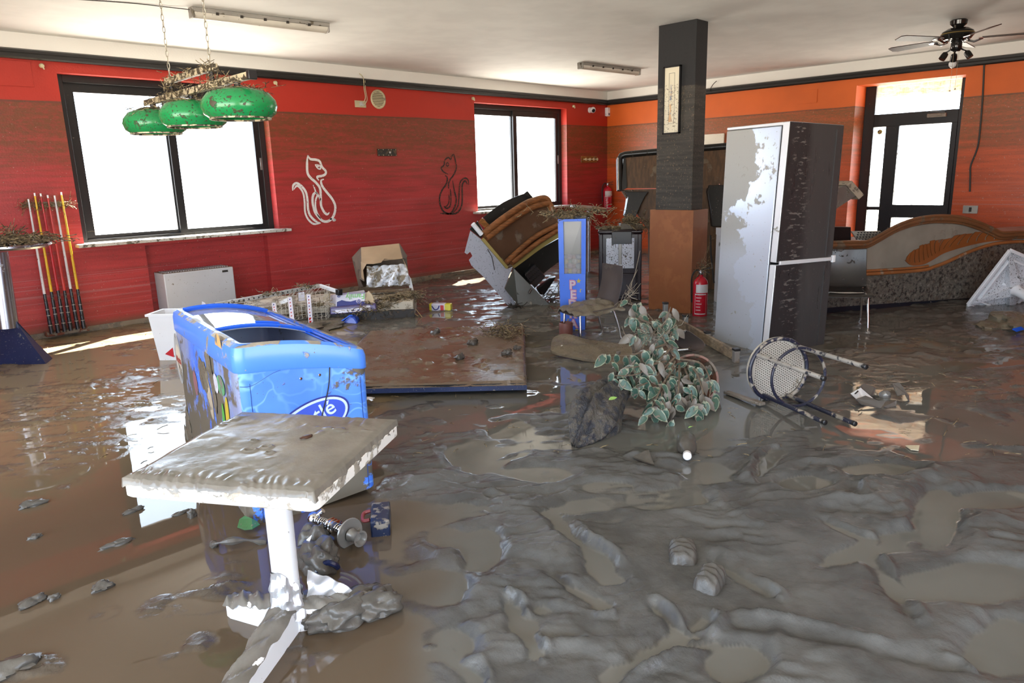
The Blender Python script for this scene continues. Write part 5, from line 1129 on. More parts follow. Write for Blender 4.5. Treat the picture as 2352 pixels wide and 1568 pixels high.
vbox(.0, .03, 0, .97, .02, D_, 'side_panel', M['vside']); vbox(.97, 1.0, 0, .97, .02, D_, 'side_panel', M['vside']); vbox(0, 1, .0, .97, D_, D_+.02, 'back_panel', M['vside']); vbox(0, 1, .0, .50, .025, D_, 'cabinet', M['vside']); vbox(-.02, 1.02, .965, .99, -.01, D_+.02, 'top_panel', M['vside'], bev=.01)
vbox(.17, .86, .495, .955, .018, .024, 'window_pane', milky); vbox(.05, .95, .50, .96, D_-.05, D_-.03, 'inner_back', mat('pale_grey_liner', (.42, .40, .36), .5, mud=.35, ms=20, speck=.8, mudc=(.15, .13, .11)))
wx0 = vp(.5, .5).copy(); rdc = random.Random(5)
balls = [(.75, .5, .05), (.60, .12, .12), (.10, .35, .25), (.08, .2, .5), (.65, .65, .6), (.5, .2, .4)]
for r_ in range(5):
    for c4 in range(4):
        cc_ = balls[(r_*3+c4*2+(r_ == 0)) % 6] if not (r_ == 0 and c4 == 1) else (.80, .62, .05)
        p = vp(.22+c4*.17+rdc.uniform(-.02, .02), .53+r_*.040, .07+.03*((r_+c4) % 2)); MB().lathe([(.001, -.031), (.018, -.025), (.029, -.01), (.031, 0), (.029, .01), (.018, .025), (.001, .031)], p, (0, 0, 1), 16, caps=False).build('toy_capsule', mat('capsule_%d_%d' % (r_, c4), tuple(.25+.6*x for x in cc_) if not (r_ == 0 and c4 == 1) else cc_, .3, mud=.1, speck=0), loc=p, label=('bright yellow' if r_ == 0 and c4 == 1 else ('amber', 'green', 'blue', 'violet', 'grey', 'red')[(r_*3+c4*2+(r_ == 0)) % 6])+' toy capsule, '+('bottom', 'second', 'third', 'fourth', 'top')[r_]+' row, '+('leftmost', 'second from left', 'third from left', 'rightmost')[c4]+', in the vending machine window', cat='capsule', group='toy capsules in the vending machine')
M['pink'] = mat('letter_pink', (.62, .03, .16), .35, mud=.05, speck=.2); M['lwhite'] = mat('letter_white', (.75, .70, .78), .35, mud=.05, speck=.2)
uv = (vp(1, .5)-vp(0, .5)).normalized(); wv = (vp(.5, 1)-vp(.5, 0)).normalized()
if uv.cross(wv).dot(-bk) < 0: pass
for ch_, w_, u_ in (('P', .415, .50), ('E', .332, .53), ('D', .25, .51), ('R', .165, .5), ('A', .080, .53)):
    p = vp(u_, w_, -.010)
    text(ch_, .118, p, uv, wv, M['pink'], 'letter_edge', vm_, bold=.009, ext=.000); text(ch_, .118, p, uv, wv, M['lwhite'], 'letter_outline', vm_, bold=.006, ext=.002)
    text(ch_, .118, p, uv, wv, M['pink'], 'letter_line', vm_, bold=.0025, ext=.004); text(ch_, .118, p, uv, wv, M['lwhite'], 'letter_core', vm_, bold=.0, ext=.006)
M['star'] = mat('star_yellow', (.65, .50, .05), .4, mud=.05, speck=0)
for u_, w_, s_ in ((.74, .45, .028), (.66, .025, .022), (.76, .372, .030), (.26, .115, .030)):
    p = vp(u_, w_, -.006); nst = 10 if s_ < .04 else 16
    MB().add([p+uv*math.cos(a)*r_+wv*math.sin(a)*r_ for a, r_ in [(math.pi/2+2*math.pi*i/nst, s_ if i % 2 == 0 else s_*(.42 if s_ < .04 else .75)) for i in range(nst)]], [tuple(range(nst))]).build('star_decal' if s_ < .04 else 'shell_decal', M['star'], vm_, smooth=False)
b = MB(); straw(b, vp(.5, 1.0, .12), (.40, .34, .05), 260, 12, (.03, .12), .5, .003); straw(b, vp(.95, .95, .15), (.06, .16, .05), 60, 13, (.03, .10), .5, .002)
b.blob(vp(.5, .99, .14), (.19, .17, .03), 8, .3, 12); b.build('straw_heap', M['straw'], vm_, kind='stuff')
pb = G(1300, 772); MB().lathe([(.001, 0), (.06, 0), (.068, .02), (.068, .15), (.062, .16), (.055, .15), (.05, .12), (.001, .12)], pb+V((0, 0, -.02)), n=24, caps=False).build('tin_can', mat('rusty_red_can', (.20, .07, .055), .5, mud=.3), loc=pb, label='small rusty red can in front of the blue vending machine foot', cat='can')
# ------------------------------------------------------------------ black machine with glass front
ma, mb_ = V((7.03, 5.42, -.03)), V((7.316, 5.015, -.03)); md_ = (mb_-ma).normalized(); mbk = V((.80, .58, 0)); mh = .87
mc = thing('game_machine', ma, 'black coin machine with white glass front beside the brown-clad column', 'machine')
M['mblk'] = mat('dark_purple_black_cabinet', (.022, .014, .018), .22, mud=.10, ms=8, speck=.3)
W_ = .52
def mbx(u0, u1, z0, z1, b0, b1, nm, m_, bev=.004, par=None):
    o = ma+md_*u0+V((0, 0, z0+.03))+mbk*b0; return MB().obox(o, md_*(u1-u0), mbk*(b1-b0), V((0, 0, z1-z0))).build(nm, m_, par or mc, bev=bev)
mbx(0, W_, 0, mh-.04, .01, .45, 'cabinet', M['mblk'], .02); mbx(-.01, W_+.01, mh-.05, mh, -.01, .47, 'top_cap', M['mblk'], .02)
pn = mbx(.09, W_-.09, .40, mh-.10, -.004, .01, 'glass_front', mat('milky_glass', (.62, .66, .75), .2, mud=.25, ms=20, speck=.9, mudc=(.1, .08, .06)))
mbx(W_/2-.02, W_/2+.02, .40, mh-.14, -.012, .0, 'centre_strip', M['gmetal']); mbx(.0, .05, 0, mh-.05, -.015, .01, 'corner_post', M['mblk'], .01); mbx(W_-.05, W_, 0, mh-.05, -.015, .01, 'corner_post', M['mblk'], .01)
mbx(W_*.38-.04, W_*.38+.20, mh-.17, mh-.02, -.03, .0, 'coin_box', M['black'], .006)
mbx(.06, W_-.06, .05, .34, -.01, .01, 'lower_panel', M['mblk'], .01)
b = MB(); straw(b, ma+md_*.12+mbk*.2+V((0, 0, mh+.03)), (.2, .2, .04), 120, 21, (.04, .12), .3, .003); b.blob(ma+md_*.15+mbk*.2+V((0, 0, mh+.03)), (.14, .16, .03), 3, .3, 10); b.build('straw_heap', M['straw'], mc, kind='stuff')
# ------------------------------------------------------------------ upended pool table behind the column
M['ptw'] = mat('brown_table_underside', (.125, .062, .022), .5, mud=.3, ms=5, speck=.2, wood=(5, 5, .5), mudc=(.17, .12, .07)); M['ptb'] = mat('black_table_trim', (.014, .013, .012), .3, mud=.15, ms=8, speck=.5)
DP = 9.85
pt0 = P(1424, 355, DP); 
def PT(px, py, dd=0.0): return P(px, py, DP+dd-(px-1424)*.0016)
tb = thing('pool_table', P(1560, 560, DP), 'upended pool table with brown underside leaning behind the black column', 'pool table')
nb = (_f*1.0); nb.z = 0; nb.normalize()
MB().prism([PT(1432, 358), PT(1665, 338), PT(1705, 345), PT(1705, 432), PT(1432, 432)], nb*.06).build('bed_panel', M['ptw'], tb)
MB().prism([PT(1427, 436, .02), PT(1705, 430, .02), PT(1705, 665, .02), PT(1496, 665, .02), PT(1492, 590, .02), PT(1491, 527, .02), PT(1444, 462, .02)], nb*.10).build('lower_panel', M['ptw'], tb)
MB().tube([PT(1424, 438), PT(1423, 366), PT(1427, 358), PT(1436, 355), PT(1505, 349), PT(1665, 336), PT(1705, 333)], .045, 10).build('rim', M['ptb'], tb)
MB().tube([PT(1420.5, 436, -.05), PT(1419.5, 362, -.05)], .010, 6).build('chrome_edge', M['chrome'], tb)
MB().prism([PT(1433, 362, -.03), PT(1437, 362, -.03), PT(1440, 432, -.03), PT(1427, 438, -.03)], nb*.04).build('rim_face', M['ptb'], tb)
def leg(pts, nm='leg'):
    loops = []
    for (xa, xb, y) in pts:
        a = PT(xa, y, -.05); c4 = PT(xb, y, -.05); w4 = nb*(c4-a).length*.8; loops.append([a, c4, c4+w4, a+w4])
    loft(MB(), loops).build(nm, M['ptb'], tb, bev=.006)
leg([(1434, 1490, 440), (1443, 1481, 452), (1439, 1470, 475), (1434, 1461, 497), (1438, 1458, 500)]); leg([(1630, 1700, 425), (1625, 1690, 440), (1632, 1680, 480), (1636, 1672, 520)])
MB().lathe([(.03, 0), (.03, .03)], PT(1446, 508, -.0), (0, 0, 1), 12).build('foot_screw', M['steel'], tb)
MB().lathe([(.013, 0), (.008, .01)], PT(1453, 437, -.10), -nb, 8).build('bolt', M['chrome'], tb); MB().lathe([(.013, 0), (.008, .01)], PT(1652, 423, -.10), -nb, 8).build('bolt', M['chrome'], tb)
mk_ = thing('debris_block', PT(1450, 515, -.6), 'muddy broken board with straw heaped on the black machine', 'debris')
q0 = P(1450, 525, 8.75); MB().obox(q0-_r*.13-V((0, 0, .02)), _r*.27, nb*.18, V((0, 0, .08))).build('board', M['dmud'], mk_, bev=.01)
b = MB(); straw(b, q0+V((0, 0, .08)), (.18, .18, .05), 90, 31, (.04, .14), .5, .003); b.blob(q0+V((.05, .05, .10)), (.10, .10, .05), 4, .3, 10); straw(b, P(1474, 527, 8.75), (.09, .09, .05), 50, 32, (.05, .14), .6, .003); b.build('straw_heap', M['straw'], mk_, kind='stuff')
# notice board on the orange wall and the white cabinet behind the column
q = [WB(1622, 309), WB(1664, 306), WB(1664, 333), WB(1622, 336)]
MB().box((XB-.03, min(p.y for p in q), min(q[2].z, q[3].z)), (XB-.0, max(p.y for p in q)+.1, (q[0].z+q[1].z)/2)).build('notice_board', mat('pale_notice_board', (.80, .72, .58), .5, mud=.15, ms=20, speck=.5, var=.03), loc=q[0], bev=.003, label='pale notice board on the orange wall between column and fridge', cat='notice board')
cb0 = P(1622, 742, dep((7.6, 4.1, 0))); cb0 = V((7.52, 3.98, -.02)); 
wc = thing('white_cabinet', cb0, 'white speckled cabinet half hidden between the column and the fridge', 'cabinet')
MB().obox(cb0, V((.42, -.42, 0)), V((.30, .30, 0)), V((0, 0, .82))).build('case', M['whitep'], wc, bev=.006); MB().obox(cb0+V((-.01, 0, .82)), V((.06, -.06, 0)), V((.3, .3, 0)), V((0, 0, .08))).build('upstand', M['whitep'], wc)
MB().tube(catmull([P(1632, 540, dep(cb0)), P(1633, 580, dep(cb0)-.03), P(1637, 620, dep(cb0)-.03), P(1640, 650, dep(cb0)-.03)], 5), .01, 6).build('cable', M['cwire'], wc)
# ------------------------------------------------------------------ big flooded slab (overturned table bed) by the freezer
k = NT('silted_board'); pos = k.tc.outputs['Object']; st = k.noise(3, 5, .6, stretch=(1, 1, 1)); bands = k.noise(1.6, 3, .5)
c = k.mix(k.step(bands, .35, .65), (.165, .125, .090), (.135, .080, .050)); c = k.mix(k.step(k.noise(8, 6, .6), .52, .66), c, (.150, .125, .098)); c = k.mix(k.step(k.noise(70, 3), .66, .70), c, (.08, .055, .03))
k.base(c); k.rough(k.step(st, .45, .60, .08, .45)); k.l(k.bump(k.noise(25, 6, .65), .004, .7), k.b.inputs['Normal']); M['slab'] = k.m
S1, S2 = V((3.614, 3.438, 0)), V((5.05, 4.815, 0)); se = (S2-S1); SL = se.length; se.normalize(); sf = V((-.645, .765, 0)); sf = (sf-se*sf.dot(se)).normalized(); SW = 1.55
sb = thing('table_bed', S1+se*1+sf*.7, 'large mud-covered table bed lying flat beside the blue freezer', 'table bed')
def sbp(u, v, z): return S1+se*SL*u+sf*SW*v+V((0, 0, z))
N1 = 110; UU, VV = np.meshgrid(np.linspace(0, 1, N1+1), np.linspace(0, 1, N1+1))
ed = np.minimum(np.minimum(UU, 1-UU)*SL, np.minimum(VV, 1-VV)*SW)
zz = .095+.012*fbm(UU*3, VV*2.2, 4, 301)+.012*sstep(.2, .55, fbm(UU*14, VV*10, 4, 303))*sstep(.7, .2, VV)+.015*sstep(.4, .62, fbm(UU*20+4, VV*14, 4, 305))
zz = np.where(ed < .001, .055+.02*fbm(UU*30, VV*30, 3, 307), zz-.012*np.exp(-ed/.02))
vs = [sbp(float(UU[j, i]), float(VV[j, i]), float(zz[j, i])) for j in range(N1+1) for i in range(N1+1)]; W = N1+1
MB().add(vs, [(j*W+i, j*W+i+1, (j+1)*W+i+1, (j+1)*W+i) for j in range(N1) for i in range(N1)]).build('mud_layer', M['slab'], sb, ang=80)
MB().obox(sbp(.005, .005, .035), se*SL*.99, sf*SW*.99, V((0, 0, .045))).build('board', M['ptb'], sb)
MB().obox(sbp(0, 0, .032)-se*.006, sf*SW*.78, se*.008, V((0, 0, .034))).build('blue_edge', mat('dark_blue_edge', (.03, .05, .14), .35, mud=.2, ms=12, speck=.6, mudc=(.30, .30, .28)), sb)
MB().obox(sbp(0.0, .78, .02), sf*SW*.22, se*.05, V((0, 0, .05))).build('torn_edge', M['dmud'], sb, bev=.01)
for u_, v_ in ((.08, .08), (.92, .08), (.08, .92), (.92, .92)): MB().obox(sbp(u_, v_, -.04), se*.08, sf*.08, V((0, 0, .09))).build('block', M['ptb'], sb)
hp = [P(862, 843, dep(sbp(.1, .9, .1))), P(905, 841, dep(sbp(.1, .8, .1))), P(917, 842, dep(sbp(.1, .8, .1))), P(918, 860, dep(sbp(.08, .8, .08)))]
hq = sbp(.07, .99, .16); MB().tube([sbp(.10, 1.0, .15), sbp(.10, .84, .15), sbp(.085, .80, .145), sbp(.05, .80, .09)], .018, 10).build('handle', M['black'], sb)
b = MB(); b.grid(lambda u, v: crumple(sbp(-.06-.05*v, .70+.45*u, .02+.05*v*math.sin(u*3.1)+.02), .008, 50, 6), 30, 5, thick=(0, 0, .003)); b.build('foil_strip', M['foil'], loc=sbp(-.05, .8, 0), ang=20, label='twisted strip of foil in the water along the front of the table bed', cat='foil')
def muddy(px, py, r, seed, lab, nm='mud_clod', z=0.0, m_=None, cat='clod', grp=None, amp=.3):
    c_ = G(px, py, z); return MB().blob(c_+V((0, 0, r[2]*.3)), r, seed, amp, 12).build(nm, m_ or M['lump'], loc=c_, label=lab, cat=cat, group=grp, ang=70)
# reinforcing whisk of roots, stick on the slab's right end
b = MB(); straw(b, sbp(.80, .12, .10), (.22, .22, .07), 110, 51, (.05, .16), .5, .003); b.build('root_tangle', M['straw'], loc=sbp(.8, .12, .1), label='tangle of dark roots on the right end of the muddy table bed', cat='roots')
MB().tube(catmull([G(1201, 812, .02), G(1200, 780, .06), P(1200, 750, dep(G(1203, 812))+.0), P(1196, 743, dep(G(1203, 812)))], 4), .005, 6).build('thin_stick', mat('pale_stick', (.35, .27, .17), .6, mud=.2), loc=G(1203, 812), label='thin upright stick at the right edge of the muddy table bed', cat='stick')
for i, (u_, v_, r_) in enumerate(((.42, .10, .05), (.36, .35, .045), (.62, .30, .05), (.50, .05, .035), (.86, .55, .05))):
    c_ = sbp(u_, v_, .105); MB().blob(c_, (r_, r_*.8, r_*.6), 60+i, .35, 10).build('mud_lump', M['lump'], sb, ang=70)
# ------------------------------------------------------------------ pale chest lying by the wall, with the things on it
k = NT('silted_white_chest'); k.base(k.mix(k.step(k.noise(6, 7, .65), .47, .56), (.52, .46, .36), (.20, .16, .11))); k.rough(.5); k.l(k.bump(k.noise(20, 5), .004), k.b.inputs['Normal']); M['chest'] = k.m
ce, cf = V((.65, .76, 0)), V((-.76, .65, 0)); C0 = V((4.93, 6.44, -.03)); CHH = .22
cst = thing('fallen_cabinet', C0, 'long pale cabinet lying on its back in the mud below the cardboard box', 'cabinet')
MB().obox(C0, ce*.80, cf*1.95, V((0, 0, CHH))).build('case', M['chest'], cst, bev=.008); MB().obox(C0-ce*.012-cf*.01, ce*.02, cf*1.97, V((0, 0, .13))).build('dark_base', M['dplate'], cst, bev=.004)
def CP(a, b_, z=0): return C0+cf*a+ce*b_+V((0, 0, CHH+z))
b = MB(); straw(b, CP(.15, .25), (.30, .22, .04), 300, 61, (.04, .14), .15, .003); straw(b, CP(.3, .02, -.06), (.5, .06, .06), 260, 62, (.04, .15), .4, .003); b.blob(CP(.18, .36, .01), (.26, .10, .03), 2, .35, 12); b.build('straw_litter', M['straw'], cst, kind='stuff')
b = MB(); a_ = CP(-.02, .05, -.1); b.tube([a_, a_+V((.02, -.10, -.10))], .004, 5).tube([a_+cf*.08, a_+cf*.02+V((.05, -.09, -.12))], .004, 5).tube([a_+cf*.2, a_+cf*.26+V((.0, -.1, -.12))], .004, 5); b.build('twigs', mat('pale_twigs', (.40, .28, .12), .6, mud=0), cst, kind='stuff')
MB().bar(CP(.55, .62, .03), CP(.05, .55, .05), .09, .025).build('plank', mat('brown_driftwood', (.20, .13, .07), .6, mud=.35, ms=8, wood=(8, 8, 1)), loc=CP(.3, .6), bev=.004, label='short brown plank lying on the fallen cabinet in front of the cardboard box', cat='plank')
# cardboard box tipped forward with a torn plastic bag
M['card'] = mat('brown_cardboard', (.40, .27, .155), .7, mud=.12, ms=5, speck=.15, var=.1, mudc=(.22, .16, .10)); M['cardin'] = mat('dark_cardboard', (.17, .12, .08), .75, mud=.4, ms=6, speck=.2, mudc=(.10, .08, .055))
cx = P(880, 655, 9.0); DB = 9.0
def B_(px, py, dd=0.0): return P(px, py, DB+dd)
cbx = thing('cardboard_box', B_(875, 655), 'open brown cardboard box tipped over by the red wall', 'box')
t2 = -nb*.012
MB().prism([B_(829, 568, .05), B_(916, 559, .0), B_(924, 592, -.22), B_(830, 601, -.20)], V((0, 0, -.012))).build('upper_panel', M['card'], cbx)
MB().prism([B_(829, 568, .05), B_(830, 601, -.20), B_(836, 646, -.22), B_(826, 640, -.20), B_(834, 658, .10), B_(824, 660, .25), B_(808, 591, .25)], _r*.008).build('side_panel', M['cardin'], cbx)
MB().add([B_(829, 601, -.205), B_(924, 592, -.225), B_(926, 597, -.24), B_(932, 612, -.26), B_(940, 630, -.26), B_(935, 614, -.26), B_(925, 593, -.25), B_(905, 596, -.25), B_(883, 594, -.25), B_(875, 603, -.26), B_(858, 606, -.26), B_(842, 606, -.25), B_(834, 620, -.24), B_(837, 645, -.22), B_(830, 637, -.21)],
    [(0, 14, 13, 12, 11, 10, 9, 8, 7, 1), (1, 7, 6, 2), (2, 6, 5, 3), (3, 5, 4)]).build('torn_flap', M['card'], cbx, smooth=False)
MB().prism([B_(916, 559, .0), B_(934, 588, -.05), B_(930, 594, -.1), B_(924, 592, -.22)], _r*.01).build('side_flap', M['cardin'], cbx)
MB().prism([B_(810, 590, .26), B_(829, 568, .06), B_(916, 559, .02), B_(934, 590, .1), B_(940, 650, .25), B_(826, 660, .26)], nb*.01).build('back_panel', M['cardin'], cbx)
k = NT('muddy_white_film'); n_ = k.step(k.noise(9, 6, .65, dist=1.2), .44, .56); k.base(k.mix(n_, (.70, .74, .80), (.20, .17, .125))); k.rough(.22); M['film'] = k.m
b = MB()
def bag(u, v):
    x = 842+90*u+10*v*u; y = 612+48*v-6*u; dd = -.22-.10*math.sin(v*2.2)-.03*math.sin(u*9+2)*(1-.3*v)-.022*math.sin(u*23+v*8); return crumple(B_(x, y, dd), .006, 28, 2)
b.grid(bag, 44, 22, thick=nb*.01); b.build('plastic_bag', M['film'], cbx, ang=50)
MB().prism([B_(936, 628, -.2), B_(944, 640, -.25), B_(950, 668, -.28), B_(941, 668, -.26)], nb*.01).build('bag_edge', M['whitep'], cbx)
# ------------------------------------------------------------------ tissue packs
M['pkw'] = mat('pack_white', (.72, .70, .80), .25, mud=.03, speck=.15); M['pkb'] = mat('pack_deep_blue', (.012, .02, .22), .5, mud=.05, speck=.2); M['pkg'] = mat('pack_green_print', (.15, .50, .08), .3, mud=0, speck=0); M['pkv'] = mat('pack_violet_film', (.10, .08, .22), .2, mud=.2, ms=10, speck=.4, mudc=(.25, .22, .2))
D1 = 8.05
def K(px, py, dd=0.0): return P(px, py, D1+dd)
pk = thing('tissue_pack', K(800, 700), 'blue and white pack of paper rolls lying upside down on another pack', 'pack')
A1, A2, A3, A4 = K(772, 675), K(839, 672), K(839, 697), K(772, 706)
bkv = (K(758, 678, .16)-A1)
MB().hexa([A4, A3, A3+nb*.22+_r*-.05, A4+bkv*1.0, A1, A2, A2+nb*.22-_r*.05, A1+bkv]).build('wrap', M['pkw'], pk, bev=.012)
U_ = (A2-A1).normalized(); W_n = (A1-A4).normalized(); NN = -nb
def face(u, v, off=.004): return (A4*(1-u)+A3*u)*(1-v)+(A1*(1-u)+A2*u)*v+NN*off
MB().add([face(.03, .0), face(.97, .0), face(.97, .22), face(.85, .26), face(.7, .42), face(.5, .34), face(.35, .40), face(.2, .52), face(.08, .44), face(.03, .40)], [tuple(range(10))]).build('blue_wave', M['pkb'], pk, smooth=False)
MB().add([face(.0, .97, .006), face(.98, .99, .006), face(.98, 1.0, .012)+nb*.07, face(.0, 1.0, .012)+nb*.07], [(0, 1, 2, 3)]).build('blue_band', M['pkb'], pk, smooth=False)
text('Family', .085, face(.66, .74, .006), -U_, -W_n, M['pkg'], 'print_lettering', pk, bold=.001)
MB().add([face(.78+.085*math.cos(t), .30+.17*math.sin(t), .006) for t in [2*math.pi*i/24 for i in range(24)]], [tuple(range(24))]).build('badge_ring', M['pkw'], pk, smooth=False)
MB().add([face(.78+.072*math.cos(t), .30+.145*math.sin(t), .007) for t in [2*math.pi*i/24 for i in range(24)]], [tuple(range(24))]).build('badge', M['pkb'], pk, smooth=False)
text('tutto', .03, face(.78, .30, .009), -U_, -W_n, M['pkw'], 'badge_lettering', pk)
MB().add([face(.10+.07*math.cos(t), .84+.10*math.sin(t), .006) for t in [2*math.pi*i/20 for i in range(20)]], [tuple(range(20))]).build('number_badge', M['pkb'], pk, smooth=False)
text('6+3', .03, face(.10, .84, .008), -U_, -W_n, M['pkw'], 'number_lettering', pk)
p2 = thing('tissue_pack', K(810, 715), 'violet and white wrapped pack under the blue and white one', 'pack')
Q1, Q2, Q3, Q4 = K(757, 706, -.06), K(862, 697, -.06), K(866, 714, -.06), K(758, 723, -.06)
MB().hexa([Q4, Q3, Q3+nb*.3, Q4+nb*.3, Q1, Q2, Q2+nb*.3, Q1+nb*.3]).build('wrap', M['pkv'], p2, bev=.014)
def f2(u, v, off=.006): return (Q4*(1-u)+Q3*u)*(1-v)+(Q1*(1-u)+Q2*u)*v-nb*off
MB().add([f2(.12, .15), f2(.88, .15), f2(.88, .85), f2(.70, .85), f2(.68, .62), f2(.12, .60)], [tuple(range(6))]).build('white_panel', M['pkw'], p2, smooth=False)
for u_ in (.50, .62, .80): MB().add([f2(u_-.025, .28, .008), f2(u_+.025, .28, .008), f2(u_+.025, .42, .008), f2(u_-.025, .42, .008)], [(0, 1, 2, 3)]).build('print_block', M['pkb'], p2, smooth=False)
MB().prism([K(846, 668, .05), K(855, 678, 0), K(861, 695, 0), K(839, 695, 0), K(839, 676, .05)], nb*.03).build('torn_carton', mat('cream_carton', (.62, .50, .33), .6, mud=.15, ms=14, speck=.5), loc=K(850, 690), label='torn cream carton piece right of the blue and white pack', cat='carton')
MB().prism([K(744, 675, .1), K(757, 674, .1), K(757, 690, .1), K(742, 690, .1)], nb*.03).build('torn_carton', bpy.data.materials['cream_carton'], loc=K(750, 685), label='small cream carton scrap left of the blue and white pack', cat='carton')
# blue ice cream tub
tt = thing('plastic_tub', K(800, 735), 'tilted small blue plastic tub by the muddy table bed', 'tub'); M['tub'] = mat('blue_tub', (.04, .10, .55), .25, mud=.25, ms=12, speck=.3); tbk = nb*.16
MB().prism([K(776, 748, -.15), K(806, 726, -.15), K(814, 729, -.15), K(821, 740, -.15), K(819, 748, -.15), K(800, 752, -.15)], tbk).build('tub_body', M['tub'], tt, bev=.015)
MB().tube([K(770, 747, -.17), K(804, 724, -.17), K(808, 724, -.17), K(808, 724, -.0), K(772, 746, 0)], .008, 8).build('tub_rim', M['fzb'], tt); text('gelato', .06, K(796, 740, -.165), (K(808, 727)-K(780, 748)), V((0, 0, 1))-(K(808, 727)-K(780, 748)).normalized()*(K(808, 727)-K(780, 748)).normalized().z, M['pkw'], 'tub_lettering', tt) if False else None
# yellow snack pack on the wet floor
yp = G(1012, 713); ypk = thing('snack_pack', yp, 'small yellow and white snack pack lying on the wet brown floor', 'pack')
u1 = V((.46, -.75, .0)).normalized(); u2 = V((.75, .5, 0)).normalized(); o = yp-u1*.135-u2*.03
M['yel'] = mat('pack_yellow', (.70, .62, .04), .25, mud=.08, speck=.3)
MB().obox(o, u1*.27, u2*.09, V((0, 0, .085))).build('pack_body', M['yel'], ypk, bev=.01); MB().obox(o+u1*.03-u2*.002, u1*.17, u2*.092, V((0, 0, .087))).build('white_wrap', M['pkw'], ypk, bev=.008)
MB().obox(o+u1*.145-u2*.006+V((0, 0, .01)), u1*.04, u2*.004, V((0, 0, .06))).build('red_print', mat('pack_red', (.6, .02, .02), .3, mud=0, speck=0), ypk, smooth=False)
b = MB(); b.tube(catmull([o+u1*.04-u2*.006+V((0, 0, .06)), o+u1*.07-u2*.006+V((0, 0, .02)), o+u1*.11-u2*.006+V((0, 0, .025)), o+u1*.13-u2*.006+V((0, 0, .065))], 5), .006, 5); b.build('blue_swirl', M['pkb'], ypk)
# ------------------------------------------------------------------ fallen wire display rack
M['wire'] = mat('muddy_white_wire', (.62, .58, .50), .4, mud=.35, ms=16, speck=.4); M['upr'] = mat('muddy_perforated_steel', (.45, .43, .40), .4, .3, mud=.4, ms=14, speck=.6)
wr = thing('display_rack', P(640, 700, 7.8), 'fallen wire display rack with baskets behind the blue freezer', 'display rack')
DW = 7.75
r0, r1, r2 = P(430, 712, 7.5), P(735, 656, 8.2), P(775, 669, 8.0)
MB().bar(r0, r1, .03, .045).build('upright', M['upr'], wr, bev=.003); MB().bar(r1, r2+(r2-r1)*.1, .03, .04).build('crossbar', M['whitep'], wr, bev=.003)
MB().bar(r2, r2+(r2-r1).normalized()*.06, .06, .07).build('end_foot', M['black'], wr, bev=.008)
b = MB()
for i in range(26): p = r0+(r1-r0)*(.03+i/27); b.box(p+V((-.006, -.02, -.008)), p+V((.006, -.014, .008)))
b.build('slots', M['black'], wr, kind='stuff', smooth=False)
def basket(tl_, tr2, bl_, br_, dpv, nm_):
    tl_, tr2, bl_, br_ = map(V, (tl_, tr2, bl_, br_)); dv = V(dpv); b = MB()
    F_ = lambda u, v, w_: (tl_*(1-u)+tr2*u)*(1-v)+(bl_*(1-u)+br_*u)*v+dv*w_
    for v in np.linspace(0, 1, 7): b.tube([F_(0, v, 0), F_(1, v, 0), F_(1, v, 1), F_(0, v, 1), F_(0, v, 0)], .0028, 4, caps=False)
    for u in np.linspace(0, 1, 5): b.tube([F_(u, 0, 1), F_(u, 0, 0), F_(u, 1, 0), F_(u, 1, 1)], .0024, 4, caps=False)
    for w_ in np.linspace(.2, .9, 5): b.tube([F_(0, 0, w_), F_(0, 1, w_), F_(1, 1, w_), F_(1, 0, w_)], .0024, 4, caps=False)
    o_ = b.build('wire_basket', M['wire'], wr); return F_
for i, (xl, xr, yt, yb, dd, xs_) in enumerate(((624, 664, 695, 738, 7.7, 626), (660, 700, 682, 735, 7.75, 663), (704, 745, 676, 742, 7.8, 706))):
    F_ = basket(P(xl, yt, dd), P(xr, yt-8, dd+.15), P(xl+6, yb, dd-.1), P(xr+4, yb-4, dd+.05), (P(xl+14, yt-16, dd+.3)-P(xl, yt, dd)), i)
    sp_ = [P(xs_-2, yt, dd-.03), P(xs_+7, yt, dd-.03), P(xs_+13, yb+(4 if i == 2 else 0), dd-.13), P(xs_+3, yb+(4 if i == 2 else 0), dd-.13)]
    st_ = MB().prism(sp_, nb*.004).build('price_strip', M['pkw'], wr, smooth=False)
    for j in range(9 if i == 2 else 6):
        t = (j+.7)/(9.6 if i == 2 else 7); c4 = (sp_[0]*(1-t)+sp_[3]*t)*.5+(sp_[1]*(1-t)+sp_[2]*t)*.5-nb*.004; s4 = .006 if j < 7 else .014
        MB().box(c4-V((s4, .001, s4)), c4+V((s4, .001, s4))).build('print_mark', bpy.data.materials['pack_red'] if j % 3 else M['pkb'], st_, smooth=False)
basket(P(520, 700, 7.6), P(575, 692, 7.7), P(522, 730, 7.5), P(577, 728, 7.6), P(545, 690, 7.9)-P(520, 700, 7.6), 4)
MB().prism([P(685, 672, 7.95), P(699, 670, 7.95), P(700, 690, 7.95), P(686, 692, 7.95)], nb*.004).build('price_card', M['pkw'], wr, smooth=False); MB().prism([P(641, 692, 7.8), P(662, 683, 7.8), P(664, 692, 7.8), P(645, 700, 7.8)], nb*.004).build('price_card', M['whitep'], wr, smooth=False)
MB().prism([P(464, 692, 7.55), P(471, 696, 7.55), P(475, 704, 7.55), P(463, 704, 7.55)], nb*.004).build('torn_label', M['pkw'], wr, smooth=False)
b = MB()
for q, n9 in (((620, 674), 50), ((700, 658), 50), ((560, 690), 30), ((650, 705), 60), ((730, 700), 60), ((690, 725), 70)): straw(b, P(q[0], q[1], 7.9), (.10, .10, .02), n9, q[0], (.03, .08), .35, .0028)
b.build('straw_litter', M['straw'], wr, kind='stuff')
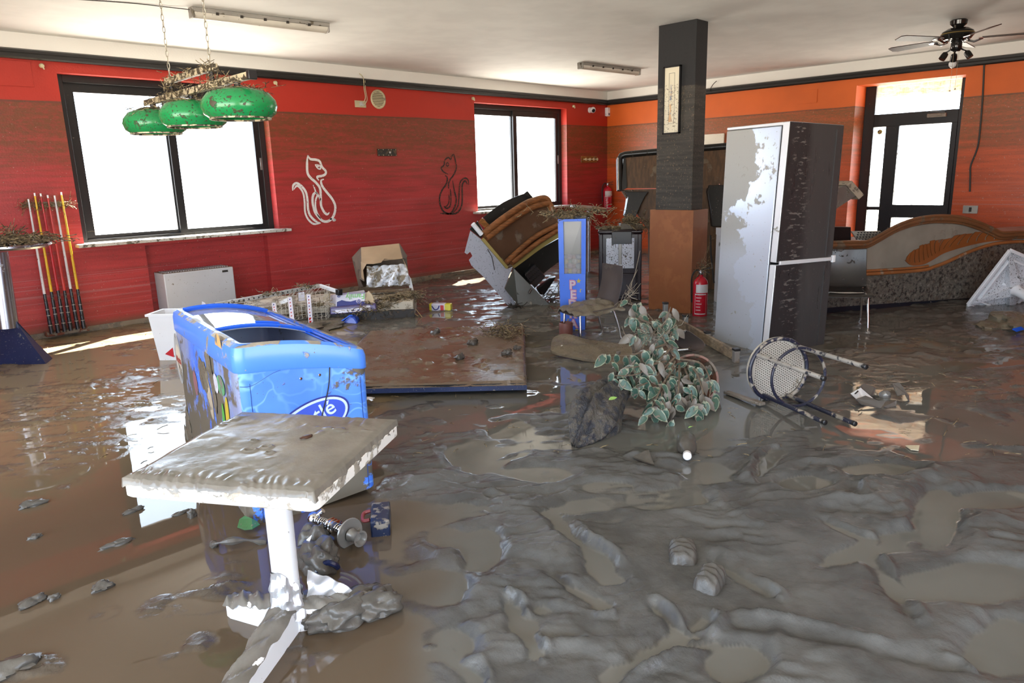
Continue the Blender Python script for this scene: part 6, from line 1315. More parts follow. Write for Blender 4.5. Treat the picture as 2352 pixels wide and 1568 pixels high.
b = MB(); b.blob(G(720, 752), (.45, .35, .06), 5, .35, 20).blob(G(640, 735), (.4, .3, .05), 7, .35, 20); b.build('silt_mound', M['dmud'], loc=G(690, 745), label='dark mound of silt and roots under the fallen wire rack', cat='silt', kind='stuff')
# ------------------------------------------------------------------ overturned display counter in front of the far window
M['melam'] = mat('pale_blue_grey_melamine', (.46, .48, .55), .35, mud=.08, ms=8, speck=.7, mudc=(.10, .09, .08), var=.03); M['gpanel'] = mat('grey_green_panel', (.085, .092, .082), .35, mud=.22, ms=3, speck=.3, mudc=(.28, .26, .22))
M['cwood'] = mat('orange_brown_moulding', (.30, .115, .04), .3, mud=.15, ms=7, speck=.2, wood=(2, 2, 10)); M['cpan'] = mat('silty_brown_panel', (.13, .068, .038), .35, mud=.3, ms=4, speck=.3, mudc=(.19, .14, .10))
M['cblk'] = mat('black_tilted_board', (.022, .022, .020), .45, mud=.25, ms=6, speck=.5, mudc=(.07, .065, .055)); M['yband'] = mat('yellow_ply_edge', (.38, .29, .09), .5, mud=.25, ms=8)
ocn = thing('display_counter', G(1200, 700), 'overturned curved display counter with wooden mouldings under the far window', 'display counter')
def T_(px, py, dd=0.0): return P(px, py, 8.45+(px-1100)/180*.75+dd)
def band(top, bot, name, m_, dd=0.0, th_=.06, n=26, dd2=None):
    a = catmull([T_(x, y, dd) for x, y in top], 8); c4 = catmull([T_(x, y, dd if dd2 is None else dd2) for x, y in bot], 8)
    def S(c, t): q = t*(len(c)-1); i = min(int(q), len(c)-2); return c[i].lerp(c[i+1], q-i)
    return MB().grid(lambda u, v: S(a, u).lerp(S(c4, u), v), n, 3, thick=nb*th_).build(name, m_, ocn)
mt = [(1108, 536), (1156, 498), (1202, 468), (1228, 457), (1249, 452), (1258, 457), (1262, 468)]; mbm = [(1115, 551), (1156, 521), (1194, 495), (1223, 479), (1251, 471), (1263, 474), (1272, 500)]
lt = [(1163, 600), (1194, 571), (1232, 540), (1280, 515)]; lbm = [(1175, 606), (1200, 586), (1240, 556), (1284, 529)]
band([(1112, 550), (1156, 519), (1194, 494), (1223, 478), (1251, 471), (1270, 490), (1284, 515)], [(1165, 612), (1190, 590), (1215, 570), (1240, 553), (1262, 538), (1276, 528), (1286, 522)], 'curved_panel', M['cpan'], .06)
for a_, dd, nm in ((mt, 0, 'upper_moulding'), (mbm, -.0, 'upper_moulding')):
    MB().tube(catmull([T_(x, y+3 if a_ is mt else y-3, dd) for x, y in a_], 6), [.042]*(6*(len(a_)-1)+1), 10).build(nm, M['cwood'], ocn)
MB().tube(catmull([T_(x, y+2) for x, y in lt], 6), .034, 10).build('lower_moulding', M['cwood'], ocn); MB().tube(catmull([T_(x, y-2) for x, y in lbm], 6), .034, 10).build('lower_moulding', M['cwood'], ocn)
band([(1175, 608), (1200, 589), (1240, 559), (1284, 533)], [(1180, 617), (1206, 598), (1244, 570), (1284, 545)], 'ply_edge', M['yband'], .02)
band([(1179, 616), (1206, 598), (1244, 570), (1288, 545)], [(1215, 655), (1235, 640), (1256, 622), (1290, 596)], 'dark_underside', M['cblk'], .05, .08, dd2=.35)
band([(1110, 499), (1142, 474), (1167, 459), (1203, 445), (1212, 447)], [(1127, 522), (1158, 494), (1190, 470), (1222, 454), (1226, 458)], 'black_board', M['cblk'], .25)
band([(1202, 446), (1211, 439), (1214, 442)], [(1222, 456), (1225, 455), (1227, 457)], 'black_board_end', M['cblk'], .22)
MB().prism([T_(1099, 510, .1), T_(1107, 500, .1), T_(1128, 520, .05), T_(1120, 530, .05)], nb*.08).build('wood_block', M['owood'], ocn, bev=.004)
MB().prism([T_(1078, 526), T_(1096, 508), T_(1112, 535), T_(1105, 548)], nb*.10).build('top_bracket', M['cblk'], ocn, bev=.004)
MB().tube([T_(1086, 514, -.08), T_(1106, 538, -.08)], .028, 12).build('lamp_tube', M['whitep'], ocn)
side = [(1080, 530), (1103, 548), (1166, 618), (1177, 614), (1158, 662), (1189, 703), (1166, 700), (1140, 670), (1110, 635), (1083, 610), (1077, 597), (1085, 588), (1080, 578), (1073, 584), (1067, 580), (1072, 560)]
MB().prism([T_(x, y, -.05) for x, y in side], nb*.04).build('end_panel', M['melam'], ocn, smooth=False)
MB().bar(T_(1108, 548, -.07), T_(1165, 615, -.07), .03, .035).build('edge_strip', M['yband'], ocn, bev=.003)
MB().prism([T_(1180, 616, -.10), T_(1278, 716, -.45), T_(1276, 724, -.45), T_(1190, 701, -.12), T_(1159, 663, -.08)], nb*.05).build('grey_side_panel', M['gpanel'], ocn, smooth=False)
for q in ((1218, 668), (1245, 699)):
    MB().bar(T_(q[0]-3, q[1]+6, -.32), T_(q[0]+3, q[1]-5, -.32), .02, .02).build('catch', M['steel'], ocn, bev=.002)
MB().prism([T_(1205, 630, .0), T_(1228, 608, .1), T_(1253, 636, .1), T_(1228, 662, .0)], nb*.18).build('grille_box', mat('dark_grey_motor', (.07, .07, .075), .35, .3, mud=.2), ocn, bev=.006)
b = MB()
for i in range(7):
    for j in range(3):
        p = T_(1208+i*4+j*5, 634-i*3.6+j*8, -.02); b.box(p+V((-.012, -.004, -.004)), p+V((.012, .004, .004)))
b.build('grille_slots', M['black'], ocn, kind='stuff', smooth=False)
MB().prism([T_(1232, 664, .05), T_(1262, 640, .1), T_(1278, 636, .1), T_(1250, 678, .05), T_(1240, 676, .05)], nb*.15).build('motor_housing', M['black'], ocn, bev=.01)
b = MB(); straw(b, T_(1262, 690, -.2), (.14, .14, .05), 40, 71, (.06, .2), .9, .004); straw(b, G(1180, 706), (.10, .10, .04), 60, 72, (.03, .08), .5, .004); b.build('root_litter', M['cwire'], ocn, kind='stuff')
MB().tube([T_(1120, 572, -.07), T_(1130, 590, -.07), T_(1136, 620, -.07)], .004, 5).build('cord', M['cwire'], ocn)
# ------------------------------------------------------------------ white plastic table propped on its side at the right
tA, tB = G(2221, 699, .02), G(2331, 727, .0); dA_ = dep(tA)
tB = P(2318, 737, dA_+.2); tT = P(2318, 573, dA_-.28); e1t = (tB-tA); e2t = (tT-tA); nT = e1t.cross(e2t).normalized()
if nT.dot(CAM-tA) < 0: nT = -nT
M['wspk'] = mat('speckled_white_plastic', (.66, .67, .70), .4, mud=.22, ms=18, speck=.85, mudc=(.10, .09, .07)); wt_ = thing('plastic_table', tA, 'white square plastic table tipped up on its edge at the right', 'table')
def TP(u, v, n=0.0): return tA+e1t*u+e2t*v+nT*n
MB().prism([TP(0, 0), TP(1, 0), TP(1, 1), TP(0, 1)], -nT*.012).build('tabletop', M['wspk'], wt_, bev=.003)
for a_, c4 in (((0, 0), (1, 0)), ((1, 0), (1, 1)), ((1, 1), (0, 1)), ((0, 1), (0, 0))):
    MB().bar(TP(*a_, .015), TP(*c4, .015), .035, .035, up=nT).build('rim_edge', M['whitep'], wt_, bev=.006)
for a_, c4 in (((.12, .12), (.88, .12)), ((.88, .12), (.88, .88)), ((.88, .88), (.12, .88)), ((.12, .88), (.12, .12))):
    MB().bar(TP(*a_, .012), TP(*c4, .012), .022, .03, up=nT).build('rib', M['whitep'], wt_, bev=.004)
for c4 in ((.04, .04), (.96, .04), (.96, .96), (.04, .96)):
    b = MB(); o1 = TP(.5, .5, .11); o2 = TP(*c4, .012); sd = (o2-o1).cross(nT).normalized()
    b.add([o1-sd*.07, o1+sd*.07, o2+sd*.012, o2-sd*.012, TP(.5, .5)-sd*.07, TP(.5, .5)+sd*.07, TP(*c4)+sd*.012, TP(*c4)-sd*.012], [(0, 1, 2, 3), (0, 4, 5, 1), (1, 5, 6, 2), (2, 6, 7, 3), (3, 7, 4, 0)]); b.build('brace_arm', M['wspk'], wt_, bev=.004)
MB().lathe([(.10, 0), (.075, .08), (.06, .12), (.052, .16), (.05, .62)], TP(.5, .5, .0), nT, 24).build('pedestal', M['whitep'], wt_)
b = MB(); b.blob(G(2335, 745), (.36, .24, .10), 8, .3, 20).blob(G(2290, 752), (.22, .16, .05), 18, .3, 16); b.build('muddy_cloth', M['cmud'], loc=G(2335, 745), label='heap of grey mud and rags at the foot of the tipped white table', cat='mud heap')
MB().prism([G(2325, 757, .05), G(2345, 752, .06), G(2352, 757, .03), G(2335, 762, .02)], V((0, 0, .01))).build('blue_scrap', M['fzb'], loc=G(2340, 757, .06), label='tiny blue scrap on the mud at the right edge of the photo', cat='scrap')
# ------------------------------------------------------------------ fallen stool with perforated round seat
M['snavy'] = mat('navy_tube_muddy', (.020, .022, .045), .3, mud=.42, ms=11, speck=.6, mudc=(.34, .30, .25))
sd0 = 4.90; sc_ = P(1786, 848, sd0)
p1, p2 = P(1738, 817, sd0), P(1862, 861, sd0-.58); ld = (p2-p1).normalized()
sr = .215; stl = thing('bar_stool', G(1770, 915), 'toppled round stool with perforated pale seat and navy tubular legs', 'stool')
def holes():
    k = NT('perforated_seat'); b1 = k.n('ShaderNodeTexVoronoi'); b1.inputs['Scale'].default_value = 62; b1.inputs['Randomness'].default_value = 0.0
    k.l(k.tc.outputs['Object'], b1.inputs['Vector']); return k
e1s = (P(1786, 800, sd0)-P(1786, 900, sd0)); e1s = (e1s-ld*e1s.dot(ld)).normalized(); e2s = ld.cross(e1s)
MB().lathe([(.001, 0), (sr-.012, 0), (sr-.006, -.012), (sr-.012, -.03), (.001, -.035)], sc_, ld, 48, ref=e1s, caps=False).build('seat', mat('cream_seat_pad', (.48, .44, .38), .5, mud=.25, ms=6, speck=.3, mudc=(.28, .24, .18)), stl)
b = MB(); rows = 23; stp = .0172
for i in range(-rows//2, rows//2+1):
    for j in range(-rows//2, rows//2+1):
        x, y = (i+.5*(j % 2))*stp, j*stp*.87
        if math.hypot(x, y) < sr-.022: c4 = sc_+e1s*x+e2s*y+ld*.0012; b.add([c4+e1s*.0042*math.cos(t)+e2s*.0042*math.sin(t) for t in [2*math.pi*q/6 for q in range(6)]], [tuple(range(6))])
b.build('seat_holes', M['cwire'], stl, kind='stuff', smooth=False)
circ = lambda c, r, n=40: [c+e1s*r*math.cos(2*math.pi*i/n)+e2s*r*math.sin(2*math.pi*i/n) for i in range(n)]
MB().tube(circ(sc_+ld*.012, sr), .0135, 10, closed=True).build('seat_ring', M['snavy'], stl); MB().tube(circ(sc_-ld*.015, sr-.002), .012, 8, closed=True).build('seat_ring', mat('pale_muddy_ring', (.45, .40, .33), .45, mud=.4, ms=10), stl)
MB().tube(circ(sc_+ld*.24, sr*.90), .010, 8, closed=True).build('foot_ring', M['snavy'], stl)
for px, py, L_ in ((1737, 817, .72), (1822, 797, .70), (1812, 903, .70), (1752, 915, .66)):
    q = P(px, py, sd0) ; r_ = q-sc_; r_ = (r_-ld*r_.dot(ld)); r_ = r_.normalized()*sr*.93; q = sc_+r_
    lg = MB().tube([q-ld*.01, q+ld*L_*.5, q+ld*L_], .0145, 12).build('leg', M['snavy'] if py > 890 else mat('muddy_leg_%d' % px, (.40, .37, .33), .4, mud=.4, ms=14, mudc=(.03, .03, .04)), stl)
    MB().lathe([(.0155, 0), (.016, .02), (.013, .022)], q+ld*(L_-.01), ld, 12).build('foot_cap', M['black'], lg)
a_, b2 = G(1668, 900, .015), G(1752, 928, .03); MB().bar(a_, b2, .05, .02).build('batten', mat('muddy_batten', (.20, .17, .14), .45, mud=.5, ms=8), loc=a_, bev=.005, label='muddy flat batten in the water left of the toppled stool', cat='batten')
# ------------------------------------------------------------------ long batten with metal clamps
a_, b2 = G(1528, 741), G(1692, 831); bt = thing('clamped_batten', a_, 'long pale wooden batten with four metal clamps between column and stool', 'batten')
dd_ = (b2-a_).normalized(); M['bat'] = mat('pale_muddy_timber', (.34, .26, .17), .5, mud=.4, ms=6, speck=.4, mudc=(.16, .12, .08), wood=(3, 3, 8))
MB().bar(a_+V((0, 0, .075)), b2+V((0, 0, .05)), .028, .09).build('timber', M['bat'], bt, bev=.004)
for px, py, pt_ in ((1527, 741, 698), (1573, 757, 727), (1623, 792, 765), (1689, 832, 807)):
    g = G(px, py); h_ = max(.10, (CAM.z-0)*0+(py-pt_)/FPX*dep(g)*1.02); n_ = V((-dd_.y, dd_.x, 0))
    o_ = g-dd_*.025-n_*.02; MB().obox(o_-V((0, 0, .03)), dd_*.05, n_*.045, V((0, 0, h_+.03))).build('clamp', M['gmetal'], bt, bev=.003)
    MB().obox(o_-dd_*.004-n_*.004+V((0, 0, h_)), dd_*.058, n_*.053, V((0, 0, .02))).build('clamp_cap', M['black'], bt, bev=.004)
# ------------------------------------------------------------------ driftwood stump, pot and fallen ficus
k = NT('dark_wet_driftwood'); s_ = k.noise(5, 7, .65, stretch=(3, 3, 3)); g_ = k.noise(22, 6, .65); c = k.mix(k.step(s_, .42, .58), (.085, .076, .064), (.028, .031, .042)); c = k.mix(k.step(g_, .54, .66), c, (.12, .105, .085)); k.base(c); k.rough(.36); k.l(k.bump(g_, .03), k.b.inputs['Normal']); M['drift'] = k.m
sw = thing('driftwood', G(1370, 1025), 'dark split driftwood stump with a pale green leaf on it', 'driftwood')
axp = [(1322, 1026, 26, 14, 0), (1350, 992, 92, 34, .01), (1372, 955, 116, 44, .07), (1385, 925, 100, 46, .13), (1408, 900, 78, 36, .18), (1430, 878, 62, 28, .22), (1452, 862, 46, 22, .25)]
base_d = dep(G(1355, 1025)); loops = []
dl = [0, .12, .22, .33, .46, .58, .72]
for (px, py, w_, dpt, zz9), dd in zip(axp, dl):
    c4 = P(px, py, base_d+dd); rw = w_/2/FPX*(base_d+dd); rd_ = dpt/FPX*(base_d+dd)*1.1; lp = []
    for i in range(64):
        t = 2*math.pi*i/64; an_ = t; k_ = 1+.12*math.sin(3*t+px*.03)+.10*math.sin(7*t+1.3)+.07*math.sin(11*t+px*.02)
        lp.append(c4+(_r*.82-_u*.50).normalized()*math.cos(t)*rw*k_+(V((_f.x, _f.y, 0)).normalized()*.75+V((0, 0, -.55))+_r*.2)*math.sin(t)*rd_*k_)
    loops.append(lp)
lo2 = []
for i in range(len(loops)-1):
    for j in range(5): t = j/5; lo2.append([a.lerp(c4, t)+V((0, 0, .004*math.sin(q*1.1+i*5+j*1.7)+.004*math.sin(q*.37+j*2.9))) for q, (a, c4) in enumerate(zip(loops[i], loops[i+1]))])
lo2.append(loops[-1]); loft(MB(), lo2).build('stump', M['drift'], sw, ang=55)
lf0 = P(1408, 915, base_d+.25); 
def leafmesh(b, o, d_, n_, L_, w_, curl=.12):
    d_ = V(d_).normalized(); n_ = V(n_); sd = d_.cross(n_).normalized(); n_ = sd.cross(d_).normalized(); rows = [(0, .03), (.18, .72), (.42, 1.0), (.68, .78), (.88, .34), (1.0, .02)]
    vs = []
    for t, w1 in rows:
        c4 = o+d_*L_*t-n_*curl*L_*t*t
        for s_, f_ in ((-1, 1), (-.78, 1), (0, 1), (.78, 1), (1, 1)): vs.append(c4+sd*s_*w1*w_/2+n_*(abs(s_)*w1*w_*.16))
    fi, fo2 = [], []
    for r_ in range(5):
        for c5 in range(4): (fo2 if c5 in (0, 3) or r_ in (0, 4) else fi).append((r_*5+c5, r_*5+c5+1, (r_+1)*5+c5+1, (r_+1)*5+c5))
    b.add(vs, fi, 0); b2_ = len(b.v)-len(vs)
    for f in fo2: b.f.append([i+b2_ for i in f]); b.mi.append(1)
    return b
M['lg'] = mat('leaf_grey_green', (.055, .115, .085), .38, mud=.28, ms=30, speck=.4, mudc=(.22, .19, .15)); M['lc'] = mat('leaf_cream_margin', (.27, .30, .21), .4, mud=.45, ms=30, speck=.4, mudc=(.22, .19, .15))
M['lm'] = mat('leaf_mud_coated', (.19, .165, .135), .42, mud=.2, ms=25, speck=.3, mudc=(.10, .085, .065)); M['lf'] = mat('fresh_green_leaf', (.32, .58, .14), .35, mud=.05); M['lb'] = mat('dark_green_leaf', (.05, .16, .06), .35, mud=.2, ms=20)
lo_ = P(1398, 918, base_d+.12); MB_ = MB(); leafmesh(MB_, lo_, P(1421, 910, base_d+.16)-lo_, V((-.3, -.5, 1)), .068, .026, .05); MB_.build('fallen_leaf', M['lf'], loc=lo_, label='bright green leaf lying on the driftwood stump', cat='leaf')
# pot
pc4 = P(1590, 862, 5.05); pot = thing('flower_pot', pc4, 'half-sunk brown flower pot on its side behind the variegated plant', 'flower pot'); pax = (V((-.62, -.60, .28))).normalized()
M['terra'] = mat('muddy_terracotta', (.20, .085, .055), .45, mud=.5, ms=7, speck=.3, mudc=(.16, .125, .09))
MB().lathe([(.10, -.22), (.16, -.02), (.175, -.02), (.18, .03), (.165, .03), (.145, -.02), (.09, -.19)], pc4-V((0, 0, .03)), pax, 36, caps=False).build('pot_wall', M['terra'], pot); MB().lathe([(.001, -.07), (.14, -.06)], pc4-V((0, 0, .03)), pax, 24, caps=False).build('soil', M['dmud'], pot)
# plant: branches with leaves
pl = thing('ficus_plant', G(1530, 930), 'fallen variegated ficus with grey-green cream-edged leaves', 'plant')
rdm = random.Random(11)
M['twig'] = mat('muddy_twig', (.16, .12, .085), .6, mud=.3, ms=20)
br = [[(1560, 830, 5.0), (1530, 790, 5.0), (1510, 750, 5.05), (1480, 715, 5.1), (1440, 695, 5.1)], [(1510, 750, 5.05), (1475, 735, 5.0), (1450, 728, 5.0)], [(1510, 760, 5.0), (1530, 735, 5.0), (1540, 705, 5.05)], [(1530, 790, 5.0), (1500, 800, 4.9), (1450, 815, 4.8), (1400, 815, 4.75)],
    [(1540, 800, 4.95), (1510, 830, 4.8), (1460, 860, 4.65), (1400, 862, 4.6)], [(1550, 820, 4.95), (1500, 870, 4.7), (1460, 890, 4.6)], [(1560, 830, 4.95), (1530, 870, 4.7), (1510, 910, 4.55), (1490, 950, 4.45)], [(1560, 830, 4.95), (1560, 870, 4.7), (1555, 910, 4.6), (1535, 945, 4.5)],
    [(1560, 830, 5.0), (1595, 850, 4.85), (1612, 890, 4.7), (1620, 940, 4.6)], [(1570, 840, 4.95), (1585, 880, 4.75), (1590, 920, 4.6), (1600, 950, 4.55)], [(1560, 825, 5.0), (1610, 835, 4.95), (1632, 880, 4.8), (1625, 930, 4.7)], [(1545, 805, 5.0), (1540, 770, 5.05), (1552, 740, 5.1), (1545, 725, 5.1)], [(1530, 830, 4.85), (1480, 840, 4.7), (1430, 845, 4.65)],
    [(1505, 745, 5.05), (1480, 755, 5.0), (1455, 770, 4.95)], [(1550, 830, 4.9), (1520, 900, 4.6), (1530, 935, 4.5)], [(1560, 700, 5.2), (1450, 690, 5.2), (1432, 640, 5.3)]]
br = br[:-1]
for i, pts in enumerate(br):
    c4 = catmull([P(*q) for q in pts], 5); n = len(c4); MB().tube(c4, [.009-.006*j/(n-1) for j in range(n)], 6).build('branch', M['twig'], pl)
protos = {}
def mkleaf(kind, L_, w_, curl):
    b = MB(); leafmesh(b, V((0, 0, 0)), V((1, 0, 0)), V((0, 0, 1)), L_, w_, curl); me_ = bpy.data.meshes.new('leaf'); me_.from_pydata([tuple(v) for v in b.v], [], b.f)
    for m_ in ((M['lg'], M['lc']) if kind == 0 else (M['lm'], M['lm'])): me_.materials.append(m_)
    me_.polygons.foreach_set('material_index', b.mi); me_.shade_smooth(); return me_
lm_ = [mkleaf(0, .098, .050, .12), mkleaf(0, .085, .046, .3), mkleaf(0, .075, .038, .2), mkleaf(1, .095, .05, .35), mkleaf(1, .08, .035, .5)]
nl = 0
for i, pts in enumerate(br):
    c4 = catmull([P(*q) for q in pts], 6); n = len(c4); cnt = (24, 11, 12, 21, 21, 15, 20, 20, 20, 18, 16, 10, 17, 12, 17)[i]
    for j in range(cnt):
        t = (.18+.82*(j+rdm.random()*.6)/cnt)*(n-1); a = int(min(t, n-2)); p = c4[a].lerp(c4[a+1], t-a)
        p = p+V((rdm.gauss(0, .022), rdm.gauss(0, .022), rdm.gauss(0, .022)))
        if p.z < .03: p.z = .03+.03*rdm.random()
        dn = -_u*(rdm.uniform(.35, 1.0))+_r*rdm.uniform(-.8, .8)+V((rdm.gauss(0, .25), rdm.gauss(0, .25), 0)); dn.normalize()
        nr = (-_f+V((rdm.gauss(0, .45), rdm.gauss(0, .45), rdm.gauss(.25, .4)))); sd = dn.cross(nr).normalized(); nr = sd.cross(dn).normalized()
        o_ = bpy.data.objects.new('leaf', lm_[rdm.choice((0, 0, 1, 1, 2, 2, 0, 3, 4, 3))]); col.objects.link(o_); o_.parent = pl
        s_ = rdm.uniform(.95, 1.35); o_.matrix_local = Matrix.Translation(p-ORG[pl.name]) @ Matrix((dn, -sd, nr)).transposed().to_4x4() @ Matrix.Scale(s_, 4); nl += 1
print('leaves', nl)
b = MB(); straw(b, P(1500, 770, 5.0), (.14, .14, .06), 90, 91, (.03, .10), .6, .0016); straw(b, P(1440, 690, 5.25), (.03, .03, .12), 30, 92, (.03, .10), 1, .0016); b.build('dry_roots', mat('pale_dry_roots', (.20, .16, .115), .6, mud=0), pl, kind='stuff')
# ------------------------------------------------------------------ small debris
M['dcard'] = mat('grey_muddy_card', (.135, .125, .115), .4, mud=.3, ms=6, speck=.2)
hb_ = G(1990, 920); tg = thing('hang_card', hb_, 'white punched hang card sticking up from folded muddy packaging', 'card'); dq = dep(hb_)
def Q(px, py, dd=0.0): return P(px, py, dq+dd)
MB().prism([Q(1954, 903, .02), Q(1977, 890, .06), Q(2005, 914, -.02), Q(1988, 922, -.08), Q(1968, 916, -.08)], V((.003, .003, -.004))).build('card', M['whitep'], tg, smooth=False)
MB().prism([Q(1962, 904, -.02), Q(1970, 896, .0), Q(1972, 898, .0), Q(1967, 903, -.02), Q(1964, 905, -.02)], -nb*.003).build('euro_hole', M['cwire'], tg, smooth=False)
fp = thing('folded_packaging', hb_+V((.1, 0, 0)), 'folded grey packaging curled in a ring around the white card', 'packaging')
for pts in ([(1966, 916, -.09), (1988, 908, -.06), (2018, 920, -.12), (2036, 919, -.12), (2023, 937, -.16), (1980, 928, -.14)], [(1972, 888, .1), (1985, 880, .15), (2008, 889, .1), (2005, 912, .0), (2000, 908, 0), (1978, 890, .06)], [(2050, 880, .12), (2066, 878, .12), (2088, 908, 0), (2090, 925, -.05), (2080, 905, -.02), (2062, 908, -.02)], [(2030, 934, -.16), (2055, 922, -.1), (2060, 918, -.1), (2058, 932, -.12), (2045, 938, -.15)], [(2006, 889, .1), (2012, 890, .1), (2005, 912, 0), (2017, 920, -.06), (2004, 908, 0)]):
    MB().prism([Q(*q) for q in pts], V((.004, .004, -.006))).build('fold', M['dcard'], fp, smooth=False)
MB().lathe([(.0, .02), (.02, .018), (.035, .0), (.038, -.03)], G(2036, 905, .02), (-.3, -.6, .7), 8).build('broken_cup', M['gmetal'], loc=G(2036, 905), label='small dirty broken cup inside the folded grey packaging', cat='cup')
bt_ = G(1580, 1040); bo = thing('mud_coated_bottle', bt_, 'mud-coated bottle with a white cap lying right of the driftwood', 'bottle'); bx = (G(1580, 1052)-G(1577, 1000)); bx.z = 0; bx.normalize(); bx.z = .02
b0_ = G(1576, 1005, .035); MB().lathe([(.03, 0), (.05, .015), (.055, .04), (.055, .17), (.045, .2), (.022, .24), (.018, .27)], b0_, bx, 22).build('bottle_body', M['lump'], bo); MB().lathe([(.021, .265), (.023, .27), (.023, .30), (.018, .305)], b0_, bx, 18).build('cap', M['whitep'], bo)
MB_ = MB(); leafmesh(MB_, b0_+V((.02, 0, .055)), V((.5, -.3, .2)), V((0, 0, 1)), .03, .014); MB_.build('leaf_scrap', M['lf'], loc=b0_, label='tiny green leaf scrap on the mud-coated bottle', cat='leaf')
def packet(c, ax_, L_, w_, h_, seed, lab, nm='mud_coated_packet'):
    c = V(c); ax_ = V(ax_); ax_.z = 0; ax_.normalize(); n_ = V((-ax_.y, ax_.x, 0)); b = MB(); rd9 = random.Random(seed)
    def F9(u, v):
        a = math.pi*v; x = u*2-1; e_ = (1-.25*abs(x)**5); return c+ax_*x*L_/2+n_*math.cos(a)*w_/2*e_+V((0, 0, (math.sin(a)**.6)*h_*e_*(1-.5*abs(x)**8)+.004*math.sin(u*31+v*7+seed)+.003*math.sin(v*23+u*11)))-V((0, 0, .012))
    b.grid(F9, 30, 18); n0 = 0
    l0 = [F9(0, j/18) for j in range(19)]; l1 = [F9(1, j/18) for j in range(19)]; b.add(l0, [tuple(range(19))]); b.add(l1, [tuple(range(19))[::-1]])
    return b.build(nm, M['pmud'], loc=c, ang=50, label=lab, cat='packet')
M['pmud'] = wetmud('mud_on_packet', (.095, .090, .082), .15, .004)
packet(G(1568, 1278), G(1572, 1310)-G(1566, 1245), .17, .115, .075, 1, 'mud-coated loaf-shaped packet, upper left of the two in the foreground mud'); packet(G(1630, 1345), G(1610, 1380)-G(1650, 1310), .17, .105, .085, 2, 'mud-coated packet at lower right of the pair in the foreground mud')
def chunk(px, py, pts, z, lab, m_, cat='scrap', nm='scrap', th_=.006):
    MB().prism([G(x, y, z_) for x, y, z_ in pts], V((0, 0, -th_))).build(nm, m_, loc=G(px, py), label=lab, cat=cat, smooth=False)
chunk(1480, 1050, [(1453, 1048, .02), (1483, 1034, .05), (1490, 1034, .05), (1503, 1066, .02), (1480, 1060, .02)], 0, 'triangular muddy card corner right of the driftwood foot', M['lump'], nm='card_corner')
chunk(2095, 1025, [(2080, 1022, .01), (2112, 1022, .015), (2110, 1033, .01), (2092, 1031, .01)], 0, 'small pale chip of card in the reddish puddle at right', mat('cream_chip', (.65, .58, .42), .5, mud=0), nm='card_chip')
chunk(1545, 1410, [(1534, 1392, .02), (1541, 1390, .03), (1556, 1408, .02), (1550, 1418, .01)], 0, 'short pale stub poking from the mud below the two packets', M['lump'], nm='stub', th_=.015)
chunk(590, 1200, [(545, 1210, .01), (550, 1192, .03), (562, 1184, .05), (578, 1190, .05), (590, 1196, .04), (597, 1204, .03), (580, 1214, .03), (562, 1216, .02)], 0, 'crumpled green leaf at the foot of the blue freezer', M['lb'], 'leaf', 'green_leaf', .003)
b = MB(); b.tube(catmull([G(488, 1252, .0), G(505, 1246, .03), G(560, 1240, .03), G(610, 1246, .0)], 5), [.012+.008*math.sin(i) for i in range(16)], 8); b.build('mud_roll', M['lump'], loc=G(540, 1245), label='low roll of mud between the freezer foot and the table', cat='mud roll')
# espresso-like spring fitting behind the pedestal
ch_ = G(760, 1215); sg = thing('spring_fitting', ch_, 'chrome ball and spring fitting with a muddy disc, right of the table leg', 'fitting')
q0, q1, q2, q3 = G(721, 1190, .05), G(765, 1208, .055), G(803, 1226, .05), G(833, 1243, .03)
MB().blob(q0, .030, 1, 0, 12).tube([q0, q0+(G(742, 1172, .09)-q0)], .012, 10).build('ball', M['chrome'], sg)
d9 = (q2-q0).normalized(); s9 = d9.cross(V((0, 0, 1))).normalized(); u9 = s9.cross(d9)
def spring(a, b_, r, turns, nm): MB().tube([a+(b_-a)*(i/(turns*12))+(s9*math.cos(i*2*math.pi/12)+u9*math.sin(i*2*math.pi/12))*r for i in range(turns*12+1)], .0035, 6).build(nm, M['chrome'], sg)
spring(q0+d9*.03, q1-d9*.02, .018, 7, 'spring'); spring(q1+d9*.03, q2, .020, 6, 'spring')
for t in (-.015, .005, .025): MB().lathe([(.022, -.008), (.036, 0), (.022, .008)], q1+d9*t, d9, 20).build('ring', M['chrome'], sg)
MB().lathe([(.02, 0), (.066, .006), (.068, .0), (.02, -.01)], q2+V((0, 0, .004)), d9, 28).build('disc', M['gmetal'], sg); MB().lathe([(.03, 0), (.022, .02), (.026, .05), (.036, .062), (.028, .062), (.018, .04)], q2+d9*.012, d9, 20).build('cup', M['gmetal'], sg)
bg_ = G(735, 1285); bo2 = thing('muddy_bag', bg_, 'mud-filled crumpled bag with a dark navy lip beside the table leg', 'bag')
b = MB(); b.blob(G(735, 1285, .03), (.075, .10, .075), 12, .3, 22).blob(G(722, 1240, .03), (.055, .06, .07), 13, .3, 16); b.build('bag_body', M['lump'], bo2, ang=70)
MB().tube(catmull([G(728, 1312, .03), G(738, 1300, .05), G(752, 1292, .06), G(768, 1296, .05), G(776, 1303, .03)], 5), .012, 8).build('lip', mat('navy_plastic', (.01, .015, .05), .2, mud=.2), bo2)
MB().prism([G(697, 1268, .05), G(703, 1240, .09), G(716, 1228, .11), G(708, 1250, .08)], V((0, 0, -.005))).build('white_edge', M['whitep'], bo2)
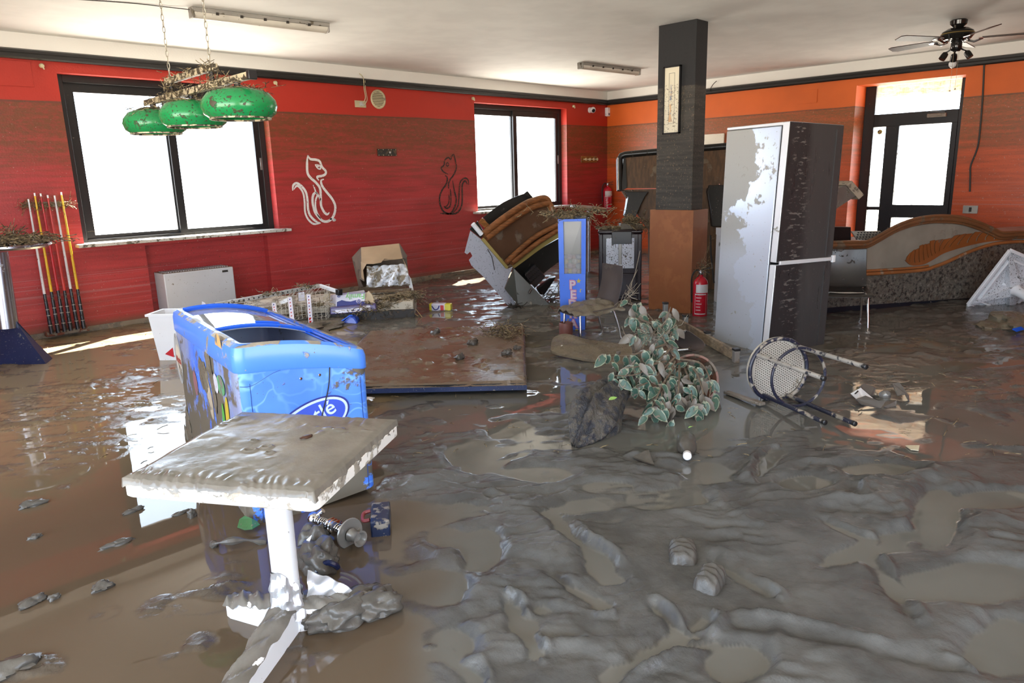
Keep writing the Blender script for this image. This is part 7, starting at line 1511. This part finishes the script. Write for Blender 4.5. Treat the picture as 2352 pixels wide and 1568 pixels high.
# box-like brush pack on the right of it
pkc = G(880, 1205); bp_ = thing('muddy_carton', pkc, 'small mud-streaked dark carton with a red handle near the freezer', 'carton')
u1 = (G(868, 1225)-G(872, 1160)); u1.z = 0; u1.normalize(); n1_ = V((-u1.y, u1.x, 0)); o_ = pkc-u1*.09-n1_*.05
MB().obox(o_-V((0, 0, .01)), u1*.20, n1_*.085, V((0, 0, .085))).build('carton_body', mat('mud_streaked_navy', (.012, .022, .06), .35, mud=.52, ms=14, speck=.5, mudc=(.26, .235, .2), wood=None), bp_, bev=.008)
MB().tube(catmull([o_+n1_*-.005+u1*.06+V((0, 0, .06)), o_-n1_*.035+u1*.07+V((0, 0, .055)), o_-n1_*.035+u1*.12+V((0, 0, .045)), o_-n1_*.005+u1*.13+V((0, 0, .05))], 4), .009, 8).build('red_handle', mat('dull_red_plastic', (.28, .05, .05), .4, mud=.25), bp_)
text('ù', .02, o_, u1, n1_, M['pkw'], 'x', bp_) if False else None
# loose twigs and bits strewn over the mud
b = MB(); rdt = random.Random(3)
for i in range(360):
    px, py = rdt.uniform(0, 2352), rdt.uniform(750, 1060)
    if 380 < px < 900 and py > 780: continue
    g = G(px, py, .012); L_ = rdt.uniform(.02, .09); a = rdt.uniform(0, 6.28); d_ = V((math.cos(a), math.sin(a), rdt.uniform(-.1, .25)))*L_
    if g.x > XB-.2 or g.y > YA-.2: continue
    b.tube([g, g+d_*.5+V((0, 0, .004)), g+d_], rdt.uniform(.001, .0028), 4, caps=False)
b.build('strewn_twigs', M['straw'], label='loose twigs and straw strewn over the muddy floor', cat='twigs', kind='stuff')
for i, (px, py, r_, lab) in enumerate(((75, 1385, (.05, .025, .02), 'glossy mud clod in the water at lower left'), (125, 1375, (.022, .014, .014), 'small glossy mud clod just right of the lower left one'), (235, 1350, (.04, .03, .02), 'glossy triangular mud clod below the window reflection'), (270, 1250, (.065, .018, .014), 'long thin mud clod left of the white window reflection'),
    (75, 1160, (.06, .03, .02), 'flat mud clod in the brown water at left'), (415, 1180, (.04, .012, .010), 'thin dark mud clod inside the white window reflection'), (442, 1187, (.02, .015, .03), 'stubby mud clod at the right edge of the white window reflection'), (305, 1175, (.05, .016, .014), 'slim mud clod touching the left edge of the window reflection'), (80, 1235, (.025, .016, .014), 'small mud clod in the brown water below the flat clod'), (25, 1540, (.08, .05, .03), 'mud clod at the bottom left corner'))):
    muddy(px, py, r_, 200+i, lab)
